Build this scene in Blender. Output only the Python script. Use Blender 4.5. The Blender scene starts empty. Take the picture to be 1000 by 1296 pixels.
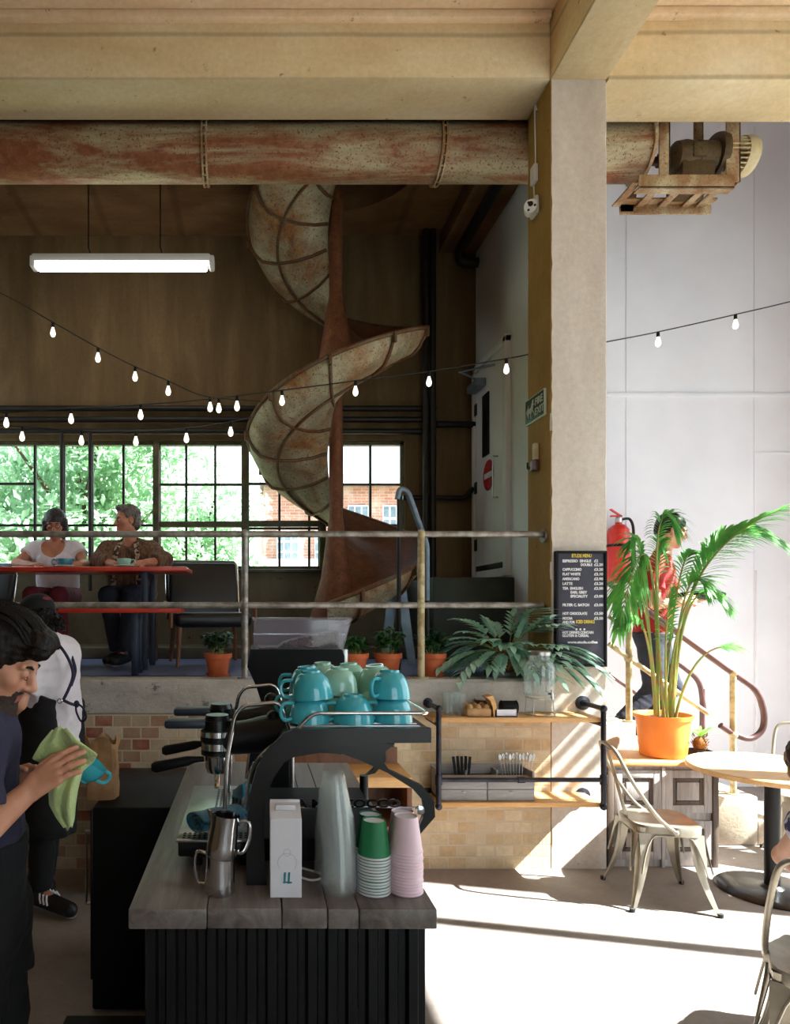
import bpy, bmesh, math, random
import numpy as np
from mathutils import Vector, Matrix
random.seed(11)
rng = np.random.RandomState(5)
scene = bpy.context.scene
C = scene.collection
PI = math.pi
# ---------------------------------------------------------------- camera model: level camera with lens shift
F, VX, VY, E = 855.0, 320.0, 770.0, 1.65
def P(px, py, d):
    return Vector(((px - VX) / F * d, d, E + (VY - py) / F * d))
def R(a): return math.radians(a)

# ---------------------------------------------------------------- mesh builder
class MB:
    def __init__(s):
        s.v = []; s.f = []; s.m = []
    def add(s, verts, faces, mi=0, M=None):
        o = len(s.v)
        if M is not None: verts = [M @ Vector(p) for p in verts]
        s.v.extend([tuple(p) for p in verts])
        for f in faces:
            s.f.append(tuple(i + o for i in f)); s.m.append(mi)
        return s
    def box(s, x0, x1, y0, y1, z0, z1, bev=0, mi=0, M=None, seg=2):
        if bev <= 0:
            v = [(x, y, z) for z in (z0, z1) for y in (y0, y1) for x in (x0, x1)]
            f = [(0, 2, 3, 1), (4, 5, 7, 6), (0, 1, 5, 4), (1, 3, 7, 5), (3, 2, 6, 7), (2, 0, 4, 6)]
            return s.add(v, f, mi, M)
        bm = bmesh.new()
        bmesh.ops.create_cube(bm, size=1)
        for p in bm.verts:
            p.co = Vector(((x0 + x1) / 2 + p.co.x * (x1 - x0), (y0 + y1) / 2 + p.co.y * (y1 - y0), (z0 + z1) / 2 + p.co.z * (z1 - z0)))
        bmesh.ops.bevel(bm, geom=bm.edges[:], offset=bev, segments=seg, affect='EDGES', profile=.5)
        bm.verts.index_update()
        s.add([p.co.copy() for p in bm.verts], [[q.index for q in f.verts] for f in bm.faces], mi, M)
        bm.free(); return s
    def tube(s, pts, r, seg=10, caps=True, closed=False, mi=0, M=None):
        pts = [Vector(p) for p in pts]; n = len(pts)
        rr = r if isinstance(r, (list, tuple)) else [r] * n
        vs = []; t0 = None; nrm = None
        for i, p in enumerate(pts):
            if closed: t = (pts[(i + 1) % n] - pts[i - 1])
            elif i == 0: t = pts[1] - p
            elif i == n - 1: t = p - pts[i - 1]
            else: t = (pts[i + 1] - p).normalized() + (p - pts[i - 1]).normalized()
            if t.length < 1e-9: t = Vector((0, 0, 1))
            t.normalize()
            if nrm is None:
                nrm = t.orthogonal().normalized()
            else:
                nrm = nrm - t * nrm.dot(t)
                if nrm.length < 1e-6: nrm = t.orthogonal()
                nrm.normalize()
            b = t.cross(nrm)
            for k in range(seg):
                a = 2 * PI * k / seg
                vs.append(p + (nrm * math.cos(a) + b * math.sin(a)) * rr[i])
        fs = []
        for i in range(n if closed else n - 1):
            j = (i + 1) % n
            for k in range(seg):
                k2 = (k + 1) % seg
                fs.append((i * seg + k, i * seg + k2, j * seg + k2, j * seg + k))
        if caps and not closed:
            fs.append(tuple(reversed(range(seg)))); fs.append(tuple((n - 1) * seg + k for k in range(seg)))
        return s.add(vs, fs, mi, M)
    def lathe(s, prof, c=(0, 0, 0), seg=28, mi=0, M=None, close=False):
        vs = []; n = len(prof)
        for (r, z) in prof:
            for k in range(seg):
                a = 2 * PI * k / seg
                vs.append((c[0] + r * math.cos(a), c[1] + r * math.sin(a), c[2] + z))
        fs = []
        for i in range(n - 1 + (1 if close else 0)):
            j = (i + 1) % n
            for k in range(seg):
                k2 = (k + 1) % seg
                fs.append((i * seg + k, i * seg + k2, j * seg + k2, j * seg + k))
        if not close:
            fs.append(tuple(reversed(range(seg)))); fs.append(tuple((n - 1) * seg + k for k in range(seg)))
        return s.add(vs, fs, mi, M)
    def shell(s, prof, c=(0, 0, 0), seg=28, mi=0, M=None):
        return s.lathe(prof, c, seg, mi, M, close=True)
    def prism(s, poly, a, b, axis='y', mi=0, M=None):
        n = len(poly)
        def pt(u, v, w):
            return (u, w, v) if axis == 'y' else ((w, u, v) if axis == 'x' else (u, v, w))
        vs = [pt(u, v, a) for u, v in poly] + [pt(u, v, b) for u, v in poly]
        fs = [tuple(range(n)), tuple(reversed(range(n, 2 * n)))]
        fs += [(i, i + n, (i + 1) % n + n, (i + 1) % n) for i in range(n)]
        return s.add(vs, fs, mi, M)
    def strip(s, A, B, a, b, axis='y', mi=0):
        """solid band between two matched outlines A and B in the plane, extruded a..b"""
        n = len(A)
        def pt(u, v, w):
            return (u, w, v) if axis == 'y' else ((w, u, v) if axis == 'x' else (u, v, w))
        vs = [pt(*p, a) for p in A] + [pt(*p, a) for p in B] + [pt(*p, b) for p in A] + [pt(*p, b) for p in B]
        fs = []
        for i in range(n - 1):
            fs += [(i, i + 1, n + i + 1, n + i), (2 * n + i, 3 * n + i, 3 * n + i + 1, 2 * n + i + 1),
                   (i, 2 * n + i, 2 * n + i + 1, i + 1), (n + i, n + i + 1, 3 * n + i + 1, 3 * n + i)]
        fs += [(0, n, 3 * n, 2 * n), (n - 1, 3 * n - 1, 4 * n - 1, 2 * n - 1)]
        return s.add(vs, fs, mi)
    def ell(s, c, r, seg=16, rings=10, mi=0, M=None):
        if not isinstance(r, (list, tuple)): r = (r, r, r)
        vs = [(c[0], c[1], c[2] + r[2])]
        for i in range(1, rings):
            t = PI * i / rings
            for k in range(seg):
                a = 2 * PI * k / seg
                vs.append((c[0] + r[0] * math.sin(t) * math.cos(a), c[1] + r[1] * math.sin(t) * math.sin(a), c[2] + r[2] * math.cos(t)))
        vs.append((c[0], c[1], c[2] - r[2]))
        fs = [(0, 1 + k, 1 + (k + 1) % seg) for k in range(seg)]
        for i in range(rings - 2):
            for k in range(seg):
                a = 1 + i * seg + k; b = 1 + i * seg + (k + 1) % seg
                fs.append((a, a + seg, b + seg, b))
        L = len(vs) - 1; o = 1 + (rings - 2) * seg
        fs += [(L, o + (k + 1) % seg, o + k) for k in range(seg)]
        return s.add(vs, fs, mi, M)
    def grid(s, rows, mi=0, M=None, closed=False):
        n = len(rows); m = len(rows[0])
        vs = [p for r_ in rows for p in r_]
        fs = []
        for i in range(n - 1):
            for k in range(m if closed else m - 1):
                k2 = (k + 1) % m
                fs.append((i * m + k, i * m + k2, (i + 1) * m + k2, (i + 1) * m + k))
        return s.add(vs, fs, mi, M)
    def build(s, name, mats, parent=None, origin=None, angle=38, smooth=True):
        me = bpy.data.meshes.new(name)
        if not isinstance(mats, (list, tuple)): mats = [mats]
        if parent is not None:
            off = woff(parent)
        elif origin is not None:
            off = Vector(origin)
        else:
            a = np.array(s.v); lo = a.min(0); hi = a.max(0)
            off = Vector(((lo[0] + hi[0]) / 2, (lo[1] + hi[1]) / 2, lo[2]))
        vv = [(p[0] - off.x, p[1] - off.y, p[2] - off.z) for p in s.v]
        me.from_pydata(vv, [], s.f)
        for m in mats: me.materials.append(m)
        if len(mats) > 1: me.polygons.foreach_set('material_index', s.m)
        if smooth:
            me.shade_smooth()
            me.set_sharp_from_angle(angle=R(angle))
        me.update()
        o = bpy.data.objects.new(name, me); C.objects.link(o)
        if parent is not None: o.parent = parent
        else: o.location = off
        return o
def woff(o):
    v = Vector((0, 0, 0))
    while o is not None:
        v = v + o.location; o = o.parent
    return v
def tag(o, label, cat=None, group=None, kind=None):
    o['label'] = label
    if cat: o['category'] = cat
    if group: o['group'] = group
    if kind: o['kind'] = kind
    return o
def struct(o, label, cat): return tag(o, label, cat, None, 'structure')
def thing(name, label, cat, loc=(0, 0, 0), group=None):
    o = bpy.data.objects.new(name, None); C.objects.link(o)
    o.empty_display_size = .1; o.location = loc
    return tag(o, label, cat, group)
def copy_tree(o, parent=None):
    c = o.copy(); C.objects.link(c)
    if parent is not None: c.parent = parent
    for ch in list(o.children): copy_tree(ch, c)
    return c
def arc(c, r, a0, a1, n, plane='xz'):
    out = []
    for i in range(n + 1):
        a = R(a0 + (a1 - a0) * i / n)
        u, v = r * math.cos(a), r * math.sin(a)
        if plane == 'xz': out.append(Vector((c[0] + u, c[1], c[2] + v)))
        elif plane == 'xy': out.append(Vector((c[0] + u, c[1] + v, c[2])))
        else: out.append(Vector((c[0], c[1] + u, c[2] + v)))
    return out
def smooth_path(pts, n=6):
    """Catmull-Rom through points"""
    pts = [Vector(p) for p in pts]; out = []
    for i in range(len(pts) - 1):
        p0 = pts[max(i - 1, 0)]; p1 = pts[i]; p2 = pts[i + 1]; p3 = pts[min(i + 2, len(pts) - 1)]
        for k in range(n):
            t = k / n
            out.append(.5 * ((2 * p1) + (p2 - p0) * t + (2 * p0 - 5 * p1 + 4 * p2 - p3) * t * t + (3 * p1 - p0 - 3 * p2 + p3) * t ** 3))
    out.append(pts[-1]); return out
def round_path(pts, rad, n=5):
    """polyline with rounded corners"""
    pts = [Vector(p) for p in pts]; out = [pts[0]]
    for i in range(1, len(pts) - 1):
        a, b, c = pts[i - 1], pts[i], pts[i + 1]
        u = (a - b); w = (c - b)
        r_ = min(rad, u.length * .49, w.length * .49)
        u.normalize(); w.normalize()
        p, q = b + u * r_, b + w * r_
        for k in range(n + 1):
            t = k / n
            out.append((1 - t) ** 2 * p + 2 * t * (1 - t) * b + t * t * q)
    out.append(pts[-1]); return out

# ---------------------------------------------------------------- materials
def S(r, g=None, b=None):
    if g is None: r, g, b = r
    f = lambda c: (c / 255 / 12.92) if c / 255 <= .04045 else ((c / 255 + .055) / 1.055) ** 2.4
    return (f(r), f(g), f(b), 1)
def newmat(name):
    m = bpy.data.materials.new(name); m.use_nodes = True
    nt = m.node_tree; nt.nodes.clear()
    out = nt.nodes.new('ShaderNodeOutputMaterial')
    return m, nt, out
def N(nt, t, **kw):
    n = nt.nodes.new(t)
    for k, v in kw.items():
        if k in n.inputs: n.inputs[k].default_value = v
        else: setattr(n, k, v)
    return n
def L(nt, a, b): nt.links.new(a, b)
def coords(nt, stretch=(1, 1, 1), kind='Object'):
    tc = N(nt, 'ShaderNodeTexCoord'); mp = N(nt, 'ShaderNodeMapping')
    mp.inputs['Scale'].default_value = stretch
    L(nt, tc.outputs[kind], mp.inputs['Vector'])
    return mp.outputs['Vector']
def ramp(nt, fac, stops, interp='LINEAR'):
    r_ = N(nt, 'ShaderNodeValToRGB'); cr = r_.color_ramp; cr.interpolation = interp
    while len(cr.elements) > 1: cr.elements.remove(cr.elements[-1])
    cr.elements[0].position = stops[0][0]; cr.elements[0].color = stops[0][1]
    for p, c in stops[1:]:
        e = cr.elements.new(p); e.color = c
    L(nt, fac, r_.inputs['Fac']); return r_.outputs['Color']
def noise(nt, vec, scale, detail=5, rough=.55, dist=0):
    n = N(nt, 'ShaderNodeTexNoise', Scale=scale, Detail=detail, Roughness=rough, Distortion=dist)
    L(nt, vec, n.inputs['Vector']); return n.outputs['Fac']
def mixc(nt, fac, a, b, mode='MIX'):
    m = N(nt, 'ShaderNodeMix', data_type='RGBA', blend_type=mode)
    for sock, v in ((m.inputs[0], fac), (m.inputs[6], a), (m.inputs[7], b)):
        if hasattr(v, 'links'): L(nt, v, sock)
        else: sock.default_value = v
    return m.outputs[2]
def mat(name, col, rough=.6, metal=0, col2=None, ns=4, nd=6, lo=.4, hi=.62, bump=0, bs=40, st=(1, 1, 1), spots=None, spec=.5, coat=0, emit=None, es=0, sheen=0, sss=0):
    m, nt, out = newmat(name)
    b = N(nt, 'ShaderNodeBsdfPrincipled')
    b.inputs['Roughness'].default_value = rough; b.inputs['Metallic'].default_value = metal
    b.inputs['Specular IOR Level'].default_value = spec
    b.inputs['Coat Weight'].default_value = coat; b.inputs['Coat Roughness'].default_value = .08
    b.inputs['Sheen Weight'].default_value = sheen
    if sss:
        b.inputs['Subsurface Weight'].default_value = sss; b.inputs['Subsurface Radius'].default_value = (.012, .005, .003); b.inputs['Subsurface Scale'].default_value = 1
    vec = coords(nt, st)
    if col2 is None: col2 = tuple(c * .82 for c in col[:3]) + (1,)
    c = ramp(nt, noise(nt, vec, ns, nd), [(lo, col), (hi, col2)])
    if spots:
        sc, thr, scol = spots
        k = ramp(nt, noise(nt, vec, sc, 8, .65), [(thr, (0, 0, 0, 1)), (thr + .06, (1, 1, 1, 1))])
        c = mixc(nt, k, c, scol)
    L(nt, c, b.inputs['Base Color'])
    if bump:
        bn = N(nt, 'ShaderNodeBump', Strength=bump, Distance=.01)
        L(nt, noise(nt, vec, bs, 6), bn.inputs['Height']); L(nt, bn.outputs['Normal'], b.inputs['Normal'])
    if emit:
        b.inputs['Emission Color'].default_value = emit; b.inputs['Emission Strength'].default_value = es
    L(nt, b.outputs[0], out.inputs[0]); return m
def mat_clear(name, col=(1, 1, 1, 1), amount=.12, rough=.05, milky=0., milk=(1, 1, 1, 1), gloss=.75):
    """thin clear sheet: transparent, with a fresnel gloss and an optional milky share"""
    m, nt, out = newmat(name)
    t = N(nt, 'ShaderNodeBsdfTransparent', Color=col); g = N(nt, 'ShaderNodeBsdfGlossy', Roughness=rough)
    fr = N(nt, 'ShaderNodeLayerWeight', Blend=.5)
    pw = N(nt, 'ShaderNodeMath', operation='POWER'); L(nt, fr.outputs['Facing'], pw.inputs[0]); pw.inputs[1].default_value = 4.5
    ad = N(nt, 'ShaderNodeMath', operation='MULTIPLY_ADD'); L(nt, pw.outputs[0], ad.inputs[0]); ad.inputs[1].default_value = gloss; ad.inputs[2].default_value = amount * .4
    mx = N(nt, 'ShaderNodeMixShader'); L(nt, ad.outputs[0], mx.inputs[0]); L(nt, t.outputs[0], mx.inputs[1]); L(nt, g.outputs[0], mx.inputs[2])
    res = mx.outputs[0]
    if milky:
        d = N(nt, 'ShaderNodeBsdfTranslucent', Color=milk); d2 = N(nt, 'ShaderNodeBsdfDiffuse', Color=milk)
        md = N(nt, 'ShaderNodeMixShader', Fac=.5); L(nt, d.outputs[0], md.inputs[1]); L(nt, d2.outputs[0], md.inputs[2])
        m2 = N(nt, 'ShaderNodeMixShader', Fac=milky); L(nt, res, m2.inputs[1]); L(nt, md.outputs[0], m2.inputs[2]); res = m2.outputs[0]
    L(nt, res, out.inputs[0]); return m
def mat_leaf(name, c1, c2, ns=12, trans=.35, rough=.45):
    m, nt, out = newmat(name)
    vec = coords(nt)
    c = ramp(nt, noise(nt, vec, ns, 3), [(.35, c1), (.65, c2)])
    b = N(nt, 'ShaderNodeBsdfPrincipled', Roughness=rough); L(nt, c, b.inputs['Base Color'])
    t = N(nt, 'ShaderNodeBsdfTranslucent'); L(nt, c, t.inputs['Color'])
    mx = N(nt, 'ShaderNodeMixShader', Fac=trans); L(nt, b.outputs[0], mx.inputs[1]); L(nt, t.outputs[0], mx.inputs[2])
    L(nt, mx.outputs[0], out.inputs[0]); return m
def mat_concrete(name, c1, c2, c3, streak=(1, 1, 1), board=None, bump=.25, rough=.85, pit=.62):
    m, nt, out = newmat(name)
    vec = coords(nt, streak); raw = coords(nt)
    c = ramp(nt, noise(nt, vec, 1.6, 8, .62, .3), [(.3, c1), (.52, c2), (.72, c3)])
    c = mixc(nt, .28, c, ramp(nt, noise(nt, raw, 26, 8, .7), [(.35, (.55, .5, .45, 1)), (.65, (1, 1, 1, 1))]), 'MULTIPLY')
    k = ramp(nt, noise(nt, raw, 9, 9, .75), [(pit, (0, 0, 0, 1)), (pit + .05, (1, 1, 1, 1))])
    dk = tuple(v * .45 for v in c1[:3]) + (1,)
    c = mixc(nt, k, c, dk)
    b = N(nt, 'ShaderNodeBsdfPrincipled', Roughness=rough); b.inputs['Specular IOR Level'].default_value = .25
    h = noise(nt, raw, 35, 8, .7)
    if board:   # formwork board lines
        w = N(nt, 'ShaderNodeTexWave', wave_type='BANDS', bands_direction=board[0], Scale=board[1], Distortion=.25, Detail=2)
        L(nt, raw, w.inputs['Vector'])
        ln = ramp(nt, w.outputs['Fac'], [(0, (0, 0, 0, 1)), (.045, (1, 1, 1, 1))])
        c = mixc(nt, .3, c, ln, 'MULTIPLY')
    L(nt, c, b.inputs['Base Color'])
    bn = N(nt, 'ShaderNodeBump', Strength=bump, Distance=.02); L(nt, h, bn.inputs['Height']); L(nt, bn.outputs['Normal'], b.inputs['Normal'])
    L(nt, b.outputs[0], out.inputs[0]); return m
def mat_rust(name, paint, paint2, rust1, rust2, sc=3.0, thr=.5, soft=.1, st=(1, 1, 1), rough=.6, metal=.25):
    m, nt, out = newmat(name)
    vec = coords(nt, st); raw = coords(nt)
    p = ramp(nt, noise(nt, vec, 6, 6, .6), [(.35, paint), (.65, paint2)])
    r_ = ramp(nt, noise(nt, raw, 14, 8, .7), [(.35, rust1), (.65, rust2)])
    k = ramp(nt, noise(nt, vec, sc, 9, .68, .4), [(thr - soft, (0, 0, 0, 1)), (thr + soft, (1, 1, 1, 1))])
    c = mixc(nt, k, p, r_)
    sp = ramp(nt, noise(nt, raw, 60, 6, .7), [(.55, (0, 0, 0, 1)), (.62, (1, 1, 1, 1))])
    c = mixc(nt, sp, c, rust1)
    b = N(nt, 'ShaderNodeBsdfPrincipled', Roughness=rough, Metallic=metal); L(nt, c, b.inputs['Base Color'])
    bn = N(nt, 'ShaderNodeBump', Strength=.3, Distance=.01); L(nt, noise(nt, raw, 40, 7, .7), bn.inputs['Height']); L(nt, bn.outputs['Normal'], b.inputs['Normal'])
    L(nt, b.outputs[0], out.inputs[0]); return m
def mat_wood(name, c1, c2, c3, axis=(1, 1, 1), ns=5, rough=.5, bump=.15, spec=.5):
    m, nt, out = newmat(name)
    vec = coords(nt, axis)
    f = noise(nt, vec, ns, 9, .65, .9)
    c = ramp(nt, f, [(.3, c1), (.5, c2), (.7, c3)])
    fine = noise(nt, vec, ns * 9, 6, .7)
    c = mixc(nt, .35, c, ramp(nt, fine, [(.3, (.5, .45, .4, 1)), (.6, (1, 1, 1, 1))]), 'MULTIPLY')
    b = N(nt, 'ShaderNodeBsdfPrincipled', Roughness=rough); L(nt, c, b.inputs['Base Color'])
    b.inputs['Specular IOR Level'].default_value = spec
    bn = N(nt, 'ShaderNodeBump', Strength=bump, Distance=.005); L(nt, fine, bn.inputs['Height']); L(nt, bn.outputs['Normal'], b.inputs['Normal'])
    L(nt, b.outputs[0], out.inputs[0]); return m
def mat_brick(name, stops_a, stops_b=None, xr=(0, 1), mortar=(.5, .45, .4, 1), bw=.118, rh=.075, ms=.006, plane='xz'):
    m, nt, out = newmat(name)
    tc = N(nt, 'ShaderNodeTexCoord'); sp = N(nt, 'ShaderNodeSeparateXYZ'); L(nt, tc.outputs['Object'], sp.inputs[0])
    cb = N(nt, 'ShaderNodeCombineXYZ'); L(nt, sp.outputs['X' if plane == 'xz' else 'Y'], cb.inputs['X']); L(nt, sp.outputs['Z'], cb.inputs['Y'])
    br = N(nt, 'ShaderNodeTexBrick', Scale=1.0); br.inputs['Brick Width'].default_value = bw; br.inputs['Row Height'].default_value = rh
    br.inputs['Mortar Size'].default_value = ms; br.inputs['Mortar Smooth'].default_value = .3
    br.inputs['Color1'].default_value = (0, 0, 0, 1); br.inputs['Color2'].default_value = (1, 1, 1, 1); br.inputs['Mortar'].default_value = (.5, .5, .5, 1)
    L(nt, cb.outputs[0], br.inputs['Vector'])
    a = ramp(nt, br.outputs['Color'], stops_a, 'CONSTANT')
    if stops_b:
        b_ = ramp(nt, br.outputs['Color'], stops_b, 'CONSTANT')
        mr = N(nt, 'ShaderNodeMapRange'); mr.inputs['From Min'].default_value = xr[0]; mr.inputs['From Max'].default_value = xr[1]
        L(nt, sp.outputs['X'], mr.inputs['Value']); a = mixc(nt, mr.outputs[0], a, b_)
    raw = tc.outputs['Object']
    a = mixc(nt, .45, a, ramp(nt, noise(nt, raw, 18, 8, .7), [(.3, (.45, .4, .36, 1)), (.62, (1, 1, 1, 1))]), 'MULTIPLY')
    c = mixc(nt, br.outputs['Fac'], a, mortar)
    wash = ramp(nt, noise(nt, raw, 2.2, 7, .65), [(.48, (0, 0, 0, 1)), (.66, (.55, .55, .55, 1))])
    c = mixc(nt, wash, c, mortar)
    b = N(nt, 'ShaderNodeBsdfPrincipled', Roughness=.9); b.inputs['Specular IOR Level'].default_value = .2; L(nt, c, b.inputs['Base Color'])
    bn = N(nt, 'ShaderNodeBump', Strength=.5, Distance=.012, invert=True); L(nt, br.outputs['Fac'], bn.inputs['Height'])
    bn2 = N(nt, 'ShaderNodeBump', Strength=.3, Distance=.01); L(nt, noise(nt, raw, 45, 6, .7), bn2.inputs['Height']); L(nt, bn.outputs['Normal'], bn2.inputs['Normal'])
    L(nt, bn2.outputs['Normal'], b.inputs['Normal'])
    L(nt, b.outputs[0], out.inputs[0]); return m

M = {}
M['beam'] = mat_concrete('painted_concrete', S(218, 190, 146), S(230, 208, 168), S(240, 224, 192), (.5, 1.4, 1.4), ('Z', 1.1))
M['beam2'] = mat_concrete('painted_concrete_side', S(218, 190, 146), S(230, 208, 168), S(240, 224, 192), (1.4, .5, 1.4), ('Z', 1.1))
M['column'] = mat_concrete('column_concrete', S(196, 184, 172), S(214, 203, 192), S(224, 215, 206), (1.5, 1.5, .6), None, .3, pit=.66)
M['colside'] = mat_concrete('column_shaded_flank', S(140, 108, 56), S(160, 126, 70), S(172, 142, 86), (1.5, 1.5, .5), None, .3)
M['ceil'] = mat_concrete('ceiling_plaster', S(222, 190, 156), S(230, 202, 168), S(236, 212, 182))
M['mceil'] = mat_concrete('brown_ceiling_board', S(98, 70, 44), S(120, 90, 58), S(138, 108, 74), (.8, 1.6, 1), ('X', .45))
M['backwall'] = mat_concrete('brown_stained_plaster', S(84, 66, 44), S(106, 86, 58), S(128, 106, 76), (2.2, 1, .35), None, .2, pit=.68)
M['greywall'] = mat_concrete('grey_plaster', S(84, 76, 62), S(104, 95, 78), S(120, 110, 92), (1, 1, .5))
M['band'] = mat_concrete('rough_edge_concrete', S(152, 147, 142), S(186, 180, 172), S(208, 202, 195), (.6, 1, 2), None, .5, pit=.6)
M['white'] = mat('white_wall_paint', S(226, 225, 234), .8, 0, S(214, 212, 222), 1.2, 6, .35, .7, .05, 30)
M['sidewhite'] = mat('cool_white_paint', S(226, 226, 226), .7, 0, S(208, 208, 206), 1.2, 6, .35, .7, .05, 30)
M['floor'] = mat_concrete('polished_concrete', S(122, 112, 106), S(144, 134, 128), S(160, 152, 146), (1, 1, 1), None, .06, .5, .7)
M['mfloor'] = mat('sky_tinted_deck', S(116, 126, 168), .35, 0, S(98, 106, 142), 3, 6, .35, .7, .05, 30)  # blue of the reflected sky is put into the base colour
M['brick'] = mat_brick('old_brick', [(0, S(184, 162, 136)), (.2, S(160, 96, 74)), (.36, S(194, 172, 146)), (.58, S(168, 130, 104)), (.72, S(204, 186, 162)), (.92, S(146, 78, 62))],
                       [(0, S(206, 182, 148)), (.35, S(214, 192, 160)), (.6, S(202, 172, 134)), (.8, S(218, 200, 170))], (-.4, .9), S(198, 182, 158))
M['rustduct'] = mat_rust('rusty_painted_duct', S(180, 166, 134), S(154, 144, 116), S(116, 62, 36), S(146, 94, 60), 2.8, .5, .08, (.35, 1.8, 1.8))
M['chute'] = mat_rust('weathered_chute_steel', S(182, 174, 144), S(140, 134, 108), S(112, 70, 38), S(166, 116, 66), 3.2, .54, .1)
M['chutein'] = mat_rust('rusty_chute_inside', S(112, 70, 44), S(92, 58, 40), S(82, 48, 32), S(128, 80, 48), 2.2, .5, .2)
M['chuterib'] = mat_rust('rusty_rib_steel', S(112, 96, 68), S(92, 78, 56), S(84, 46, 22), S(118, 72, 36), 5, .48, .1)
M['rustpost'] = mat_rust('rust_red_post', S(126, 74, 44), S(108, 62, 38), S(90, 50, 30), S(146, 94, 56), 3, .5, .15)
M['rustframe'] = mat_rust('rusty_angle_iron', S(190, 174, 144), S(164, 140, 106), S(124, 82, 50), S(156, 116, 76), 6, .5, .12)
M['motor'] = mat_rust('oily_motor_casting', S(92, 74, 44), S(70, 56, 34), S(54, 36, 20), S(104, 76, 40), 5, .5, .1)
M['motorcap'] = mat('cream_motor_cap', S(196, 178, 140), .55, 0, S(160, 136, 98), 8)
M['railsteel'] = mat('worn_rail_steel', S(160, 154, 148), .42, .5, S(116, 108, 100), 14, 6, .4, .6, .1, 60)
M['creampost'] = mat('chipped_cream_paint', S(186, 172, 136), .55, .1, S(150, 128, 88), 16, 6, .45, .6, .1, 60)
M['plumrail'] = mat('plum_brown_pipe_paint', S(98, 66, 66), .4, .2, S(74, 48, 46), 10)
M['darkpipe'] = mat('dark_pipe_paint', S(38, 34, 30), .5, .3, S(28, 24, 22), 10)
M['blackmetal'] = mat('black_metal', S(15, 15, 18), .38, .3, S(11, 11, 14), 8)
M['blackgloss'] = mat('black_gloss', S(8, 8, 10), .3, 0, S(6, 6, 8), 6, coat=.12, spec=.35)
M['blackmatt'] = mat('black_matt', S(9, 9, 11), .6, 0, S(6, 6, 8), 8, spec=.25)
M['ironpipe'] = mat('iron_pipe', S(58, 58, 68), .4, .7, S(42, 40, 48), 12)
M['chrome'] = mat('polished_steel', S(214, 214, 216), .14, 1, S(200, 200, 204), 4)
M['steel'] = mat('brushed_steel', S(196, 194, 192), .3, 1, S(170, 168, 166), 8, st=(1, 1, .2))
M['gunmetal'] = mat('gunmetal_lacquer', S(168, 160, 146), .36, .6, S(146, 138, 124), 7)
M['winframe'] = mat('olive_window_steel', S(84, 80, 54), .5, .2, S(64, 60, 42), 8)
M['windark'] = mat('black_window_bar', S(20, 20, 20), .5, .3)
M['glass'] = mat_clear('window_glass', (.93, .97, .97, 1), .05, .02)
M['redwood'] = mat('red_lacquer', S(196, 50, 24), .35, 0, S(170, 38, 18), 5, coat=.3)
M['blueleg'] = mat('dark_blue_paint', S(34, 46, 66), .45, 0, S(26, 36, 52), 6)
M['leather'] = mat('black_leather', S(18, 18, 23), .35, 0, S(18, 18, 22), 18, bump=.15, bs=70)
M['brownwood'] = mat_wood('brown_leg_wood', S(92, 54, 30), S(116, 72, 40), S(134, 88, 52), (4, 4, .6))
M['terracotta'] = mat('terracotta', S(196, 100, 56), .75, 0, S(176, 84, 44), 7, bump=.08)
M['orangepot'] = mat('orange_pot_plastic', S(222, 128, 48), .5, 0, S(208, 112, 38), 3)
M['soil'] = mat('potting_soil', S(52, 38, 28), .95, 0, S(34, 24, 18), 30, bump=.6, bs=60)
M['leafmid'] = mat_leaf('green_leaf', S(70, 122, 60), S(40, 90, 44))
M['leafdark'] = mat_leaf('dark_green_leaf', S(52, 100, 56), S(28, 68, 40))
M['fern'] = mat_leaf('blue_green_fern', S(194, 224, 208), S(140, 188, 164), 8, .25, .5)
M['palm'] = mat_leaf('palm_leaf', S(120, 190, 92), S(76, 156, 76), 9, .45)
M['palmstem'] = mat('palm_stem', S(134, 164, 78), .5, 0, S(160, 140, 80), 12)
M['coir'] = mat('coir_rootball', S(130, 92, 46), .95, 0, S(86, 58, 30), 40, bump=.7, bs=90)
M['slate'] = mat('slate_tray', S(122, 120, 122), .7, 0, S(98, 96, 100), 8)
M['shelfwood'] = mat_wood('pale_shelf_wood', S(196, 142, 84), S(212, 160, 100), S(224, 178, 120), (.5, 4, 4), 4)
M['drawerwood'] = mat_wood('grey_washed_wood', S(132, 128, 128), S(154, 150, 150), S(172, 168, 166), (.5, 4, 4), 5, .7)
M['topwood'] = mat_wood('weathered_worktop', S(82, 74, 70), S(110, 101, 97), S(134, 126, 122), (5, .5, 5), 3.5, .36, .25)
M['tablewood'] = mat_wood('pale_table_wood', S(206, 156, 100), S(218, 172, 118), S(228, 188, 138), (1, 6, 6), 3, .4)
M['cabwood'] = mat_wood('limed_oak', S(142, 134, 132), S(176, 166, 162), S(202, 194, 190), (5, 5, .6), 4, .7, .3)
M['cabdark'] = mat_wood('dark_oak_moulding', S(74, 60, 52), S(92, 76, 66), S(110, 94, 84), (4, 4, .6), 4, .6)
M['teal'] = mat('teal_glaze', S(70, 184, 200), .15, 0, S(58, 170, 188), 3, coat=.6)
M['sage'] = mat('sage_glaze', S(158, 206, 188), .18, 0, S(144, 196, 176), 3, coat=.6)
M['bluecup'] = mat('blue_glaze', S(66, 140, 160), .18, 0, S(54, 126, 146), 3, coat=.5)
M['porcelain'] = mat('white_porcelain', S(216, 218, 216), .2, 0, S(206, 208, 206), 3, coat=.4)
M['paperwhite'] = mat('white_card', S(226, 224, 230), .6, 0, S(216, 214, 222), 3)
M['papergreen'] = mat('green_paper', S(34, 132, 82), .55, 0, S(28, 120, 74), 3)
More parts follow.
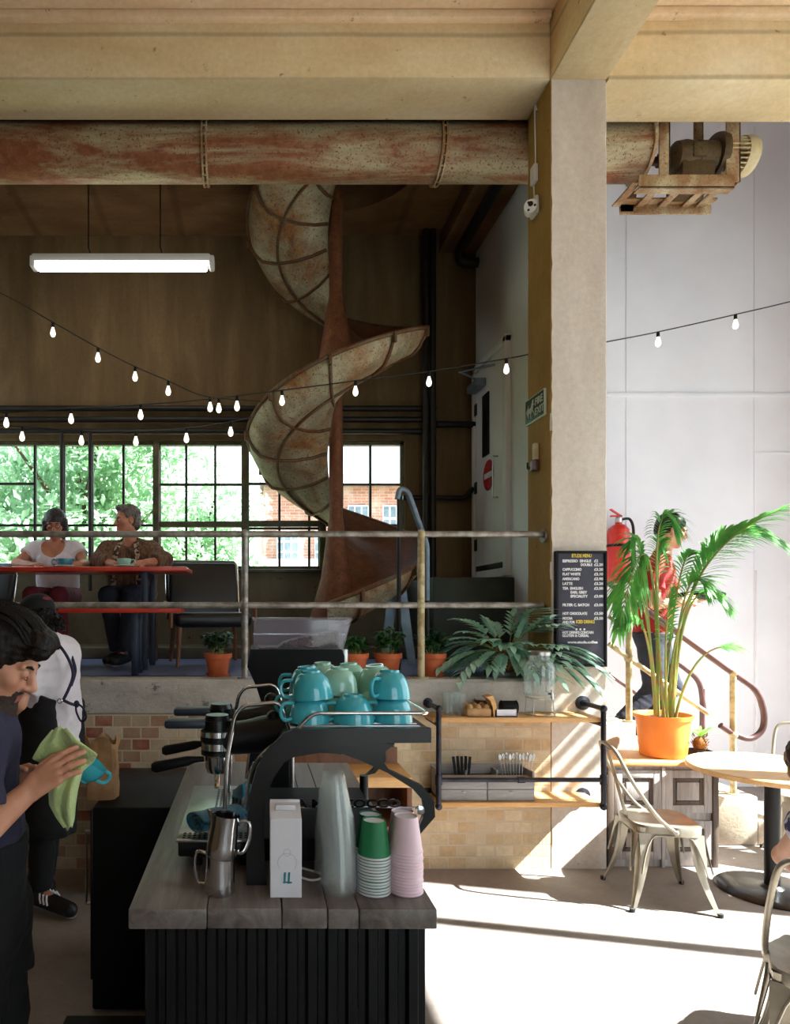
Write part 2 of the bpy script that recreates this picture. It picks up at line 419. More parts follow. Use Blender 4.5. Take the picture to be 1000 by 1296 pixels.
M['paperdkgreen'] = mat('dark_green_paper', S(18, 84, 60), .55, 0, S(14, 74, 52), 3)
M['paperpink'] = mat('pink_paper', S(236, 208, 218), .55, 0, S(230, 200, 212), 3)
M['clearcup'] = mat_clear('clear_plastic', (.99, .995, .995, 1), .04, .1, .06, (.97, 1, 1, 1), gloss=.4)
M['hopper'] = mat_clear('hopper_plastic', (.96, .95, .99, 1), .10, .06, .06, (.66, .64, .78, 1))
M['jarglass'] = mat_clear('jar_glass', (.95, .98, .98, 1), .14, .03, .06)
M['tumbler'] = mat_clear('tumbler_glass', (.95, .98, .98, 1), .16, .03, .06)
M['beans'] = mat('coffee_beans', S(96, 50, 32), .45, 0, S(60, 32, 20), 90, bump=.9, bs=120)
M['tealcloth'] = mat('teal_towel', S(22, 102, 126), .95, 0, S(14, 84, 108), 30, bump=.5, bs=150, sheen=.3)
M['limecloth'] = mat('lime_towel', S(200, 216, 150), .95, 0, S(182, 200, 132), 10, bump=.5, bs=160, sheen=.3)
M['board'] = mat('dark_felt_board', S(62, 62, 76), .7, 0, S(54, 54, 68), 4)
M['letterwhite'] = mat('white_letter', S(236, 236, 240), .6)
M['letteryellow'] = mat('yellow_letter', S(232, 206, 70), .6)
M['letterteal'] = mat('teal_print', S(20, 124, 134), .6)
M['lettergrey'] = mat('grey_print', S(190, 188, 196), .6)
M['signgreen'] = mat('exit_sign_green', S(30, 58, 42), .5, 0, S(26, 50, 36), 3)
M['signpale'] = mat('sign_pale_print', S(186, 192, 170), .6)
M['signred'] = mat('no_entry_red', S(186, 34, 40), .5, 0, S(170, 28, 34), 3)
M['extred'] = mat('extinguisher_red', S(200, 34, 16), .35, 0, S(184, 26, 12), 3, coat=.2)
M['rubber'] = mat('black_rubber', S(22, 22, 24), .7)
M['whiteplastic'] = mat('white_plastic', S(226, 224, 222), .4, 0, S(214, 212, 210), 3)
M['tubeglow'] = mat('lit_fluorescent_tube', S(255, 250, 235), .4, emit=(1, .95, .84, 1), es=9)
M['bulbglow'] = mat('lit_filament_bulb', S(255, 240, 210), .3, emit=(1, .9, .72, 1), es=1.3)
M['kraft'] = mat('kraft_paper', S(178, 138, 98), .8, 0, S(150, 112, 76), 8, bump=.2)
M['egg'] = mat('egg_box_card', S(190, 150, 104), .9, 0, S(170, 130, 88), 14, bump=.3)
M['galv'] = mat('galvanised_blue_grey', S(128, 144, 158), .45, .5, S(106, 120, 134), 8)
M['darkgreen'] = mat('dark_green_steel', S(40, 46, 34), .6, 0, S(30, 34, 26), 5)
M['skin'] = mat('skin', S(206, 150, 122), .5, 0, S(192, 132, 104), 14, sss=.12)
M['skin2'] = mat('tanned_skin', S(190, 130, 100), .5, 0, S(176, 112, 84), 14, sss=.12)
M['stubble'] = mat('dark_short_beard', S(62, 42, 34), .8, 0, S(40, 27, 22), 120, bump=.4, bs=200)
M['lips'] = mat('lips', S(180, 108, 96), .5)
M['hairdark'] = mat('dark_brown_hair', S(24, 15, 12), .5, 0, S(15, 9, 8), 60, st=(1, 1, .25), bump=.4, bs=140, spec=.22)
M['hairgrey'] = mat('grey_hair', S(112, 102, 96), .5, 0, S(66, 58, 54), 50, st=(1, 1, .3), bump=.6, bs=140)
M['hairbob'] = mat('black_bob_hair', S(36, 22, 24), .4, 0, S(22, 14, 16), 50, st=(1, 1, .2), bump=.5, bs=140)
M['hairred'] = mat('reddish_brown_hair', S(66, 34, 30), .45, 0, S(44, 22, 22), 50, st=(1, 1, .25), bump=.6, bs=140)
M['eyewhite'] = mat('eye_white', S(226, 222, 216), .2)
M['iris'] = mat('dark_iris', S(36, 24, 18), .15)
M['teewhite'] = mat('white_cotton', S(216, 208, 214), .9, 0, S(204, 196, 204), 5, bump=.25, bs=24)
M['teenavy'] = mat('navy_cotton', S(44, 42, 66), .9, 0, S(36, 34, 56), 5, bump=.25, bs=24)
M['poncho'] = mat('brown_woven_wool', S(122, 90, 66), .95, 0, S(84, 60, 48), 16, 4, .42, .58, .4, 60, st=(3, 3, 1))
M['ponchoband'] = mat('patterned_band', S(60, 44, 40), .95, 0, S(176, 150, 130), 40, 2, .48, .52)
M['jeans'] = mat('dark_denim', S(32, 34, 50), .9, 0, S(24, 26, 40), 8, bump=.2, bs=60)
M['blackcloth'] = mat('black_cotton', S(13, 12, 15), .9, 0, S(9, 9, 11), 6, bump=.25, bs=24)
M['maroon'] = mat('maroon_cotton', S(112, 26, 38), .9, 0, S(92, 20, 32), 5, bump=.2, bs=24)
M['redshirt'] = mat('red_shirt', S(156, 32, 28), .9, 0, S(136, 24, 24), 5, bump=.2, bs=24)
M['pinkscarf'] = mat('coral_scarf', S(208, 92, 96), .9, 0, S(186, 72, 80), 9, bump=.3)
M['pattern'] = mat('navy_white_print_cotton', S(206, 206, 222), .9, 0, S(64, 62, 98), 34, 3, .47, .53)
M['shoe'] = mat('black_shoe', S(22, 22, 26), .5)
M['sole'] = mat('pale_sole', S(168, 140, 136), .7)
M['concretestep'] = mat_concrete('step_concrete', S(150, 136, 120), S(178, 164, 146), S(196, 184, 168), (1, 1, 1))
M['mat'] = mat('rubber_floor_mat', S(30, 29, 29), .8, 0, S(24, 23, 23), 8)
M['redhouse'] = mat_brick('house_brick', [(0, S(196, 138, 122)), (.4, S(184, 126, 110)), (.7, S(204, 150, 134))], None, (0, 1), S(204, 188, 178), bw=.225)
M['rooftile'] = mat('slate_roof', S(122, 112, 112), .8, 0, S(100, 92, 92), 8)
M['treeleaf'] = mat_leaf('tree_leaf', S(176, 206, 170), S(130, 170, 134), 2.5, .5, .6)
M['treeleaf2'] = mat_leaf('tree_leaf_light', S(192, 216, 186), S(150, 188, 152), 2.5, .5, .6)
M['bark'] = mat('bark', S(92, 76, 58), .9, 0, S(66, 52, 40), 12, bump=.6)
M['ground'] = mat('outdoor_ground', S(140, 140, 116), .9, 0, S(110, 122, 84), 1)
# ================================================================ the setting
COLX0, COLX1, COLY0, COLY1 = 1.887, 2.243, 4.28, 4.637
MZ = 1.20; BACK = 6.6; LX = -3.2; RX = 5.3; FY = -4.2
CEIL = 5.41; MCEIL = 5.29; RCEIL = 6.7; FARW = 6.25; SIDEX = 2.18

struct(MB().box(LX, RX + .3, FY, 6.9, -.12, 0).build('floor', M['floor']), 'grey polished concrete floor of the cafe', 'floor')
# mezzanine: brick front, rough concrete edge band, deck
struct(MB().box(LX, COLX0, COLY0, COLY0 + .3, 0, .985).build('wall_front', M['brick'], origin=(0, COLY0, 0)), 'old brick wall under the raised deck', 'wall')
mb = MB(); n = 60
rows = []
for j, (dy, z) in enumerate([(.0, .98), (-.012, .99), (-.015, 1.05), (-.012, 1.12), (-.012, 1.185), (.004, 1.2), (.25, 1.2)]):
    rows.append([(LX + (COLX0 - LX) * i / n, COLY0 + dy - (.008 * noise_ if 0 < j < 6 else 0), z + (.004 * rng.randn() if j == 4 else 0)) for i, noise_ in enumerate(rng.rand(n + 1))])
mb.grid(rows)
struct(mb.build('trim_1', M['band'], origin=(0, COLY0, .98)), 'rough grey concrete edge band above the brick wall', 'wall trim')
struct(MB().box(LX, SIDEX, COLY0 + .2, 6.9, 1.0, MZ).build('floor_upper', M['mfloor'], origin=(0, 5, 1)), 'raised deck floor tinted blue grey for the sky reflection', 'floor')
struct(MB().box(LX, 1.5, 6.02, 6.6, MZ, MZ + .1, .01).build('trim_2', M['greywall'], origin=(0, 6.3, MZ)), 'low concrete plinth along the foot of the back wall', 'wall trim')
# column with chipped edges
def column():
    nz = 90; rows = []
    for i in range(nz + 1):
        z = 5.0 * i / nz; ring = []
        for (x, y, sx, sy) in ((COLX0, COLY0, 1, 1), (COLX1, COLY0, -1, 1), (COLX1, COLY1, -1, -1), (COLX0, COLY1, 1, -1)):
            c1 = .006 + .016 * max(0, rng.rand() - .6); 
            a = (x + sx * c1, y, z); b = (x, y + sy * c1, z)
            ring += [b, a] if (sx == sy) else [a, b]
        rows.append(ring)
    mb = MB(); mb.grid(rows, closed=True)
    # left flank is darker ochre, its shade put into the colour
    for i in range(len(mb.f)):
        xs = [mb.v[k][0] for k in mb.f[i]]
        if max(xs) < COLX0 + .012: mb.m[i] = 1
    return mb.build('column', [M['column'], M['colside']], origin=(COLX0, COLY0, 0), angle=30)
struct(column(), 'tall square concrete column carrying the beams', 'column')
# beams
struct(MB().box(LX, COLX0, COLY0, COLY1, 5.0, CEIL + .02, .008).build('beam', M['beam'], origin=(0, COLY0, 5)), 'long yellowed concrete beam left of the column', 'beam')
struct(MB().box(COLX1, RX, COLY0 - .02, COLY1, 4.985, CEIL + .02, .008).build('beam_right', M['beam'], origin=(1, COLY0, 5)), 'yellowed concrete beam right of the column', 'beam')
struct(MB().box(COLX0, COLX1, FY, COLY1, 5.0, CEIL + .02, .008).build('beam_cross', M['beam2'], origin=(COLX0, 0, 5)), 'concrete cross beam running from the column overhead', 'beam')
struct(MB().box(COLX0 - .07, COLX1 - .06, COLY1 + .01, BACK, 5.12, MCEIL + .02, .008).build('beam_rear', M['mceil'], origin=(COLX0, 0, 5)), 'brown ceiling beam running back above the raised deck', 'beam')
mb = MB()
for z, dy in ((CEIL - .055, .05),):
    mb.box(LX, COLX0 - .01, COLY0 - dy, COLY0 + .01, z, CEIL, .012)
    mb.box(COLX1 + .01, RX, COLY0 - dy - .02, COLY0 - .01, z, CEIL, .012)
struct(mb.build('trim_3', M['ceil'], origin=(0, COLY0, CEIL)), 'plaster fillet where the beams meet the ceiling', 'ceiling trim')
struct(MB().box(LX, RX + .3, FY, COLY1 + .05, CEIL, CEIL + .2).build('ceiling', M['ceil'], origin=(0, 0, CEIL)), 'plastered ceiling in front of the beams', 'ceiling')
# ceiling over the deck with the round hole the chute comes through
HC = Vector((.70, 5.50)); HR = .70
def holed():
    x0, x1, y0, y1 = LX, SIDEX + .1, COLY1, 6.9
    ang = sorted(set([2 * PI * k / 64 for k in range(64)] + [math.atan2(y - HC.y, x - HC.x) % (2 * PI) for x in (x0, x1) for y in (y0, y1)]))
    mb = MB(); inn = []; outr = []
    for a in ang:
        dx, dy = math.cos(a), math.sin(a)
        t = min([((x1 if dx > 0 else x0) - HC.x) / dx if abs(dx) > 1e-9 else 1e9, ((y1 if dy > 0 else y0) - HC.y) / dy if abs(dy) > 1e-9 else 1e9])
        inn.append((HC.x + HR * dx, HC.y + HR * dy)); outr.append((HC.x + t * dx, HC.y + t * dy))
    up = .9
    rows = [[(p[0], p[1], MCEIL) for p in outr], [(p[0], p[1], MCEIL) for p in inn], [(p[0], p[1], MCEIL + up) for p in inn]]
    mb.grid(rows, closed=True)
    mb.add(rows[2], [tuple(range(len(inn)))])
    return mb.build('ceiling_upper', M['mceil'], origin=(0, 0, MCEIL))
struct(MB().box(SIDEX, RX + .3, COLY1, FARW + .3, RCEIL, RCEIL + .2).build('ceiling_stair', M['white'], origin=(3, 5, RCEIL)), 'high pale ceiling above the stairs', 'ceiling')
struct(holed(), 'brown ceiling above the raised deck with a round chute hole', 'ceiling')
struct(MB().box(LX, RX + .3, COLY1 - .02, COLY1 + .04, MCEIL, RCEIL).build('trim_4', M['mceil']), 'step between the two ceiling heights behind the beam', 'ceiling trim')
# back wall with window opening  X -3.1 .. 1.483, Z 2.036 .. 3.287
W0, W1, WZ0, WZ1 = -3.05, 1.486, 2.03, 3.29
mb = MB()
mb.box(LX, W0, BACK, BACK + .25, 0, CEIL); mb.box(W1, RX, BACK, BACK + .25, 0, CEIL)
mb.box(W0, W1, BACK, BACK + .25, 0, WZ0); mb.box(W0, W1, BACK, BACK + .25, WZ1, CEIL)
struct(mb.build('wall_back', M['backwall'], origin=(0, BACK, 0)), 'brown stained back wall with the strip of windows', 'wall')
struct(MB().box(LX, W1 + .03, BACK - .02, BACK + .1, MZ, WZ0 - .02).build('wall_apron', M['greywall'], origin=(0, BACK, MZ)), 'grey plaster below the back windows', 'wall')
struct(MB().box(LX - .25, LX, FY, 4.9, 0, CEIL + .2).box(LX - .25, LX, 6.35, 6.9, 0, CEIL + .2).box(LX - .25, LX, 4.9, 6.35, 0, 2.05).box(LX - .25, LX, 4.9, 6.35, 4.25, CEIL + .2).build('wall_left', M['backwall'], origin=(LX, 0, 0)), 'left wall of the cafe', 'wall')
struct(MB().box(SIDEX, SIDEX + .1, 5.08, BACK, 0, MCEIL).box(SIDEX + .05, SIDEX + .1, COLY1 + .04, BACK, MCEIL, RCEIL).build('wall_side', M['sidewhite'], origin=(SIDEX, 5, 0)), 'pale wall at the right end of the raised deck', 'wall')
struct(MB().box(SIDEX + .1, RX + .3, FARW, FARW + .2, 0, RCEIL).build('wall_far', M['white'], origin=(3, FARW, 0)), 'white wall behind the stairs', 'wall')
# faint batten lines of the white wall
mb = MB()
def wallx(px): return (px - VX) / F * FARW
def wallz(py): return E + (VY - py) / F * FARW
for px in (793, 955): mb.box(wallx(px) - .008, wallx(px) + .008, FARW - .006, FARW, 0, wallz(160), .003)
mb.box(SIDEX + .1, RX, FARW - .010, FARW, wallz(503), wallz(497), .004)
mb.box(wallx(955), RX, FARW - .006, FARW, wallz(575), wallz(572), .002)
mb.box(wallx(955), wallx(958), FARW - .02, FARW, 0, wallz(722), .004)
struct(mb.build('trim_5', M['white'], origin=(3, FARW, 0)), 'thin battens on the white wall', 'wall trim')

# ---------------------------------------------------------------- windows of the back wall (frame > glazing bars, pane)
def window(name, label, x0, x1, vbars, hbars, sash=None, fr=.035):
    y0, y1 = BACK + .04, BACK + .09
    t = MB()
    t.box(x0, x0 + fr, y0, y1, WZ0, WZ1); t.box(x1 - fr, x1, y0, y1, WZ0, WZ1)
    t.box(x0, x1, y0, y1, WZ0, WZ0 + fr); t.box(x0, x1, y0, y1, WZ1 - fr, WZ1)
    if sash:
        for z in sash: t.box(x0, x1, y0 - .012, y1, z - .028, z + .028)
    o = t.build(name, M['winframe'], angle=20)
    struct(o, label, 'window')
    b = MB()
    for x in vbars: b.box(x - .011, x + .011, y0 + .005, y1 - .005, WZ0, WZ1)
    for z, xa, xb in hbars: b.box(xa, xb, y0 + .008, y1 - .008, z - .011, z + .011)
    b.build('glazing_bar', M['windark'], o)
    MB().box(x0 + .01, x1 - .01, y0 + .022, y0 + .026, WZ0 + .01, WZ1 - .01).build('pane', M['glass'], o)
def bx(px): return (px - VX) / F * BACK
def bz(py): return E + (VY - py) / F * BACK
window('window_1', 'wide steel window behind the two seated people', W0, bx(197), [bx(-30), bx(42), bx(79), bx(115), bx(155)],
       [(bz(664), W0, bx(197)), (bz(611), W0, bx(42))])
window('window_2', 'steel window between the seated man and the spiral chute', bx(198), bx(310), [bx(235), bx(272)], [(bz(612), bx(198), bx(310)), (bz(676), bx(198), bx(310))], [bz(663)])
window('window_3', 'steel window half hidden behind the spiral chute', bx(311), bx(408), [bx(354), bx(392)], [(bz(611), bx(311), bx(408)), (bz(668), bx(311), bx(408))], [bz(662)])
window('window_4', 'steel window right of the spiral chute', bx(409), W1, [bx(434), bx(470)], [(bz(612), bx(409), W1), (bz(664), bx(409), W1)])
mb = MB()
for px in (197.5, 310.5, 408.5): mb.box(bx(px - 4), bx(px + 4), BACK - .01, BACK + .12, WZ0, WZ1, .004)
mb.box(W0, W1, BACK - .05, BACK + .12, WZ0 - .03, WZ0, .006)
struct(mb.build('trim_6', M['winframe'], origin=(0, BACK, WZ0)), 'olive mullions and sill of the back windows', 'window trim')

# ---------------------------------------------------------------- door in the side wall
DZ0, DZ1 = 1.93, 3.90
d = MB().box(SIDEX - .035, SIDEX - .005, 5.78, 6.50, DZ0, DZ1, .004).build('door_1', M['sidewhite'])
struct(d, 'pale door with a narrow glass slot at the end of the deck', 'door')
MB().box(SIDEX - .05, SIDEX - .03, 6.12, 6.28, 3.05, 3.62, .004).build('vision_panel', M['blackgloss'], d)
t = MB(); t.tube([(SIDEX - .04, 5.9, 2.62), (SIDEX - .085, 5.9, 2.62), (SIDEX - .085, 5.9, 2.98), (SIDEX - .04, 5.9, 2.98)], .009, 8); t.build('handle', M['steel'], d)
for z in (2.2, 2.75, 3.5): MB().box(SIDEX - .045, SIDEX - .03, 6.46, 6.53, z, z + .11, .003).build('hinge', M['darkpipe'], d)
t = MB(); t.box(SIDEX - .13, SIDEX - .04, 6.2, 6.48, 3.70, 3.77, .008); t.tube([(SIDEX - .08, 6.3, 3.78), (SIDEX - .3, 6.15, 3.80), (SIDEX - .05, 5.95, 3.8)], .01, 6)
t.build('door_closer', M['galv'], d)
MB().box(SIDEX - .042, SIDEX - .03, 5.8, 6.48, 2.0, 2.05, .002).build('kick_strip', M['darkpipe'], d)
mb = MB(); mb.box(SIDEX - .05, SIDEX, 6.52, 6.58, DZ0, DZ1 + .06, .004); mb.box(SIDEX - .05, SIDEX, 5.70, 5.76, DZ0, DZ1 + .06, .004); mb.box(SIDEX - .05, SIDEX, 5.70, 6.58, DZ1 + .01, DZ1 + .07, .004)
struct(mb.build('trim_7', M['sidewhite']), 'pale frame around the end door', 'door trim')
# round no-entry sign on the door
sg = thing('no_entry_sign', 'round red no entry sign stuck on the pale end door', 'sign', (SIDEX - .037, 6.14, 2.86))
Mx = Matrix.Translation((SIDEX - .036, 6.14, 2.86)) @ Matrix.Rotation(R(-90), 4, 'Y')
MB().lathe([(0, 0), (.135, 0), (.14, .002), (.135, .004), (0, .004)], M=Mx, seg=40).build('disc', M['signred'], sg)
MB().box(SIDEX - .043, SIDEX - .041, 6.14 - .1, 6.14 + .1, 2.835, 2.885).build('white_bar', M['letterwhite'], sg)
# landing in front of the door
struct(MB().box(1.5, SIDEX - .001, 5.62, BACK, MZ, DZ0 - .02, .01).build('landing', M['darkgreen']), 'dark landing below the end door', 'landing')

# ---------------------------------------------------------------- stairs behind the cabinet
mb = MB()
for k in range(1, 8):
    xr = 3.80 - .283 * (k - 1)
    mb.box(xr - .283 if k < 7 else SIDEX + .1, xr, 4.70, 5.92, 0, .17 * k, .012)
struct(mb.build('stairs', M['concretestep'], origin=(3, 4.7, 0)), 'concrete stairs rising left behind the cabinet', 'stairs')

# ---------------------------------------------------------------- right wall with tall windows (outside the frame, the sun comes through)
O1, O2, O3, O4 = .3, 3.08, 3.20, 5.6
SZ0, SZ1 = .25, 5.08
mb = MB()
mb.box(RX, RX + .3, FY, O1, 0, CEIL); mb.box(RX, RX + .3, O2, O3, 0, CEIL); mb.box(RX, RX + .3, O4, 6.9, 0, CEIL)
mb.box(RX, RX + .3, O1, O4, 0, SZ0); mb.box(RX, RX + .3, O1, O4, SZ1, CEIL); mb.box(RX, RX + .3, COLY1 - .02, 6.9, CEIL, RCEIL + .2)
struct(mb.build('wall_right', M['white'], origin=(RX, 0, 0)), 'right wall with tall windows', 'wall')
def sidewin(name, y0, y1, vb, hb, label):
    t = MB(); f = .05
    for a, b_ in ((y0, y0 + f), (y1 - f, y1)): t.box(RX + .02, RX + .08, a, b_, SZ0, SZ1)
    t.box(RX + .02, RX + .08, y0, y1, SZ0, SZ0 + f); t.box(RX + .02, RX + .08, y0, y1, SZ1 - f, SZ1)
    for y, w in vb: t.box(RX + .02, RX + .08, y - w, y + w, SZ0, SZ1)
    for z, w in hb: t.box(RX + .02, RX + .08, y0, y1, z - w, z + w)
    o = t.build(name, M['winframe'], angle=20); struct(o, label, 'window')
    MB().box(RX + .045, RX + .049, y0 + .02, y1 - .02, SZ0 + .02, SZ1 - .02).build('pane', M['glass'], o)
sidewin('window_5', O1, O2, [(2.52, .045)], [(1.6, .02)], 'tall window of the right wall nearest the counter')
sidewin('window_6', O3, O4, [(4.35, .02), (5.2, .02)], [(2.0, .02), (4.02, .016), (4.16, .016), (4.30, .016), (4.44, .016), (4.58, .016), (4.71, .022), (4.83, .026), (4.94, .03)], 'tall window of the right wall nearest the stairs')
t = MB()  # unseen left window, added to brighten the deck and side wall
for y in (4.9, 5.36, 5.84, 6.3): t.box(LX - .16, LX - .1, y, y + .05, 2.05, 4.25)
for z in (2.05, 2.75, 3.48, 4.2): t.box(LX - .16, LX - .1, 4.9, 6.35, z, z + .05)
o = t.build('window_added', M['winframe'], angle=20); struct(o, 'unseen steel window added in the left wall to light the raised deck', 'window')
MB().box(LX - .135, LX - .13, 4.92, 6.33, 2.07, 4.23).build('pane', M['glass'], o)
# wall behind the camera with a wide glazed opening
mb = MB()
mb.box(LX, .8, FY - .3, FY, 0, CEIL + .2); mb.box(4.6, RX + .3, FY - .3, FY, 0, CEIL + .2); mb.box(.8, 4.6, FY - .3, FY, 4.3, CEIL + .2)
struct(mb.build('wall_entrance', M['white'], origin=(0, FY, 0)), 'wall behind the viewer with the wide glazed entrance', 'wall')
t = MB()
for x in (.8, 1.75, 2.7, 3.65, 4.6): t.box(x - .03, x + .03, FY - .15, FY - .08, 0, 4.3)
t.box(.8, 4.6, FY - .15, FY - .08, 2.4, 2.5); t.box(.8, 4.6, FY - .15, FY - .08, 4.25, 4.3)
o = t.build('window_7', M['winframe']); struct(o, 'wide glazed entrance behind the viewer', 'window')
MB().box(.8, 4.6, FY - .12, FY - .115, 0, 4.3).build('pane', M['glass'], o)

# ================================================================ outdoors seen through the back windows
struct(MB().box(-30, 30, 6.95, 40, -.4, -.2).build('ground', M['ground'], origin=(0, 20, -.3)), 'pale ground outside the back windows', 'ground')
def leaf_cloud(mb, c, r, n, size):
    for _ in range(n):
        v = Vector(rng.randn(3)); v.normalize(); v *= (.45 + .55 * rng.rand() ** .5)
        p = Vector((c[0] + v.x * r[0], c[1] + v.y * r[1], c[2] + v.z * r[2]))
        u = Vector(rng.randn(3)).normalized(); w = u.orthogonal().normalized(); nn = u.cross(w)
        s = size * (.6 + .8 * rng.rand())
        mb.add([p - u * s, p + w * s * .5 + nn * s * .15, p + u * s, p - w * s * .5 + nn * s * .15], [(0, 1, 2, 3)])
def tree(x, y, h, rad, label, mk, blobs, n, size):
    t = thing('tree', label, 'tree', (x, y, -.2), 'trees outside the back windows')
    mb = MB()
    mb.tube(smooth_path([(x, y, -.2), (x + .1, y, h * .3), (x - .05, y + .1, h * .6), (x, y, h * .85)]), [.16 - .008 * k for k in range(19)], 9)
    for k in range(5):
        a = k * 1.3; mb.tube([(x, y, h * .35 + k * .25), (x + math.cos(a) * rad * .5, y + math.sin(a) * rad * .4, h * .55 + k * .3)], [.06, .02], 6)
    mb.build('trunk', M['bark'], t)
    mb = MB()
    for k in range(blobs):
        a = k * 2.4; q = rad * .62 * math.sqrt((k + .5) / blobs)
        leaf_cloud(mb, (x + math.cos(a) * q, y + math.sin(a) * q * .6, h * (.35 + .5 * ((k * 7) % blobs) / blobs)), (rad * .5, rad * .42, h * .17), int(n * 1.8), size * .72)
    mb.build('foliage', M[mk], t, smooth=False)
tree(-5.0, 12.2, 6.2, 2.9, 'leafy tree outside the far left windows', 'treeleaf2', 10, 420, .12)
tree(-2.7, 10.6, 5.8, 2.3, 'bright green leafy tree behind the seated couple', 'treeleaf', 12, 480, .11)
tree(-1.05, 12.8, 4.4, 1.5, 'pale leafy tree behind the window beside the seated man', 'treeleaf2', 9, 420, .11)
# house across the yard
hs = thing('brick_house', 'red brick house with white windows across the yard', 'house', (2.4, 17.5, -.2))
HY = 17.0
def hx(px): return (px - VX) / F * HY
def hz(py): return E + (VY - py) / F * HY
MB().box(hx(334), hx(640), HY, HY + 6, -.2, hz(615)).build('wall', M['redhouse'], hs)
t = MB(); t.prism([(HY - .3, hz(615)), (HY + 3, hz(570)), (HY + 6.3, hz(615))], hx(330), hx(645), 'x'); t.build('roof', M['rooftile'], hs)
for (a, b_, c_, d_) in ((350, 378, 672, 712), (398, 424, 672, 712), (440, 466, 640, 690), (484, 510, 640, 690)):
    t = MB(); x0, x1, z0, z1 = hx(a), hx(b_), hz(d_), hz(c_)
    t.box(x0, x1, HY - .06, HY + .02, z0, z1); w = t.build('window', M['letterwhite'], hs)
    t = MB(); nx = 3
    for i in range(nx):
        for j in range(3):
            u0 = x0 + (x1 - x0) * (i + .12) / nx; u1 = x0 + (x1 - x0) * (i + .88) / nx
            v0 = z0 + (z1 - z0) * (j + .1) / 3; v1 = z0 + (z1 - z0) * (j + .9) / 3
            t.box(u0, u1, HY - .07, HY - .05, v0, v1)
    t.build('pane', M['galv'], w)
# lower annex with sloping roof
an = thing('annex_building', 'low annex with a pale sloping roof in front of the brick house', 'building', (.2, 14.5, -.2))
MB().box(.15, 1.9, 14.5, 16.2, -.2, 1.75).build('wall', M['redhouse'], an)
MB().prism([(14.3, 1.72), (16.3, 2.75), (16.3, 2.85), (14.3, 1.82)], .05, 2.0, 'x').build('roof', M['rooftile'], an)
# ================================================================ rusty duct under the beam
DY, DR = 4.855, .190
DZ = E + (VY - 194) / F * DY
DX1 = (812 - VX) / F * DY
du = thing('air_duct', 'long rusty round duct running under the concrete beam', 'duct', (LX + .02, DY, DZ - DR))
def ductx(px): return (px - VX) / F * (DY - .18)
joints = [LX + .02, ductx(-140), ductx(258), ductx(563), DX1]
RotY = Matrix.Rotation(R(90), 4, 'Y')
for a, b in zip(joints[:-1], joints[1:]):
    mb = MB(); prof = [(DR, 0), (DR, b - a)]
    mb.lathe([(0, 0)] + [(DR, t) for t in np.linspace(0, b - a, 8)] + [(0, b - a)], seg=44, M=Matrix.Translation((a, DY, DZ)) @ RotY)
    mb.build('duct_section', M['rustduct'], du)
for x in joints[1:4]:
    mb = MB()
    for k in (-.014, .014):
        mb.lathe([(DR - .01, -.006), (DR + .022, -.006), (DR + .022, .006), (DR - .01, .006)], seg=44, M=Matrix.Translation((x + k, DY, DZ)) @ RotY)
    for k in range(20):
        a = 2 * PI * k / 20; mb.ell((x, DY + (DR + .014) * math.cos(a), DZ + (DR + .014) * math.sin(a)), (.026, .008, .008), 6, 5)
    mb.build('flange', M['rustframe'], du)
mb = MB(); mb.box(LX + .02, DX1, DY - .03, DY + .03, DZ + DR + .008, DZ + DR + .03, .003); mb.build('top_rail', M['darkpipe'], du)
for px in (-60, 22, 195, 408, 790):
    x = ductx(px); mb = MB()
    mb.box(x - .022, x + .022, DY - .02, DY + .02, DZ + DR + .02, MCEIL if x < SIDEX else RCEIL, .003); mb.box(x - .05, x + .05, DY - .05, DY + .05, DZ + DR + .0, DZ + DR + .045, .004)
    mb.build('hanger', M['darkpipe'], du)
mb = MB(); mb.lathe([(0, 0), (.06, 0), (.06, .05), (.04, .06), (.028, .06), (.028, .2), (0, .2)], seg=20, M=Matrix.Translation((DX1, DY, DZ - .06)) @ RotY); mb.build('end_shaft', M['motor'], du)
mb = MB(); mb.lathe([(DR - .02, -.01), (DR + .02, -.01), (DR + .02, .012), (DR - .02, .012)], seg=44, M=Matrix.Translation((DX1 - .012, DY, DZ)) @ RotY); mb.build('end_ring', M['rustframe'], du)

# ---------------------------------------------------------------- motor drive hanging beside the duct
MY0, MY1 = 4.70, 4.99
MZB = 4.575
fr = thing('motor_bracket', 'rusty angle iron bracket hanging below the right beam', 'bracket', (3.1, 4.85, MZB))
def mxx(px, d): return (px - VX) / F * d
mb = MB(); mb.box(mxx(809, MY0), mxx(930, MY0), MY0, MY0 + .012, MZB, MZB + .095, .003); mb.box(mxx(809, MY0), mxx(930, MY0), MY0, MY0 + .07, MZB, MZB + .012); mb.build('front_rail', M['rustframe'], fr)
mb = MB(); mb.box(mxx(784, MY1), mxx(899, MY1), MY1 - .012, MY1, MZB - .02, MZB + .06, .003); mb.box(mxx(784, MY1), mxx(899, MY1), MY1 - .08, MY1, MZB + .05, MZB + .062)
for px in (793, 812, 845, 886): mb.ell((mxx(px, MY1), MY1 - .04, MZB + .064), (.013, .013, .01), 6, 5)
mb.build('rear_rail', M['rustframe'], fr)
for px in (806, 838, 868, 899, 918):
    x = mxx(px, MY0) ; MB().box(x - .028, x + .028, MY0 + .01, MY1 - .012, MZB + .03, MZB + .045, .003).build('cross_bar', M['rustframe'], fr)
mb = MB(); mb.prism([(mxx(784, MY1), MZB), (mxx(784, MY1), MZB + .06), (mxx(794, MY1), DZ - DR - .004), (mxx(806, MY1), DZ - DR - .004), (mxx(800, MY1), MZB)], MY1 - .012, MY1); mb.build('gusset', M['rustframe'], fr)
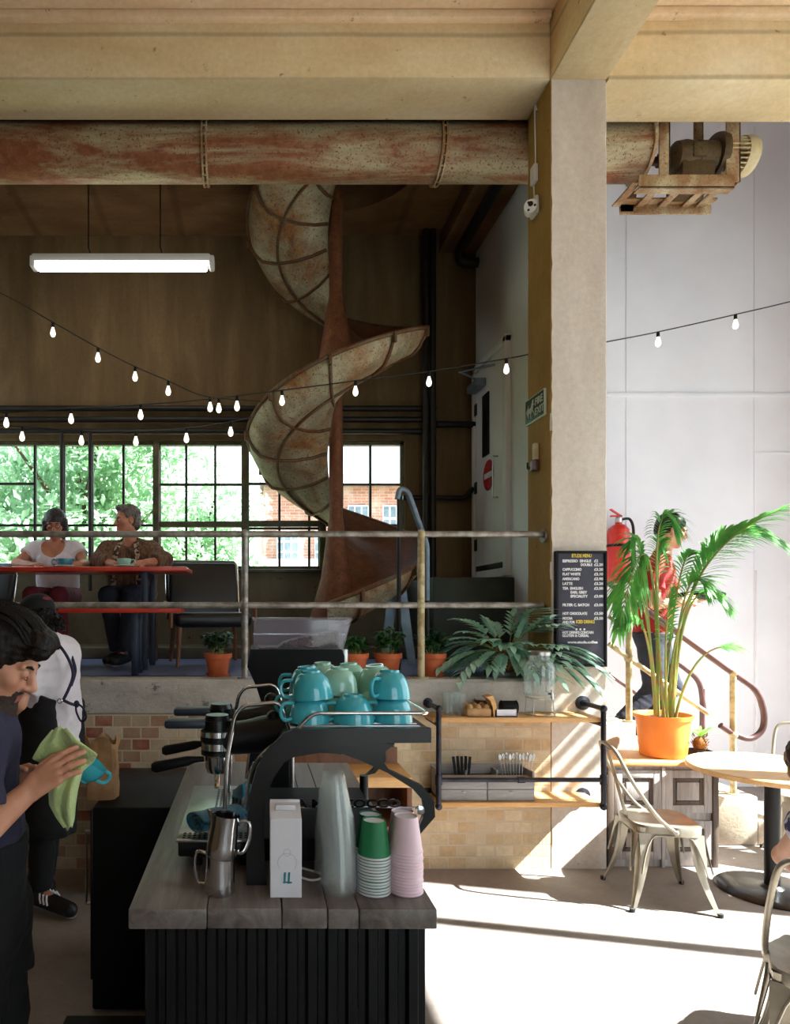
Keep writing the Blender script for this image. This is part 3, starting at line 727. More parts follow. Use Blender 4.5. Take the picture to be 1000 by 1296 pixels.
for px0, px1, d in ((834, 848, MY0 + .03), (919, 937, MY0 + .03), (878, 890, MY1 - .02)):
    x0, x1 = mxx(px0, d), mxx(px1, d)
    zz = RCEIL
    mb = MB(); mb.box(x0, x1, d - .006, d + .006, MZB + .06, zz, .002); mb.box(x1 - .012, x1, d - .006, d + .07, MZB + .06, zz, .002); mb.build('hanger_post', M['rustframe'], fr)
mo = thing('electric_motor', 'old oily gear motor with a cream fan cap on the hanging bracket', 'motor', (3.2, 4.845, MZB + .05))
AZ = DZ - .055; MYC = 4.845
mb = MB()
def lat(prof, x, mk, name, par, z=AZ, y=MYC, seg=28):
    m_ = MB(); m_.lathe(prof, seg=seg, M=Matrix.Translation((x, y, z)) @ RotY); return m_.build(name, M[mk], par)
x0 = mxx(846, MYC)
lat([(0, -.13), (.022, -.13), (.022, -.02), (.05, -.02), (.052, .02), (.03, .03), (0, .03)], x0 - .05, 'motor', 'coupling', mo)
lat([(0, 0), (.07, 0), (.115, .03), (.125, .09), (.115, .17), (.12, .175), (.12, .30), (.10, .31), (0, .31)], x0, 'motor', 'gearbox', mo)
mb = MB(); mb.box(x0 + .04, x0 + .27, MYC - .1, MYC + .1, MZB + .045, AZ - .05, .012); mb.box(x0 + .1, x0 + .2, MYC - .13, MYC - .09, AZ - .05, AZ + .05, .01); mb.build('foot', M['motor'], mo)
xf = x0 + .31
lat([(0, 0), (.15, 0), (.155, .02), (.15, .05), (.11, .06), (0, .06)], xf, 'motor', 'flange', mo, AZ + .02)
lat([(0, 0), (.095, 0), (.095, .13), (0, .13)], xf + .06, 'motor', 'housing', mo, AZ + .02)
mb = MB()
for k in range(26):
    a = 2 * PI * k / 26; Mr = Matrix.Translation((xf + .06, MYC, AZ + .02)) @ Matrix.Rotation(a, 4, 'X')
    mb.box(0, .13, -.004, .004, .09, .128, M=Mr)
mb.build('cooling_fins', M['motorcap'], mo)
lat([(0, 0), (.132, 0), (.135, .05), (.12, .085), (.07, .1), (0, .1)], xf + .19, 'motorcap', 'fan_cap', mo, AZ + .02)

# ================================================================ spiral chute
AX, AY, CRR, PITCH = .712, 5.79, .752, 1.85
LIP0 = 4.05
prof = [(.075, -.16), (.2, -.20), (.36, -.225), (.52, -.225), (.64, -.195), (.70, -.135), (.74, -.06), (CRR, 0)]
def chute_pt(th, r, h):
    a = R(th); return Vector((AX + r * math.cos(a), AY + r * math.sin(a), LIP0 + PITCH * th / 360 + h))
TH0, TH1 = -462, 312
ch = thing('spiral_chute', 'large rusty steel spiral sack chute coming through the ceiling', 'chute', (AX, AY, MZ))
seg_edges = list(range(TH0, TH1, 43)) + [TH1]
rows = []
for i in range(TH0, TH1 + 1, 6):
    rows.append([chute_pt(i, r, h) for r, h in prof] + [chute_pt(i, r - .006, h + .014) for r, h in reversed(prof)])
mb = MB(); mb.grid(rows, closed=True)
np_ = len(prof)
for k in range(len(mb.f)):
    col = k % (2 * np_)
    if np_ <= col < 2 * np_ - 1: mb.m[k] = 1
mb.add([rows[0][i] for i in range(2 * np_)], [tuple(range(2 * np_))]); mb.add([rows[-1][i] for i in range(2 * np_)], [tuple(range(2 * np_))])
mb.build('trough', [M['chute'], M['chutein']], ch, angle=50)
mb = MB(); mb.tube([chute_pt(i, CRR + .004, .004) for i in range(TH0, TH1 + 1, 5)], .017, 8); mb.build('lip_bead', M['chuterib'], ch)
mb = MB(); mb.tube([chute_pt(i, .50, -.238) for i in range(TH0, TH1 + 1, 5)], .012, 6); mb.build('runner', M['chuterib'], ch)
for th in range(TH0 + 20, TH1, 38):
    mb = MB(); mb.tube([chute_pt(th, r + .006, h - .01) for r, h in prof], .014, 6)
    mb.box(-.02, .02, -.012, .012, -.05, .03, .004, M=Matrix.Translation(chute_pt(th, CRR + .015, -.02)) @ Matrix.Rotation(R(th), 4, 'Z'))
    mb.build('rib', M['chuterib'], ch)
mb = MB(); mb.lathe([(0, 0), (.11, 0), (.11, .02), (.058, .03), (.058, 4.0), (0, 4.0)], (AX, AY, MZ), 24); mb.build('post', M['rustpost'], ch)
for zt, zb, r1 in ((2.42, 1.56, .23), (4.32, 3.62, .17)):
    mb = MB(); mb.lathe([(.06, zt), (.09, zt - .25 * (zt - zb)), (.13, zt - .6 * (zt - zb)), (r1, zb), (.06, zb)], (AX, AY - .01, 0), 28); mb.build('inner_skirt', M['rustpost'], ch)
# stand plates at the outlet
for (pa, pb, d) in (((506, 742), (522, 850), 5.35), ((498, 742), (486, 848), 5.5)):
    a, b = P(*pa, d), P(*pb, d); b.z = MZ + .003
    mb = MB(); mb.prism([(a.x - .04, a.z), (a.x + .05, a.z), (b.x + .03, b.z), (b.x - .03, b.z)], d, d + .02)
    mb.build('support_leg', M['galv'], ch)

# ================================================================ pipes on the back wall
def pipe(label, pts, r, rad=.12, mk='darkpipe', clips=None, group=None):
    mb = MB(); mb.tube(round_path(pts, rad), r, 10)
    o = mb.build('wall_pipe', M[mk]); return tag(o, label, 'pipe', group)
py = BACK - .06
for k, y_ in enumerate((517, 531, 546)):
    z = E + (VY - y_) / F * py
    pipe(['highest', 'middle', 'lowest'][k] + ' of the three horizontal pipes above the back windows', [(LX + .01, py, z), ((552 - VX) / F * py, py, z)], .028, group='pipes above the back windows')
def pv(px): return (px - VX) / F * (py - .07)
for k, px in enumerate((539, 548)):
    pipe(('left', 'right')[k] + ' of the two thick dark pipes standing against the back wall', [(pv(px), py - .07, MZ), (pv(px), py - .07, E + (VY - 296) / F * py)], .031, group='standing pipes on the back wall')
z = E + (VY - 537) / F * py
pipe('dark horizontal pipe right of the two standing pipes', [(pv(556), py, z), (SIDEX - .002, py, z)], .03)
z = E + (VY - 630) / F * py
pipe('dark pipe bending up towards the end door', [(pv(512), py, z), (pv(592), py, z), (pv(600), py, z + .08), (SIDEX - .003, py, z + .1)], .025, .05)
for k, px in enumerate((78, 114)):
    x = (px - VX) / F * (BACK - .1)
    pipe(('left', 'right')[k] + ' black rod hanging in front of the window behind the seated pair', [(x, BACK - .1, E + (VY - 549) / F * py), (x, BACK - .1, E + (VY - (748 if k else 720)) / F * py)], .018, group='window rods')
pipe('dark pipe running under the rear ceiling beam', [(1.98, 4.95, 5.07), (1.98, 6.45, 5.07), (1.98, 6.45, 4.95), (2.15, 6.45, 4.95)], .045)

# ================================================================ railing at the deck edge
RY = 4.35
ra = thing('railing', 'worn steel pipe railing along the edge of the raised deck', 'railing', (0, RY, MZ))
zt = E + (VY - 676) / F * RY; zm = E + (VY - 766) / F * RY
for z, nm, r in ((zt, 'top_rail', .021), (zm, 'mid_rail', .021)):
    mb = MB(); pts = [(LX + .01, RY, z), ((668 - VX) / F * RY, RY, z), (COLX0 - .012, RY + .02, z)]
    mb.tube(pts, r, 12)
    if nm == 'top_rail': mb.lathe([(0, 0), (.045, 0), (.045, .012), (0, .012)], M=Matrix.Translation((COLX0 - .013, RY + .02, z - .01)) @ RotY)
    mb.build(nm, M['railsteel'], ra)
for px, mk in ((-130, 'railsteel'), (310, 'railsteel'), (533, 'creampost')):
    x = (px - VX) / F * RY; mb = MB()
    mb.tube([(x, RY, MZ), (x, RY, zt)], .023, 12); mb.lathe([(0, 0), (.05, 0), (.05, .01), (0, .01)], (x, RY, MZ), 16)
    mb.ell((x, RY, zt), .031, 12, 8); mb.ell((x, RY, zm), .031, 12, 8)
    mb.build('post', M[mk], ra)
# short stair handrail by the landing
hr = thing('step_handrail', 'bent dark and grey handrail standing right of the chute outlet', 'handrail', P(533, 850, 4.93))
d = 4.93
mb = MB(); mb.tube(round_path([P(503, 632, d), P(506, 618, d), P(516, 622, d), P(540, 690, d), P(540, 760, d)], .05), .022, 10); mb.build('upper_rail', M['galv'], hr)
q = P(505, 690, d); mb = MB(); mb.tube([P(505, 622, d), Vector((q.x, d, MZ))], .016, 10); mb.build('post', M['darkpipe'], hr)
q = P(540, 760, d); mb = MB(); mb.tube([q, Vector((q.x, d, MZ))], .02, 10); mb.build('post', M['darkpipe'], hr)

# ================================================================ fluorescent light
d = 5.62
a, b = P(42, 337, d), P(267, 330, d)
fl = thing('fluorescent_light', 'lit fluorescent batten light hanging on two cords', 'ceiling light', ((a.x + b.x) / 2, d, a.z - .03))
MB().box(a.x, b.x, d - .06, d + .06, a.z + .015, a.z + .085, .02).build('housing', M['whiteplastic'], fl)
mb = MB(); mb.box(a.x + .03, b.x - .03, d - .052, d + .052, a.z - .03, a.z + .02, .02); mb.build('tube', M['tubeglow'], fl)
for x in (a.x, b.x): MB().box(x - .015, x + .03, d - .058, d + .058, a.z - .025, a.z + .07, .015).build('end_cap', M['whiteplastic'], fl)
for px in (112, 203):
    x = P(px, 300, d).x; mb = MB(); mb.tube([(x, d, a.z + .08), (x + .012, d, a.z + .12), (x, d, a.z + .15), (x, d, MCEIL)], .0065, 6); mb.build('cord', M['darkpipe'], fl)

# ================================================================ festoon lights
def festoon(label, pts, bulbs, group='festoon light strings'):
    """pts: (px,py,d) wire; bulbs: (px,py of bulb)"""
    w = smooth_path([P(*p) for p in pts], 10)
    t = thing('string_lights', label, 'string lights', w[len(w) // 2].copy(), group)
    mb = MB(); mb.tube(w, .0045, 6); mb.build('cable', M['darkpipe'], t)
    for (px, py_) in bulbs:
        best = min(w, key=lambda p: abs(VX + p.x / p.y * F - px))
        c = Vector(((px - VX) / F * best.y, best.y, best.z))
        mb = MB(); mb.lathe([(0, 0), (.011, -.002), (.0115, -.03), (.010, -.038), (0, -.038)], c, 12); s = mb.build('bulb_holder', M['blackmatt'], t)
        mb = MB(); mb.lathe([(0, -.034), (.009, -.038), (.0115, -.05), (.018, -.071), (.0195, -.084), (.016, -.099), (.007, -.107), (0, -.108)], c, 16); mb.build('bulb', M['bulbglow'], s)
dl = 4.62
festoon('string of lit bulbs sagging from upper left to the chute', [(-60, 352, 4.95), (0, 371, 4.95), (67, 408, 4.95), (124, 440, 4.95), (171, 464, 4.95), (213, 482, 4.95), (248, 498, 4.95), (277, 504, 4.95), (330, 508, 4.95)],
        [(67, 0), (124, 0), (171, 0), (213, 0), (266, 0), (277, 0)])
festoon('string of lit bulbs strung across above the windows to the column', [(-60, 522, 4.8), (8, 522, 4.8), (90, 517, 4.8), (178, 512, 4.8), (265, 505, 4.8), (357, 494, 4.8), (450, 482, 4.8), (543, 470, 4.8), (641, 454, 4.8), (680, 446, 4.8)],
        [(8, 0), (90, 0), (178, 0), (300, 0), (357, 0), (450, 0), (543, 0), (641, 0)])
festoon('lowest string of lit bulbs close to the back window heads', [(-60, 536, 5.0), (28, 540, 5.0), (103, 545, 5.0), (172, 546, 5.0), (236, 542, 5.0), (292, 534, 5.0), (318, 528, 5.0)], [(28, 0), (103, 0), (172, 0), (236, 0), (292, 0)])
festoon('string of small bulbs on the right of the column', [(766, 433, 4.62), (833, 420, 4.9), (931, 398, 5.0), (1030, 374, 5.1), (1185, 330, 5.2)], [(833, 0), (931, 0)])

# ================================================================ things on the column
cm = thing('security_camera', 'small white security camera on the flank of the column', 'security camera', (COLX0 - .05, 4.46, 4.2))
c = P(676, 258, 4.40); cx = COLX0
zc = c.z
mb = MB(); mb.box(cx - .03, cx, 4.44, 4.54, zc - .03, zc + .09, .012); mb.build('mount', M['whiteplastic'], cm)
Mc = Matrix.Translation((cx - .055, 4.455, zc)) @ Matrix.Rotation(R(-22), 4, 'Z') @ Matrix.Rotation(R(100), 4, 'X')
mb = MB(); mb.lathe([(0, -.045), (.035, -.045), (.043, -.03), (.043, .05), (.04, .055), (0, .055)], seg=24, M=Mc); mb.build('body', M['whiteplastic'], cm)
mb = MB(); mb.lathe([(0, .053), (.016, .053), (.016, .058), (0, .058)], (0, .012, 0), seg=16, M=Mc); 
for k in range(3):
    a_ = k * 2.1; mb.ell((.026 * math.cos(a_), .026 * math.sin(a_), .055), (.008, .008, .005), 8, 6, M=Mc)
mb.build('lens', M['blackgloss'], cm)
mb = MB(); mb.tube(smooth_path([(cx - .01, 4.5, zc + .08), (cx - .012, 4.52, zc + .3), (cx - .008, 4.49, zc + .33), (cx - .008, 4.5, zc + .7), (cx - .008, 4.47, 4.95)]), .005, 6); mb.box(cx - .03, cx, 4.46, 4.53, zc + .19, zc + .31, .008); mb.build('cable', M['whiteplastic'], cm)
def text_mesh(s, size, mk, name, parent, M4, depth=.001, align='LEFT', shear=0, sx=1, bold=0):
    cu = bpy.data.curves.new('lettering', 'FONT'); cu.body = s; cu.size = size; cu.extrude = depth; cu.align_x = align; cu.shear = shear; cu.offset = bold
    cu.resolution_u = 3
    tmp = bpy.data.objects.new('lettering', cu); C.objects.link(tmp)
    bpy.context.view_layer.update()
    me = bpy.data.meshes.new_from_object(tmp.evaluated_get(bpy.context.evaluated_depsgraph_get()))
    bpy.data.objects.remove(tmp); bpy.data.curves.remove(cu)
    off = woff(parent)
    me.transform(Matrix.Translation(-off) @ M4 @ Matrix.Diagonal((sx, 1, 1, 1)))
    me.materials.clear(); me.materials.append(M[mk])
    me.name = name
    o = bpy.data.objects.new(name, me); C.objects.link(o); o.parent = parent; return o
# fire exit sign on the ochre flank: local x runs toward the viewer
sx0 = COLX0 - .012
ys0, ys1 = 4.30, 4.62
def flank(y, z): return Matrix.Translation((sx0 - .003, y, z)) @ Matrix(((0, 0, -1, 0), (-1, 0, 0, 0), (0, 1, 0, 0), (0, 0, 0, 1)))
es = thing('fire_exit_sign', 'dark green fire exit sign with arrow on the column flank', 'sign', (sx0, 4.46, 2.86))
z0 = 2.86; yA, yB = 4.632, 4.345
z0 = E + (VY - 538) / F * 4.62 ; z1 = z0 + .155
MB().box(sx0 - .004, sx0 + .012, yB - .008, yA + .004, z0 - .008, z1 + .008, .002).build('border', M['signpale'], es)
MB().box(sx0 - .007, sx0, yB, yA - .004, z0, z1, .001).build('panel', M['signgreen'], es)
Mf = lambda y, z: Matrix.Translation((sx0 - .0085, y, z)) @ Matrix(((0, 0, -1, 0), (-1, 0, 0, 0), (0, 1, 0, 0), (0, 0, 0, 1)))
text_mesh('FIRE', .066, 'signpale', 'lettering', es, Mf(yB + .125, z0 + .088), bold=.001)
text_mesh('EXIT', .066, 'signpale', 'lettering', es, Mf(yB + .125, z0 + .022), bold=.001)
mb = MB(); u = lambda a, b: (yA - .02 - a, z0 + .02 + b)
mb.prism([u(0, .055), u(.04, .1), u(.04, .072), u(.075, .072), u(.075, .04), u(.04, .04), u(.04, .01)], sx0 - .0095, sx0 - .0068, 'x'); mb.build('arrow', M['signpale'], es)
mb = MB(); cyy = yA - .128
mb.ell((sx0 - .008, cyy, z0 + .128), (.002, .012, .012), 10, 8)
for A_, B_, r in (((cyy, .115), (cyy + .01, .07), .013), ((cyy + .01, .075), (cyy + .035, .055), .008), ((cyy + .035, .055), (cyy + .03, .022), .007), ((cyy + .005, .07), (cyy - .02, .045), .008), ((cyy - .02, .045), (cyy - .035, .02), .007), ((cyy, .108), (cyy + .03, .09), .006), ((cyy, .108), (cyy - .028, .1), .006)):
    mb.tube([(sx0 - .0075, A_[0], z0 + A_[1]), (sx0 - .0075, B_[0], z0 + B_[1])], r * .6, 6)
mb.build('running_figure', M['signpale'], es)
ks = thing('switch_box', 'small pale and dark switch box on the column flank below the exit sign', 'switch', (sx0, 4.47, 2.55))
zc = E + (VY - 588) / F * 4.47
MB().box(sx0 - .03, sx0 + .01, 4.44, 4.50, zc - .04, zc + .03, .006).build('box', M['plumrail'], ks)
MB().box(sx0 - .02, sx0 + .01, 4.45, 4.49, zc + .03, zc + .14, .004).build('cover', M['motorcap'], ks)
mb = MB(); mb.tube(round_path([(sx0 - .02, 4.5, zc), (sx0 - .025, 4.55, zc - .02), (sx0 - .025, 4.55, zc + .03)], .02), .006, 6); mb.build('lever', M['blackmetal'], ks)

# menu board
mn = thing('menu_board', 'dark letter board coffee menu hanging on the column', 'menu board', (2.05, COLY0 - .03, 1.25))
dm = COLY0 - .03
A_, B_ = P(704, 843, dm), P(767, 698, dm)
mw = B_.x - A_.x
MB().box(A_.x, B_.x, dm, COLY0 - .006, A_.z, B_.z, .004).build('panel', M['board'], mn)
mb = MB(); fw = .012
mb.box(A_.x - .004, A_.x + fw, dm - .01, COLY0 - .004, A_.z - .004, B_.z + .004, .003); mb.box(B_.x - fw, B_.x + .004, dm - .01, COLY0 - .004, A_.z - .004, B_.z + .004, .003)
mb.box(A_.x, B_.x, dm - .01, COLY0 - .004, B_.z - fw, B_.z + .004, .003); mb.box(A_.x, B_.x, dm - .01, COLY0 - .004, A_.z - .004, A_.z + fw, .003)
mb.build('frame', M['blackmatt'], mn)
def line(txt, px, py_, mk='letterwhite', w=None, h=3.3):
    p = P(px, py_, dm - .001)
    size = h / F * dm / .70
    Mt = Matrix.Translation(p) @ Matrix.Rotation(R(90), 4, 'X')
    o = text_mesh(txt, size, mk, 'lettering', mn, Mt, .0015, bold=.0008)
    if w:
        me = o.data; xs = [v.co.x for v in me.vertices]; x_0 = min(xs); cur = max(xs) - x_0; k = (w / F * dm) / cur
        for v in me.vertices: v.co.x = x_0 + (v.co.x - x_0) * k
    return o
line('ETUDE MENU', 723.5, 705.3, 'letteryellow', 25, 4.2)
for txt, px, py_, w in (('ESPRESSO  SINGLE', 712, 711.5, 36), ('DOUBLE', 735, 716.3, 14.5), ('CAPPUCCINO', 712, 722.3, 24), ('FLAT WHITE', 712, 728.2, 22.5), ('AMERICANO', 712, 734.2, 21.5),
                        ('LATTE', 712, 740.2, 12.5), ('TEA  ENGLISH', 712, 746.2, 26), ('EARL GREY', 722, 751.2, 21), ('SPECIALITY', 722, 756.2, 22), ('FILTER C. BATCH', 712, 767.2, 33.5),
                        ('HOT CHOCOLATE', 712, 778, 31), ('MOCHA', 712, 784.2, 12.5), ('AND FOR', 712, 789, 16), ('HOT DRINKS CONTAIN', 711.5, 802, 39.5), ('GLUTEN & CEREAL', 711.5, 806, 34), ('www.etude.coffee', 718.5, 814.2, 38)):
    line(txt, px, py_, w=w)
line('ICED DRINKS', 729, 788.8, 'letteryellow', 23.5, 4)
for txt, py_ in (('£2', 711.5), ('£2.20', 716.3), ('£3.20', 722.3), ('£3.10', 728.2), ('£2.90', 734.2), ('£3.20', 740.2), ('£2.50', 746.2), ('£3.00', 756.2), ('£3.00', 767.2), ('£3.50', 778), ('£3.50', 784.2)):
    line(txt, 752, py_, w=5 if txt == '£2' else 11.3)
mb = MB()
for px in (729.7, 734.7, 739.7):
    q = P(px, 796.5, dm - .001); mb.ell(q, (.007, .002, .007), 10, 6)
mb.build('dot_row', M['letterwhite'], mn)
# ================================================================ furniture on the deck
def trestle(name, label, cat, px0, px1, y0, y1, ztop, leg_px, leg_len):
    ym = y0
    x0 = (px0 - VX) / F * ym; x1 = (px1 - VX) / F * ym
    t = thing(name, label, cat, ((x0 + x1) / 2, (y0 + y1) / 2, MZ))
    MB().box(x0, x1, y0, y1, ztop - .035, ztop, .008).build('table_top' if cat == 'table' else 'seat', M['redwood'], t)
    for lp in leg_px:
        for y in (y0 + .05, y1 - .05):
            x = (lp - VX) / F * (y0 + .05); mb = MB()
            mb.box(x - .022, x + .022, y - .02, y + .02, MZ, ztop - .034, .005)
            mb.build('leg', M['blueleg'], t)
        x = (lp - VX) / F * (y0 + .05)
        MB().box(x - .015, x + .015, y0 + .04, y1 - .04, ztop - .08, ztop - .036, .004).build('cross_rail', M['blueleg'], t)
    return t
trestle('folding_table', 'long red topped table the two seated people lean on', 'table', -110, 236, 4.92, 5.42, MZ + .755, (183, -60), 0)
trestle('folding_bench', 'red bench on the near side of the red table', 'bench', -110, 229, 4.50, 4.76, MZ + .455, (171, -60), 0)
tb = thing('stool_bench', 'pale wooden bench the two people sit on behind the red table', 'bench', (-1.4, 5.72, MZ))
MB().box(-2.02, -.76, 5.56, 5.86, MZ + .43, MZ + .47, .008).build('seat', M['shelfwood'], tb)
for x in (-1.95, -.84):
    for y in (5.60, 5.82): MB().box(x - .02, x + .02, y - .02, y + .02, MZ, MZ + .431, .004).build('leg', M['brownwood'], tb)
def lounge(label, loc, rz):
    t = thing('lounge_chair', label, 'chair', (0, 0, 0), 'black leather lounge chairs')
    mb = MB(); mb.box(-.3, .3, -.3, .28, .30, .42, .045, seg=3); mb.build('seat', M['leather'], t)
    Mb = Matrix.Translation((0, .27, .36)) @ Matrix.Rotation(R(-14), 4, 'X')
    mb = MB(); mb.box(-.3, .3, -.035, .05, .02, .50, .03, M=Mb, seg=3); mb.build('backrest', M['leather'], t)
    mb = MB(); mb.tube(round_path([Mb @ Vector((-.31, .02, .0)), Mb @ Vector((-.31, .02, .52)), Mb @ Vector((.31, .02, .52)), Mb @ Vector((.31, .02, .0))], .05), .011, 8); mb.build('back_frame', M['chrome'], t)
    for x in (-.26, .26):
        for y in (-.25, .27):
            mb = MB(); mb.tube([(x, y, .31), (x * 1.08, y * 1.15, 0)], [.022, .014], 8); mb.build('leg', M['brownwood'], t)
    for x in (-.33, .33):
        mb = MB(); mb.tube(round_path([(x, -.27, .3), (x, -.27, .47), (x, .30, .5)], .05), .016, 8); mb.build('arm', M['brownwood'], t)
    t.location = loc; t.rotation_euler = (0, 0, rz)
lounge('black leather lounge chair right of the seated man', (-.36, 5.50, MZ), R(12))
lounge('black leather lounge chair at the left edge beside the seated woman', (-2.52, 5.82, MZ), R(-10))

# cups on the red table
def cup_proto(name, label, mk, r=.052, h=.062, saucer=None):
    t = thing(name, label, 'cup')
    mb = MB(); w = .004
    mb.shell([(.0, .004), (.020, .004), (.0225, 0), (.0265, 0), (.0275, .006), (r * .62, h * .12), (r * .82, h * .32), (r * .93, h * .55), (r * .985, h * .8), (r, h), (r - w, h), (r * .98 - w, h * .8), (r * .925 - w, h * .56), (r * .81 - w, h * .34), (r * .55, h * .17), (.02, .013), (0, .010)], seg=32)
    mb.build('bowl', M[mk], t)
    mb = MB(); mb.tube(smooth_path([(r * .93, 0, h * .84), (r + .019, 0, h * .88), (r + .030, 0, h * .62), (r + .020, 0, h * .32), (r * .84, 0, h * .30)], 5), .0052, 8); mb.build('handle', M[mk], t)
    return t
TT = MZ + .7555
def saucer(label, loc, mk, r=.075):
    mb = MB(); mb.shell([(0, 0), (.035, 0), (.04, .002), (r, .014), (r - .002, .018), (.04, .006), (0, .004)], seg=32)
    o = mb.build('saucer', M[mk], origin=(0, 0, 0)); o.location = loc; return tag(o, label, 'saucer')
q = P(82, 716, 5.08); saucer('white saucer under the blue cup on the red table', (q.x, 5.08, TT), 'porcelain')
c_ = cup_proto('coffee_cup', 'blue cup on the red table in front of the seated woman', 'bluecup', .064, .062); c_.location = (q.x, 5.08, TT + .005); c_.rotation_euler.z = R(190)
q = P(157, 716, 5.06); saucer('pale saucer under the sage green cup on the red table', (q.x, 5.06, TT), 'porcelain', .08)
c_ = cup_proto('coffee_cup', 'sage green cup on the red table in front of the seated man', 'sage', .054, .062); c_.location = (q.x, 5.06, TT + .005); c_.rotation_euler.z = R(0)

# ================================================================ potted plants on the deck edge
def leaf(mb, base, d, up, length, width, droop=.3, n=4, fold=.12):
    """one curved leaf blade from base along d"""
    d = Vector(d).normalized(); side = d.cross(Vector(up))
    if side.length < 1e-4: side = d.orthogonal()
    side.normalize(); nrm = side.cross(d).normalized()
    rows = []
    for i in range(n + 1):
        t = i / n
        c = Vector(base) + d * (length * t) - Vector((0, 0, 1)) * (droop * length * t * t)
        w = width * math.sin(PI * min(1, .06 + t * .94)) ** .8 * (1 - .25 * t) if i < n else width * .03
        rows.append([c - side * w * .5 + nrm * w * fold, c, c + side * w * .5 + nrm * w * fold])
    mb.grid(rows)
def pot(t, s=1.0):
    mb = MB(); mb.shell([(0, .012), (.062 * s, .012), (.064 * s, .02), (.082 * s, .118 * s), (.092 * s, .12 * s), (.094 * s, .152 * s), (.086 * s, .152 * s), (.08 * s, .12 * s), (.06 * s, .028), (0, .024)], seg=32); mb.build('pot', M['terracotta'], t)
    mb = MB(); mb.shell([(0, 0), (.072 * s, 0), (.082 * s, .022), (.078 * s, .022), (.07 * s, .006), (0, .006)], seg=32); mb.build('pot_saucer', M['terracotta'], t)
    mb = MB(); mb.lathe([(0, .12 * s), (.081 * s, .122 * s), (.081 * s, .132 * s), (.05 * s, .137 * s), (0, .139 * s)], seg=24); mb.build('soil', M['soil'], t)
def small_plant(label, loc, hgt, spread, mk, seed, lw=.055, nst=13):
    r_ = random.Random(seed)
    t = thing('potted_plant', label, 'potted plant', (0, 0, 0), 'terracotta plant pots on the deck edge')
    pot(t)
    ms = MB(); ml = MB()
    for k in range(nst):
        a = r_.random() * 6.28; out = r_.random() ** .6 * spread; h = hgt * (.55 + .45 * r_.random()) * (1 - .3 * out / spread)
        b = Vector((.03 * math.cos(a), .03 * math.sin(a), .135)); tip = Vector((math.cos(a) * out, math.sin(a) * out, .14 + h))
        mid = (b + tip) / 2 + Vector((0, 0, .03))
        path = smooth_path([b, mid, tip], 5); ms.tube(path, .0028, 5)
        for j, p in enumerate(path[3:]):
            for q_ in (0, 1):
                a2 = a + (q_ * 2 - 1) * 1.2 + r_.uniform(-.7, .7) + j * .5
                leaf(ml, p, (math.cos(a2), math.sin(a2), r_.uniform(.0, .6)), (0, 0, 1), lw * r_.uniform(.75, 1.3), lw * .62, .45)
    ms.build('stems', M['palmstem'], t); ml.build('foliage', M[mk], t)
    t.location = loc; return t
for (px, py_, label, h, sp, mk, sd) in ((276, 859, 'potted green plant alone left of the coffee grinder on the deck edge', .19, .11, 'leafdark', 1), (449, 857, 'potted plant half hidden behind the grinder on the deck edge', .15, .09, 'leafmid', 2),
                                (491, 859, 'potted plant in terracotta just right of the half hidden one', .21, .10, 'leafmid', 3), (547, 859, 'potted plant in terracotta nearest the blue green fern', .18, .12, 'leafdark', 4)):
    d = 4.50; q = P(px, py_, d); small_plant(label, (q.x, d, MZ), h, sp, mk, sd)
# blue-green fern on a slate tray
fd = 4.47; q = P(641, 858, fd)
ft = thing('fern_plant', 'large blue green fern with a brown root ball on the deck edge beside the column', 'fern', (0, 0, 0))
MB().box(-.12, .13, -.07, .09, 0, .035, .006).build('tray', M['slate'], ft)
mb = MB(); mb.ell((-.01, .0, .095), (.105, .09, .08), 20, 14)
for _ in range(200):
    a = rng.rand() * 6.28; b_ = rng.rand() * 2 - .6
    v = Vector((-.01 + .104 * math.cos(a) * math.cos(b_), .089 * math.sin(a) * math.cos(b_), .095 + .08 * math.sin(b_)))
    mb.tube([v, v + Vector((rng.randn() * .012, rng.randn() * .012, .02 + .02 * rng.rand()))], .0016, 4)
mb.build('root_ball', M['coir'], ft)
ms = MB(); ml = MB(); rr_ = random.Random(8)
for k in range(46):
    a = k * 2.399; el = rr_.uniform(.1, 1.3); ln = rr_.uniform(.26, .46)
    if math.sin(a) < -.55: ln *= .75
    d0 = Vector((math.cos(a) * math.cos(el), math.sin(a) * math.cos(el) * .75, math.sin(el)))
    base = Vector((.04 * math.cos(a), .03 * math.sin(a), .15))
    path = [base + d0 * (ln * t) - Vector((0, 0, 1)) * (.55 * ln * t * t * math.cos(el)) for t in [i / 9 for i in range(10)]]
    for p in path: p.y = min(p.y, .30)
    if d0.x > .15:
        for t_, p in enumerate(path):
            w_ = max(0, (p.x - .10) / .12); p.y -= min(1, w_) * (max(0, p.y + .24)) 
    ms.tube(path, .0032, 5)
    for i in range(4, 10):
        p = path[i]; tg = (path[i] - path[i - 1]).normalized(); sd = tg.cross(Vector((0, 0, 1))).normalized()
        for s_ in (-1, 1):
            leaf(ml, p, tg * .75 + sd * s_ * .8 + Vector((0, 0, .1)), (0, 0, 1), ln * (.33 - .014 * abs(i - 6)), .046, .25, 4, .1)
    leaf(ml, path[-1], path[-1] - path[-2], (0, 0, 1), ln * .32, .046, .3)
ms.build('stems', M['palmstem'], ft); ml.build('foliage', M['fern'], ft)
for o_ in ft.children:
    for v_ in o_.data.vertices:
        if v_.co.x + q.x > 1.85: v_.co.y = min(v_.co.y, 4.215 - fd)
ft.location = (q.x, fd, MZ)

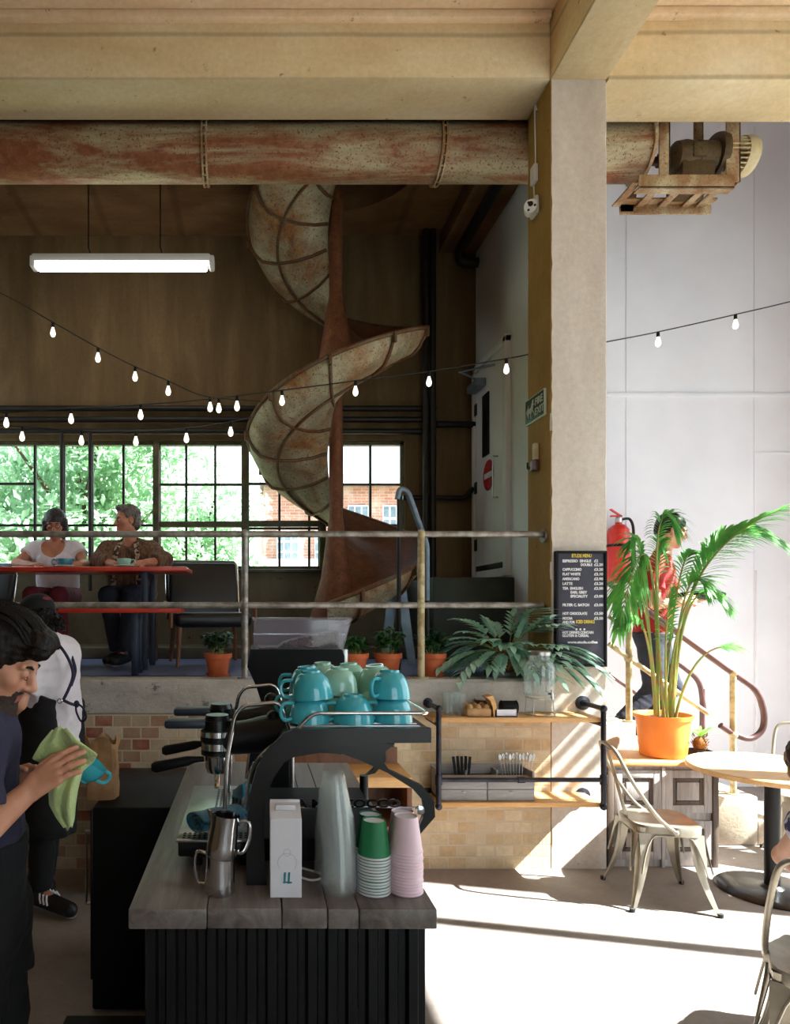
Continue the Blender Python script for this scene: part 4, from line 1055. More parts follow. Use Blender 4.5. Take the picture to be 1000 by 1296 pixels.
# ================================================================ pipe shelf on the brick wall
SY = 4.02
sh = thing('wall_shelf', 'iron pipe wall shelf with two pale wood boards on the brick wall', 'shelf', (1.58, 4.15, .46))
def pxx(px, d): return (px - VX) / F * d
SXL, SXR = pxx(541, COLY0), pxx(737, COLY0)
ztp, zbt = E + (VY - 897) / F * SY, E + (VY - 1021) / F * SY
zs1, zs2 = E + (VY - 909) / F * SY, E + (VY - 1017) / F * SY
for x, nm in ((SXL, 'pipe_upright'), (SXR, 'pipe_upright')):
    mb = MB(); mb.tube(round_path([(x, COLY0 - .002, ztp), (x, SY, ztp), (x, SY, zbt), (x, COLY0 - .002, zbt)], .035), .0155, 12)
    for z in (ztp, zbt):
        mb.lathe([(0, 0), (.045, 0), (.045, .012), (.022, .02), (.022, .035), (0, .035)], seg=20, M=Matrix.Translation((x, COLY0 - .001, z)) @ Matrix.Rotation(R(90), 4, 'X'))
    for z in (ztp, zbt): mb.ell((x, SY, z), .0215, 12, 8)
    zr = E + (VY - 987) / F * SY
    mb.lathe([(.021, -.028), (.021, .028)], (x, SY, zr), 12); mb.tube([(x, SY + .26, zs1 - .04), (x, SY, zs1 - .04)], .0145, 10)
    mb.build(nm, M['ironpipe'], sh)
zr = E + (VY - 987) / F * SY
mb = MB(); mb.tube([(SXL, SY, zr), (SXR, SY, zr)], .0135, 10); xm = (SXL + SXR) / 2; mb.tube([(xm - .02, SY, zr), (xm + .02, SY, zr)], .019, 10); mb.build('front_rail', M['ironpipe'], sh)
MB().box(SXL - .03, SXR + .0, SY + .018, COLY0 - .002, zs1 - .028, zs1, .003).build('shelf_board', M['shelfwood'], sh)
MB().box(SXL - .03, SXR + .0, SY + .018, COLY0 - .002, zs2 - .028, zs2, .003).build('shelf_board', M['shelfwood'], sh)
# drawer caddy
x0, x1 = pxx(556, SY + .05), pxx(677, SY + .05); zc0 = zs2 + .001; zc1 = E + (VY - 984) / F * (SY + .05)
dc = thing('cutlery_caddy', 'grey washed wooden caddy with small drawers on the lower shelf', 'caddy', ((x0 + x1) / 2, 4.16, zc0))
mb = MB(); yb0, yb1 = SY + .045, COLY0 - .02
mb.box(x0, x1, yb0 + .01, yb1, zc0, zc0 + .012); mb.box(x0, x0 + .012, yb0 + .01, yb1, zc0, zc1 + .03); mb.box(x1 - .012, x1, yb0 + .01, yb1, zc0, zc1 + .03)
mb.box(x0, x1, yb1 - .012, yb1, zc0, zc1 + .04); mb.box(x0, x1, yb0 + .012, yb0 + .09, zc0, zc1 - .005)
for k in (.33, .66): mb.box(x0 + (x1 - x0) * k - .005, x0 + (x1 - x0) * k + .005, yb0 + .09, yb1, zc0, zc1 + .02)
mb.build('body', M['drawerwood'], dc)
xm = (x0 + x1) / 2; zmid = (zc0 + zc1) / 2
for (a, b) in ((x0 + .004, xm - .003), (xm + .003, x1 - .004)):
    for (z0, z1) in ((zc0 + .004, zmid - .002), (zmid + .002, zc1 - .004)):
        dr = MB().box(a, b, yb0, yb0 + .014, z0, z1, .003).build('drawer', M['drawerwood'], dc)
        mb = MB(); mb.ell(((a + b) / 2, yb0 - .006, z1 - .012), (.014, .005, .004), 10, 6); mb.build('pull', M['steel'], dr)
MB().box(x0 + .012, x1 - .012, yb0 + .1, yb1 - .014, zc1 - .03, zc1 - .02).build('inner_floor', M['blackmatt'], dc)
# cutlery standing in the caddy
zf = zc1 - .0195
kn = MB()
def cutlery(px, kind, label, group, lean, yy):
    o = None
    x = pxx(px, yy); mb = MB(); M4 = Matrix.Translation((x, yy, zf)) @ Matrix.Rotation(R(lean), 4, 'Y') @ Matrix.Rotation(R(-5), 4, 'X')
    if kind == 'knife':
        mb.box(-.008, .008, -.003, .003, 0, .05, .002, M=M4); mb.box(-.0085, .0085, -.005, .005, .05, .125, .003, M=M4); o = mb.build('table_knife', M['blackmatt'])
    else:
        mb.tube([M4 @ Vector((0, 0, 0)), M4 @ Vector((0, 0, .1))], [.003, .0025], 6); mb.ell((0, 0, .122), (.0125, .0045, .022), 12, 8, M=M4); o = mb.build('tea_spoon', M['steel'])
    tag(o, label, 'cutlery', group)
for k, px in enumerate((577, 581, 585, 589, 593)):
    cutlery(px, 'knife', 'black handled knife standing in the left of the grey caddy', 'knives in the caddy', -6 + 3 * k, 4.16 + .012 * (k % 2))
for k in range(11):
    cutlery(637 + 3.4 * k, 'spoon', 'steel teaspoon standing in the right of the grey caddy', 'teaspoons in the caddy', -9 + 2 * k, 4.15 + .022 * (k % 3))
# things on the upper shelf
def glass_tumbler(px, yy, label):
    t = MB(); x = pxx(px, yy)
    t.shell([(0, 0), (.031, 0), (.037, .135), (.0348, .135), (.029, .008), (0, .008)], (x, yy, zs1 + .0005), 24)
    tag(t.build('drinking_glass', M['tumbler']), label, 'glass', 'glasses on the shelf')
glass_tumbler(568, 4.14, 'leftmost of the three clear tumblers on the upper shelf'); glass_tumbler(575, 4.22, 'rear one of the three clear tumblers on the upper shelf'); glass_tumbler(582, 4.13, 'tumbler on the upper shelf beside the egg box')
x = pxx(602, 4.13); et = thing('egg_box', 'brown card egg box on the upper shelf', 'egg box', (x, 4.13, zs1))
mb = MB(); mb.box(x - .075, x + .075, 4.06, 4.20, zs1 + .0005, zs1 + .052, .014)
for i in range(3):
    for j in range(2): mb.ell((x - .05 + .05 * i, 4.095 + .07 * j, zs1 + .054), (.022, .028, .022), 12, 8)
mb.build('tray', M['egg'], et)
x = pxx(618, 4.18); wb = thing('wooden_bowl', 'small wooden bowl behind the egg box on the upper shelf', 'bowl', (x, 4.20, zs1))
mb = MB(); mb.shell([(0, .001), (.03, .001), (.055, .05), (.06, .085), (.055, .085), (.05, .052), (.026, .01), (0, .01)], (x - .01, 4.225, zs1), 24); mb.build('bowl', M['brownwood'], wb)
x = pxx(622, 4.10)
mb = MB(); mb.strip([(x - .045, zs1 + .12), (x - .02, zs1 + .1), (x - .005, zs1 + .06), (x, zs1 + .0)], [(x - .005, zs1 + .13), (x + .01, zs1 + .1), (x + .018, zs1 + .06), (x + .02, zs1 + .0)], 4.06, 4.15)
tag(mb.build('wooden_stand', M['shelfwood']), 'curved wooden stand between the egg box and the white carton', 'stand')
x0, x1 = pxx(624, 4.06), pxx(655, 4.06)
mb = MB(); mb.box(x0 + .012, x1, 4.06, 4.20, zs1 + .0005, zs1 + .008); mb.box(x0 + .012, x1, 4.06, 4.066, zs1, zs1 + .045); mb.box(x0 + .012, x1, 4.194, 4.2, zs1, zs1 + .045); mb.box(x0 + .012, x0 + .018, 4.06, 4.2, zs1, zs1 + .045); mb.box(x1 - .006, x1, 4.06, 4.2, zs1, zs1 + .045)
tag(mb.build('open_box', M['paperwhite']), 'small open white box on the upper shelf', 'box')
x = pxx(645, 4.13); mb = MB(); Mj = Matrix.Translation((x - .05, 4.13, zs1 + .052)) @ RotY
mb.lathe([(0, .0), (.036, 0), (.038, .004), (.038, .09), (.034, .094), (0, .094)], M=Mj, seg=24)
for k in (0, .09): mb.lathe([(.038, k - .003), (.0405, k), (.038, k + .003)], M=Mj, seg=24)
tag(mb.build('black_tin', M['blackmatt']), 'black tin lying in the small white box', 'tin')
# water jar on a wire stand
x = pxx(683, 4.15)
js = thing('jar_stand', 'thin wire stand under the glass water jar on the upper shelf', 'stand', (x, 4.15, zs1))
zj = E + (VY - 882) / F * 4.15
mb = MB()
for k in range(4):
    a = PI / 4 + k * PI / 2; mb.tube([(x + .09 * math.cos(a), 4.15 + .09 * math.sin(a), zs1 + .002), (x + .08 * math.cos(a), 4.15 + .08 * math.sin(a), zj)], .003, 6)
for z, r in ((zs1 + .006, .09), (zj - .003, .08)): mb.tube([(x + r * math.cos(2 * PI * k / 24), 4.15 + r * math.sin(2 * PI * k / 24), z) for k in range(24)], .003, 6, closed=True)
mb.build('wire_frame', M['steel'], js)
jr = thing('water_jar', 'tall clear glass water jar with a small tap below the menu board', 'jar', (x, 4.15, zj))
hj = E + (VY - 829) / F * 4.15 - zj
mb = MB(); mb.shell([(0, .002), (.085, .002), (.092, .012), (.092, hj * .72), (.08, hj * .84), (.062, hj * .88), (.062, hj), (.058, hj), (.058, hj * .87), (.077, hj * .82), (.088, hj * .71), (.088, .014), (0, .008)], (x, 4.15, zj), 32); mb.build('glass_body', M['jarglass'], jr)
mb = MB(); mb.lathe([(0, hj), (.066, hj), (.066, hj + .02), (.06, hj + .026), (0, hj + .028)], (x, 4.15, zj), 28); mb.build('lid', M['steel'], jr)
mb = MB(); mb.tube([(x + .02, 4.06, zj + .03), (x + .02, 4.02, zj + .03), (x + .02, 4.015, zj + .0)], .008, 8); mb.box(x + .016, x + .024, 4.02, 4.03, zj + .035, zj + .06, .002); mb.build('tap', M['steel'], jr)

# low wooden shelf unit against the wall, seen through the machine's arch
UX0, UX1, UY0 = pxx(352, 3.9), pxx(522, 3.9), 3.9
wu = thing('shelf_unit', 'low wooden shelf unit against the brick wall behind the espresso machine', 'shelf unit', ((UX0 + UX1) / 2, 4.08, 0))
uz = E + (VY - 984) / F * UY0
for z in (uz, E + (VY - 1046) / F * UY0, .12): MB().box(UX0, UX1, UY0, COLY0 - .006, z - .06, z, .003).build('shelf_board', M['shelfwood'] if z == uz else M['brownwood'], wu)
for x in (UX0, UX1 - .03): MB().box(x, x + .03, UY0 + .004, COLY0 - .006, 0, uz - .001, .003).build('side', M['brownwood'], wu)
MB().box(UX0 + .01, UX1 - .01, COLY0 - .022, COLY0 - .007, 0, uz + .10, .002).build('back_board', M['brownwood'], wu)

# ================================================================ counter
CX0, CX1, CY0, CY1, CZ = -.303, .449, 1.64, 3.2, .92
ct = thing('bar_counter', 'bar counter with weathered plank top and black ribbed front', 'counter', (.07, 2.4, 0))
mb = MB(); cuts = [162, 262, 357, 415, 455, 554]
for a, b in zip(cuts[:-1], cuts[1:]):
    x0, x1 = (a - VX) / F * CY0, (b - VX) / F * CY0
    mb.box(x0 + .0008, x1 - .0008, CY0 + rng.uniform(0, .004), CY1, CZ - .05, CZ + rng.uniform(-.001, .001), .004)
mb.build('worktop', M['topwood'], ct)
bx0, bx1 = (182 - VX) / F * 1.66, (541 - VX) / F * 1.66
MB().box(bx0 + .01, bx1 - .01, 1.685, CY1 - .05, .0, CZ - .05).build('carcass', M['blackmatt'], ct)
mb = MB(); n = 14; pts = []
for k in range(n):
    a = bx0 + (bx1 - bx0) * k / n; w = (bx1 - bx0) / n
    pts += [(a, 1.682), (a + w * .12, 1.664), (a + w * .55, 1.664), (a + w * .67, 1.682)]
pts.append((bx1, 1.682)); 
mb.strip(pts, [(u, 1.69) for u, v in pts], .0, CZ - .051, 'z'); mb.build('ribbed_front', M['blackmetal'], ct)
# dark back bar beyond and mat on the floor
bb = thing('work_unit', 'low dark work unit along the brick wall behind the baristas', 'cabinet', (-.58, 4.04, 0))
MB().box(-.85, -.32, 3.86, 4.22, .06, .62, .01).build('body', M['blackmatt'], bb); MB().box(-.87, -.31, 3.84, 4.24, .62, .65, .006).build('top', M['blackmetal'], bb)
MB().box(-.83, -.34, 3.9, 4.2, 0, .06).build('plinth', M['blackmatt'], bb)
mb = MB(); mb.tube([(-.68, 3.861, .52), (-.68, 3.83, .52), (-.38, 3.83, .52), (-.38, 3.861, .52)], .008, 8); mb.build('handle', M['steel'], bb)
fm = MB().box(-.75, -.31, 1.2, 2.72, 0.001, .012, .004).build('floor_mat', M['mat']); tag(fm, 'black rubber mat on the floor beside the counter', 'mat')
ub = thing('bar_fridge', 'dark under counter fridge on the barista side of the counter', 'fridge', (-.45, 2.9, 0))
MB().box(-.655, bx0 - .01, 2.75, 3.32, .014, .84, .01).build('body', M['blackmatt'], ub)
mb = MB(); mb.box(-.67, -.656, 2.78, 3.29, .12, .82, .006); mb.build('door', M['blackgloss'], ub)
mb = MB(); mb.tube([(-.671, 2.82, .72), (-.695, 2.82, .72), (-.695, 2.82, .42), (-.671, 2.82, .42)], .007, 8); mb.build('handle', M['steel'], ub)

# ================================================================ espresso machine
em = thing('espresso_machine', 'black two group espresso machine on the counter', 'espresso machine', (.28, 2.1, CZ))
EY0, EY1 = 1.78, 2.46
def ep(px, py_, d=EY0): return ((px - VX) / F * d, E + (VY - py_) / F * d)
outer = [(312, 1130), (312, 1075), (313, 1040), (316, 1005), (325, 972), (338, 950), (358, 930), (372, 923), (460, 922), (546, 922)]
inner = [(338, 1130), (335, 1080), (334, 1040), (337, 1010), (346, 985), (360, 965), (378, 955), (400, 950), (470, 941), (546, 940)]
arm_o = [(404, 950), (424, 951), (455, 962), (490, 978), (522, 998), (536, 1014), (538, 1030), (530, 1048), (516, 1060)]
arm_i = [(470, 941), (500, 942), (488, 951), (484, 962), (492, 974), (534, 994), (550, 1014), (551, 1034), (532, 1056)]
def side_panel(y0, y1):
    mb = MB()
    mb.strip([ep(*p) for p in outer], [ep(*p) for p in inner], y0, y1, 'y')
    mb.strip([ep(*p) for p in arm_o], [ep(*p) for p in arm_i], y0 + .0008, y1 - .0008, 'y')
    p = MB(); 
    mb.prism([ep(*q_) for q_ in ((378, 945), (404, 951), (430, 955), (500, 945), (480, 938))], y0 + .002, y1 - .002)
    return mb.build('side_panel', M['blackgloss'], em, angle=30)
side_panel(EY0, EY0 + .022); side_panel(EY1 - .022, EY1)
zt_ = ep(0, 922)[1]
# top tray and body
body = [ep(*p) for p in ((352, 962), (362, 940), (376, 926), (520, 926), (520, 938), (470, 944), (440, 956), (405, 955), (375, 960))]
mb = MB(); mb.prism(body, EY0 + .02, EY1 - .02); mb.build('body', M['blackmetal'], em, angle=30)
xt0, xt1 = ep(368, 0)[0], ep(546, 0)[0]
mb = MB(); mb.box(xt0, xt1, EY0 + .022, EY1 - .022, zt_ - .012, zt_ - .002, .002)
for k in range(16):
    y = EY0 + .04 + k * (EY1 - EY0 - .08) / 15; mb.box(xt0 + .02, xt1 - .02, y - .004, y + .004, zt_ - .004, zt_ + .002, .001)
mb.build('cup_tray', M['steel'], em)
zr_ = ep(0, 905)[1]
mb = MB(); xa, xb = ep(388, 0)[0], ep(546, 0)[0]
mb.tube(round_path([Vector((ep(378, 0)[0], EY0 + .03, zt_ - .005)), Vector((xa + .02, EY0 + .03, zr_)), Vector((xb, EY0 + .03, zr_)), Vector((xb, EY1 - .03, zr_)), Vector((xa + .02, EY1 - .03, zr_)), Vector((ep(378, 0)[0], EY1 - .03, zt_ - .005))], .022), .0052, 10)
mb.build('cup_rail', M['chrome'], em)
# foot posts, back panel with lettering
xp = ep(520, 0)[0]
for y in (EY0 + .03, EY1 - .05):
    mb = MB(); mb.tube([(xp - .02, y, ep(0, 1056)[1]), (xp - .02, y, CZ + .001)], .016, 10); mb.build('foot', M['blackmetal'], em)
q = ep(541, 1025); mb = MB(); mb.lathe([(0, 0), (.007, 0), (.012, .003), (.012, .008), (.005, .01), (0, .01)], seg=20, M=Matrix.Translation((q[0] - .02, EY0 + .004, q[1])) @ Matrix.Rotation(R(90), 4, 'X')); mb.build('bolt', M['chrome'], em)
yl = EY0 + .18
a, b = P(366, 1021, yl), P(506, 1021, yl)
mb = MB(); mb.box(a.x - .02, b.x + .06, yl, yl + .006, a.z - .004, a.z - .001); mb.build('lettering_bar', M['chrome'], em)
tm = text_mesh('LA MARZOCCO', .032, 'blackgloss', 'lettering', em, Matrix.Translation((a.x, yl - .002, a.z)) @ Matrix.Rotation(R(90), 4, 'X'), .004, bold=.0012)
xs = [v.co.x for v in tm.data.vertices]; k = (b.x - a.x) / (max(xs) - min(xs)); mn_ = min(xs)
for v in tm.data.vertices: v.co.x = mn_ + (v.co.x - mn_) * k
# drip tray
zd = E + (VY - 1062) / F * 1.86
dx0, dx1 = (225 - VX) / F * 1.86, (318 - VX) / F * 1.86
mb = MB(); mb.box(dx0, dx1, 1.86, 2.42, zd - .05, zd - .006, .006); mb.box(dx0 + .03, dx1, 1.9, 2.38, CZ + .03, zd - .045); mb.build('drip_tray', M['blackmetal'], em)
mb = MB(); mb.box(dx0 - .004, dx1 + .004, 1.855, 2.425, zd - .008, zd - .001, .002); mb.build('tray_plate', M['steel'], em)
mb = MB()
for i in range(13):
    for j in range(3 if True else 0):
        x = dx0 + .015 + i * (dx1 - dx0 - .03) / 12; y = 1.875 + j * .018; mb.lathe([(0, 0), (.0045, 0), (.0045, .0012), (0, .0012)], (x, y, zd - .0012), 8)
mb.build('drain_holes', M['blackmatt'], em); mb = MB()
for i in range(7):
    for j in range(22):
        x = (dx0 + dx1) / 2 - .012 + i * .013; y = 1.98 + j * .0185; mb.lathe([(0, 0), (.0042, 0), (.0042, .0012), (0, .0012)], (x, y, zd - .0012), 8)
mb.build('drain_holes', M['blackmatt'], em)
for x, y in ((dx0 + .05, 1.93), (dx0 + .05, 2.36), (dx1 - .02, 1.93), (dx1 - .02, 2.36)):
    MB().tube([(x, y, CZ + .001), (x, y, zd - .05)], .014, 10).build('foot', M['blackmetal'], em)
# lower chassis
MB().box(dx1 + .004, ep(505, 0)[0], 1.88, 2.42, CZ + .025, zd - .004, .01).build('lower_chassis', M['blackmatt'], em)
# groups
def group(y, first):
    x = (278 - VX) / F * 2.2; z = E + (VY - 925) / F * 2.2
    g = MB()
    g.tube(smooth_path([(xt0 + .03, y, zt_ - .05), (x + .11, y, z + .01), (x, y, z)], 6), [.06, .059, .058, .057, .056, .055, .053, .051, .05, .049, .048, .046, .045], 20)
    go = g.build('group_head', M['blackmetal'], em)
    mb = MB(); mb.lathe([(0, .075), (.035, .075), (.04, .06), (.044, .06), (.046, .03), (.05, .03), (.05, .012), (.052, .01), (.052, -.004), (.046, -.006), (.046, -.03), (.05, -.032), (.05, -.044), (0, -.044)], (x, y, z), 28); mb.build('group_cap', M['blackgloss'], go)
    mb = MB(); mb.lathe([(.0505, .012), (.0525, .012), (.0525, .028), (.0505, .028)], (x, y, z), 28); mb.lathe([(.0465, -.028), (.049, -.028), (.049, -.008), (.0465, -.008)], (x, y, z), 28); mb.build('chrome_band', M['chrome'], go)
    mb = MB(); mb.box(x - .16, x - .02, y - .028, y + .028, z + .035, z + .062, .01); mb.build('paddle', M['blueleg'], go)
    pf = MB(); pf.lathe([(0, -.1), (.03, -.1), (.036, -.085), (.038, -.05), (.045, -.046), (.045, -.03), (0, -.03)], (x, y, z), 28)
    pf.tube([(x, y + .012, z - .1), (x, y + .014, z - .125), (x, y + .028, z - .14)], .008, 8); pf.tube([(x, y - .012, z - .1), (x, y - .014, z - .125), (x, y - .028, z - .14)], .008, 8)
    po = pf.build('portafilter', M['chrome'], em)
    mb = MB(); mb.tube([(x - .04, y, z - .06), (x - .07, y, z - .062), (x - .09, y, z - .066), (x - .19, y, z - .085), (x - .2, y, z - .086)], [.008, .01, .015, .017, .011], 12); mb.build('portafilter_handle', M['blackmatt'], po)
group(2.06, 1); group(2.30, 0)
# curved chrome guard rails and hoses
for k, (y, dx, dz) in enumerate(((1.90, 0, 0), (2.34, 0, .0))):
    pts = [P(283, 1012, 1.90), P(287, 960, 1.90), P(298, 905, 1.90), P(308, 893, 1.90), P(350, 889, 1.90), P(358, 896, 1.90), P(366, 924, 1.90)]
    pts = [Vector((p.x, y, p.z)) for p in pts]; pts[0].z = zd - .002
    mb = MB(); mb.tube(round_path(pts, .03), .0062, 10); mb.build('guard_rail', M['chrome'], em)
for (px, py_, r) in ((343, 885, .02), (346, 908, .022), (338, 918, .018)):
    q = P(px, py_, 2.05); mb = MB(); mb.ell(q, r, 16, 12); mb.tube([q, (q.x + .05, q.y, q.z - .04)], .009, 8); mb.build('valve_knob', M['blackgloss'], em)
for y in (1.97, 2.40):
    x = (322 - VX) / F * y
    mb = MB(); mb.tube(smooth_path([(xt0 - .0, y, zt_ - .06), (x + .03, y, zt_ - .10), (x - .01, y, zt_ - .16), (x - .03, y, zd + .03)], 6), .0055, 8); mb.build('steam_wand', M['chrome'], em)

# ---------------------------------------------------------------- cups on the machine
zc_ = zt_ + .0025
CH = .078
protos = {}
def big_cup(label, mk, x, y, z, rz, tilt=0, group=None):
    t = cup_proto('cappuccino_cup', label, mk, .057, CH)
    t['group'] = group or 'cups on the espresso machine'
    t.location = (x, y, z); t.rotation_euler = (R(180), 0, rz)
    return t
def cx_(px, y): return (px - VX) / F * y
layout = [  # label, material, px, depth, layer, rz of handle
    ('teal upside down cup, lower one of the left front stack on the machine', 'teal', 392, 1.87, 0, 200),
    ('teal upside down cup on top of the left front stack on the machine', 'teal', 393, 1.87, 1, 170),
    ('teal upside down cup alone at the middle of the front row on the machine', 'teal', 447, 1.86, 0, 185),
    ('teal upside down cup, lower one of the right front stack on the machine', 'teal', 496, 1.885, 0, 200),
    ('teal upside down cup on top of the right front stack on the machine', 'teal', 493, 1.89, 1, 225),
    ('sage green upside down cup low in the second row behind the middle teal cup', 'sage', 428, 1.99, 0, 170),
    ('sage green upside down cup on top of the second row middle', 'sage', 430, 1.99, 1, 160),
    ('sage green cup low in the second row towards the right', 'sage', 476, 2.01, 0, 200),
    ('sage green cup on top at the right of the second row', 'sage', 474, 2.03, 1, 150),
    ('teal cup low behind the left front stack', 'teal', 386, 2.00, 0, 180),
    ('teal cup on top behind the left front stack', 'teal', 388, 2.01, 1, 165),
    ('sage green cup low in the rear row left', 'sage', 408, 2.14, 0, 200),
    ('sage green cup on top in the rear row left', 'sage', 408, 2.14, 1, 140),
    ('sage green cup low in the rear row middle', 'sage', 444, 2.13, 0, 200),
    ('sage green cup topmost in the rear row middle beside the grinder', 'sage', 441, 2.13, 1, 150),
    ('sage green cup low in the rear row right', 'sage', 481, 2.15, 0, 200),
]
for lb, mk, px, y, ly, rz in layout:
    z = zc_ + CH + ly * .063
    tl = 0 if ly == 0 else rng.uniform(-7, 7)
    t_ = big_cup(lb, mk, cx_(px, y), y, z + abs(tl) * .0004, R(rz)); t_.rotation_euler = (R(180 + tl), R(rng.uniform(-5, 5)) if ly else 0, R(rz))

# ---------------------------------------------------------------- grinder
GY = 2.60
gr = thing('coffee_grinder', 'black coffee grinder with a clear bean hopper behind the espresso machine', 'coffee grinder', (.18, GY + .1, CZ))
def gp(px, py_): return ((px - VX) / F * GY, E + (VY - py_) / F * GY)
mb = MB(); mb.prism([gp(*p) for p in ((313, 844), (317, 822), (433, 822), (436, 830), (436, 880), (376, 906), (366, 930), (366, 1046), (336, 1046), (336, 905), (324, 868))], GY, GY + .24)
mb.build('body', M['blackmatt'], gr, angle=25)
q0, q1 = gp(330, 1040), gp(374, 1040)
MB().box(q0[0], q1[0], GY - .05, GY + .26, CZ + .001, gp(0, 1044)[1], .008).build('base', M['blackmetal'], gr)
a0, a1 = gp(321, 784), gp(433, 822)
h_ = gr
mb = MB(); hx0, hx1, hz0, hz1 = gp(321, 0)[0], gp(443, 0)[0], gp(0, 822)[1], gp(0, 785)[1]
w = .005
mb.prism([(hx0, hz0), (hx1 - .03, hz0), (hx1, hz1), (hx0, hz1)], GY, GY + w); mb.prism([(hx0, hz0), (hx1 - .03, hz0), (hx1, hz1), (hx0, hz1)], GY + .2, GY + .2 + w)
mb.box(hx0, hx0 + w, GY, GY + .2, hz0, hz1); mb.prism([(hx1 - .03, hz0), (hx1, hz1), (hx1 + w, hz1), (hx1 - .025, hz0)], GY, GY + .2 + w)
mb.build('hopper', M['hopper'], gr, smooth=False)
mb = MB(); mb.box(hx0 - .006, hx1 + .008, GY - .006, GY + .212, hz1, hz1 + .009, .003); mb.box(hx0 - .002, hx1 - .012, GY - .004, GY + .208, (hz0 + hz1) / 2 - .004, (hz0 + hz1) / 2 + .002, .001); mb.build('hopper_lid', M['hopper'], gr)
mb = MB(); rows = []
for j in range(9):
    rows.append([(hx0 + .02 + (hx1 - hx0 - .062) * i / 24, GY + .012 + .18 * j / 8, hz0 + .004 + max(0, .062 * ((i - 6) / 18) ** .6 if i > 6 else 0) + .004 * rng.rand()) for i in range(25)])
mb.grid(rows)
mb.grid([[(p[0], rows[0][0][1] , hz0 + .002) for p in rows[0]], rows[0]])
bo = mb.build('beans', M['beans'], gr)
for k in range(230):
    pass
mb = MB()
for k in range(520):
    i = rng.randint(8, 24); x = hx0 + .02 + (hx1 - hx0 - .062) * i / 24; y = GY + .009 + .004 * rng.rand(); z = hz0 + .006 + rng.rand() * (.064 * ((i - 6) / 18) ** .6)
    mb.ell((x + .004 * rng.randn(), y, z), (.0058, .004, .0042), 7, 5)
mb.build('bean_layer', M['beans'], bo)
mb = MB(); x = gp(370, 0)[0]; mb.tube([(x, GY + .03, gp(0, 915)[1]), (x, GY + .03, CZ + .03)], .010, 12); mb.build('side_column', M['steel'], gr); mb = MB(); mb.box(gp(434, 0)[0], gp(441, 0)[0], GY + .01, GY + .03, gp(0, 850)[1], gp(0, 822)[1], .002); mb.build('slide_plate', M['steel'], gr)

# ---------------------------------------------------------------- things at the counter front
q = P(278, 1137, 1.73)
def pitcher(label, M4, group='steel milk pitchers', upside=False):
    t = thing('milk_pitcher', label, 'milk pitcher', (0, 0, 0), group)
    mb = MB(); mb.shell([(0, 0), (.037, 0), (.040, .006), (.039, .03), (.0345, .085), (.036, .108), (.0345, .108), (.033, .085), (.0375, .03), (.036, .008), (0, .006)], seg=32)
    for i, v in enumerate(mb.v):
        if v[2] > .075 and v[1] < 0 and abs(v[0]) < .02:
            k = (v[2] - .075) / .033 * (1 - abs(v[0]) / .02); mb.v[i] = (v[0] * (1 - .2 * k), v[1] - .016 * k, v[2] + .006 * k)
    mb.build('jug', M['chrome'], t)
    mb = MB(); mb.tube(smooth_path([(0, .034, .096), (0, .062, .098), (0, .068, .06), (0, .058, .022), (0, .039, .018)], 5), .0045, 8); mb.build('handle', M['chrome'], t)
    t.matrix_world = M4; return t
pitcher('lower steel milk pitcher standing on the counter', Matrix.Translation((q.x, 1.735, CZ + .001)) @ Matrix.Rotation(R(75), 4, 'Z'))
pitcher('upper steel milk pitcher stacked tilted in the other one', Matrix.Translation((q.x + .002, 1.735, CZ + .094)) @ Matrix.Rotation(R(8), 4, 'Y') @ Matrix.Rotation(R(-100), 4, 'Z'))
# teal cloth folded on the drip tray
mb = MB(); rows = []
qa_, qb_ = P(246, 1042, 1.885), P(302, 1040, 1.97)
ax_ = (qb_ - qa_); ax_.z = 0; nrm_ = Vector((-ax_.y, ax_.x, 0)).normalized()
for j in range(13):
    v = j / 12; c0 = qa_.lerp(qb_, v); c0.z = zd; sec = []
    for k in range(64):
        s_ = k / 63; a = 2 * PI * 2.35 * s_ + .5; r = .009 + .030 * s_
        if k > 56: r += .010 * (k - 56) / 7
        zz = max(-.030, r * math.sin(a) * .74)
        sec.append(c0 + nrm_ * (r * math.cos(a) * 1.30 + .003 * math.sin(v * 9 + s_ * 6)) + Vector((0, 0, .0345 + zz + .002 * math.sin(v * 11 + s_ * 9))) + ax_ * (.03 * math.sin(s_ * 5)))
    rows.append(sec)
mb.grid(rows)
cl = mb.build('bar_towel', M['tealcloth']); tag(cl, 'rolled teal bar towel on the near end of the drip tray', 'towel')
m_ = cl.modifiers.new('thick', 'SOLIDIFY'); m_.thickness = .0055; m_.offset = 0
sub = cl.modifiers.new('sub', 'SUBSURF'); sub.levels = 1; sub.render_levels = 1
mb = MB(); rows = []; qb = P(312, 1000, 2.2)
for j in range(9):
    rows.append([Vector((qb.x - .05 + .09 * i / 12, 2.22 + .10 * j / 8 + .01 * math.sin(i), zd + .008 + .05 * math.exp(-((i - 6) / 4) ** 2 - ((j - 4) / 3) ** 2) + .006 * math.sin(i * 1.3 + j))) for i in range(13)])
mb.grid(rows); cl2 = mb.build('bar_towel', M['tealcloth']); tag(cl2, 'crumpled teal bar towel under the machine groups', 'towel')
m_ = cl2.modifiers.new('thick', 'SOLIDIFY'); m_.thickness = .005; sub = cl2.modifiers.new('sub', 'SUBSURF'); sub.levels = 1; sub.render_levels = 1
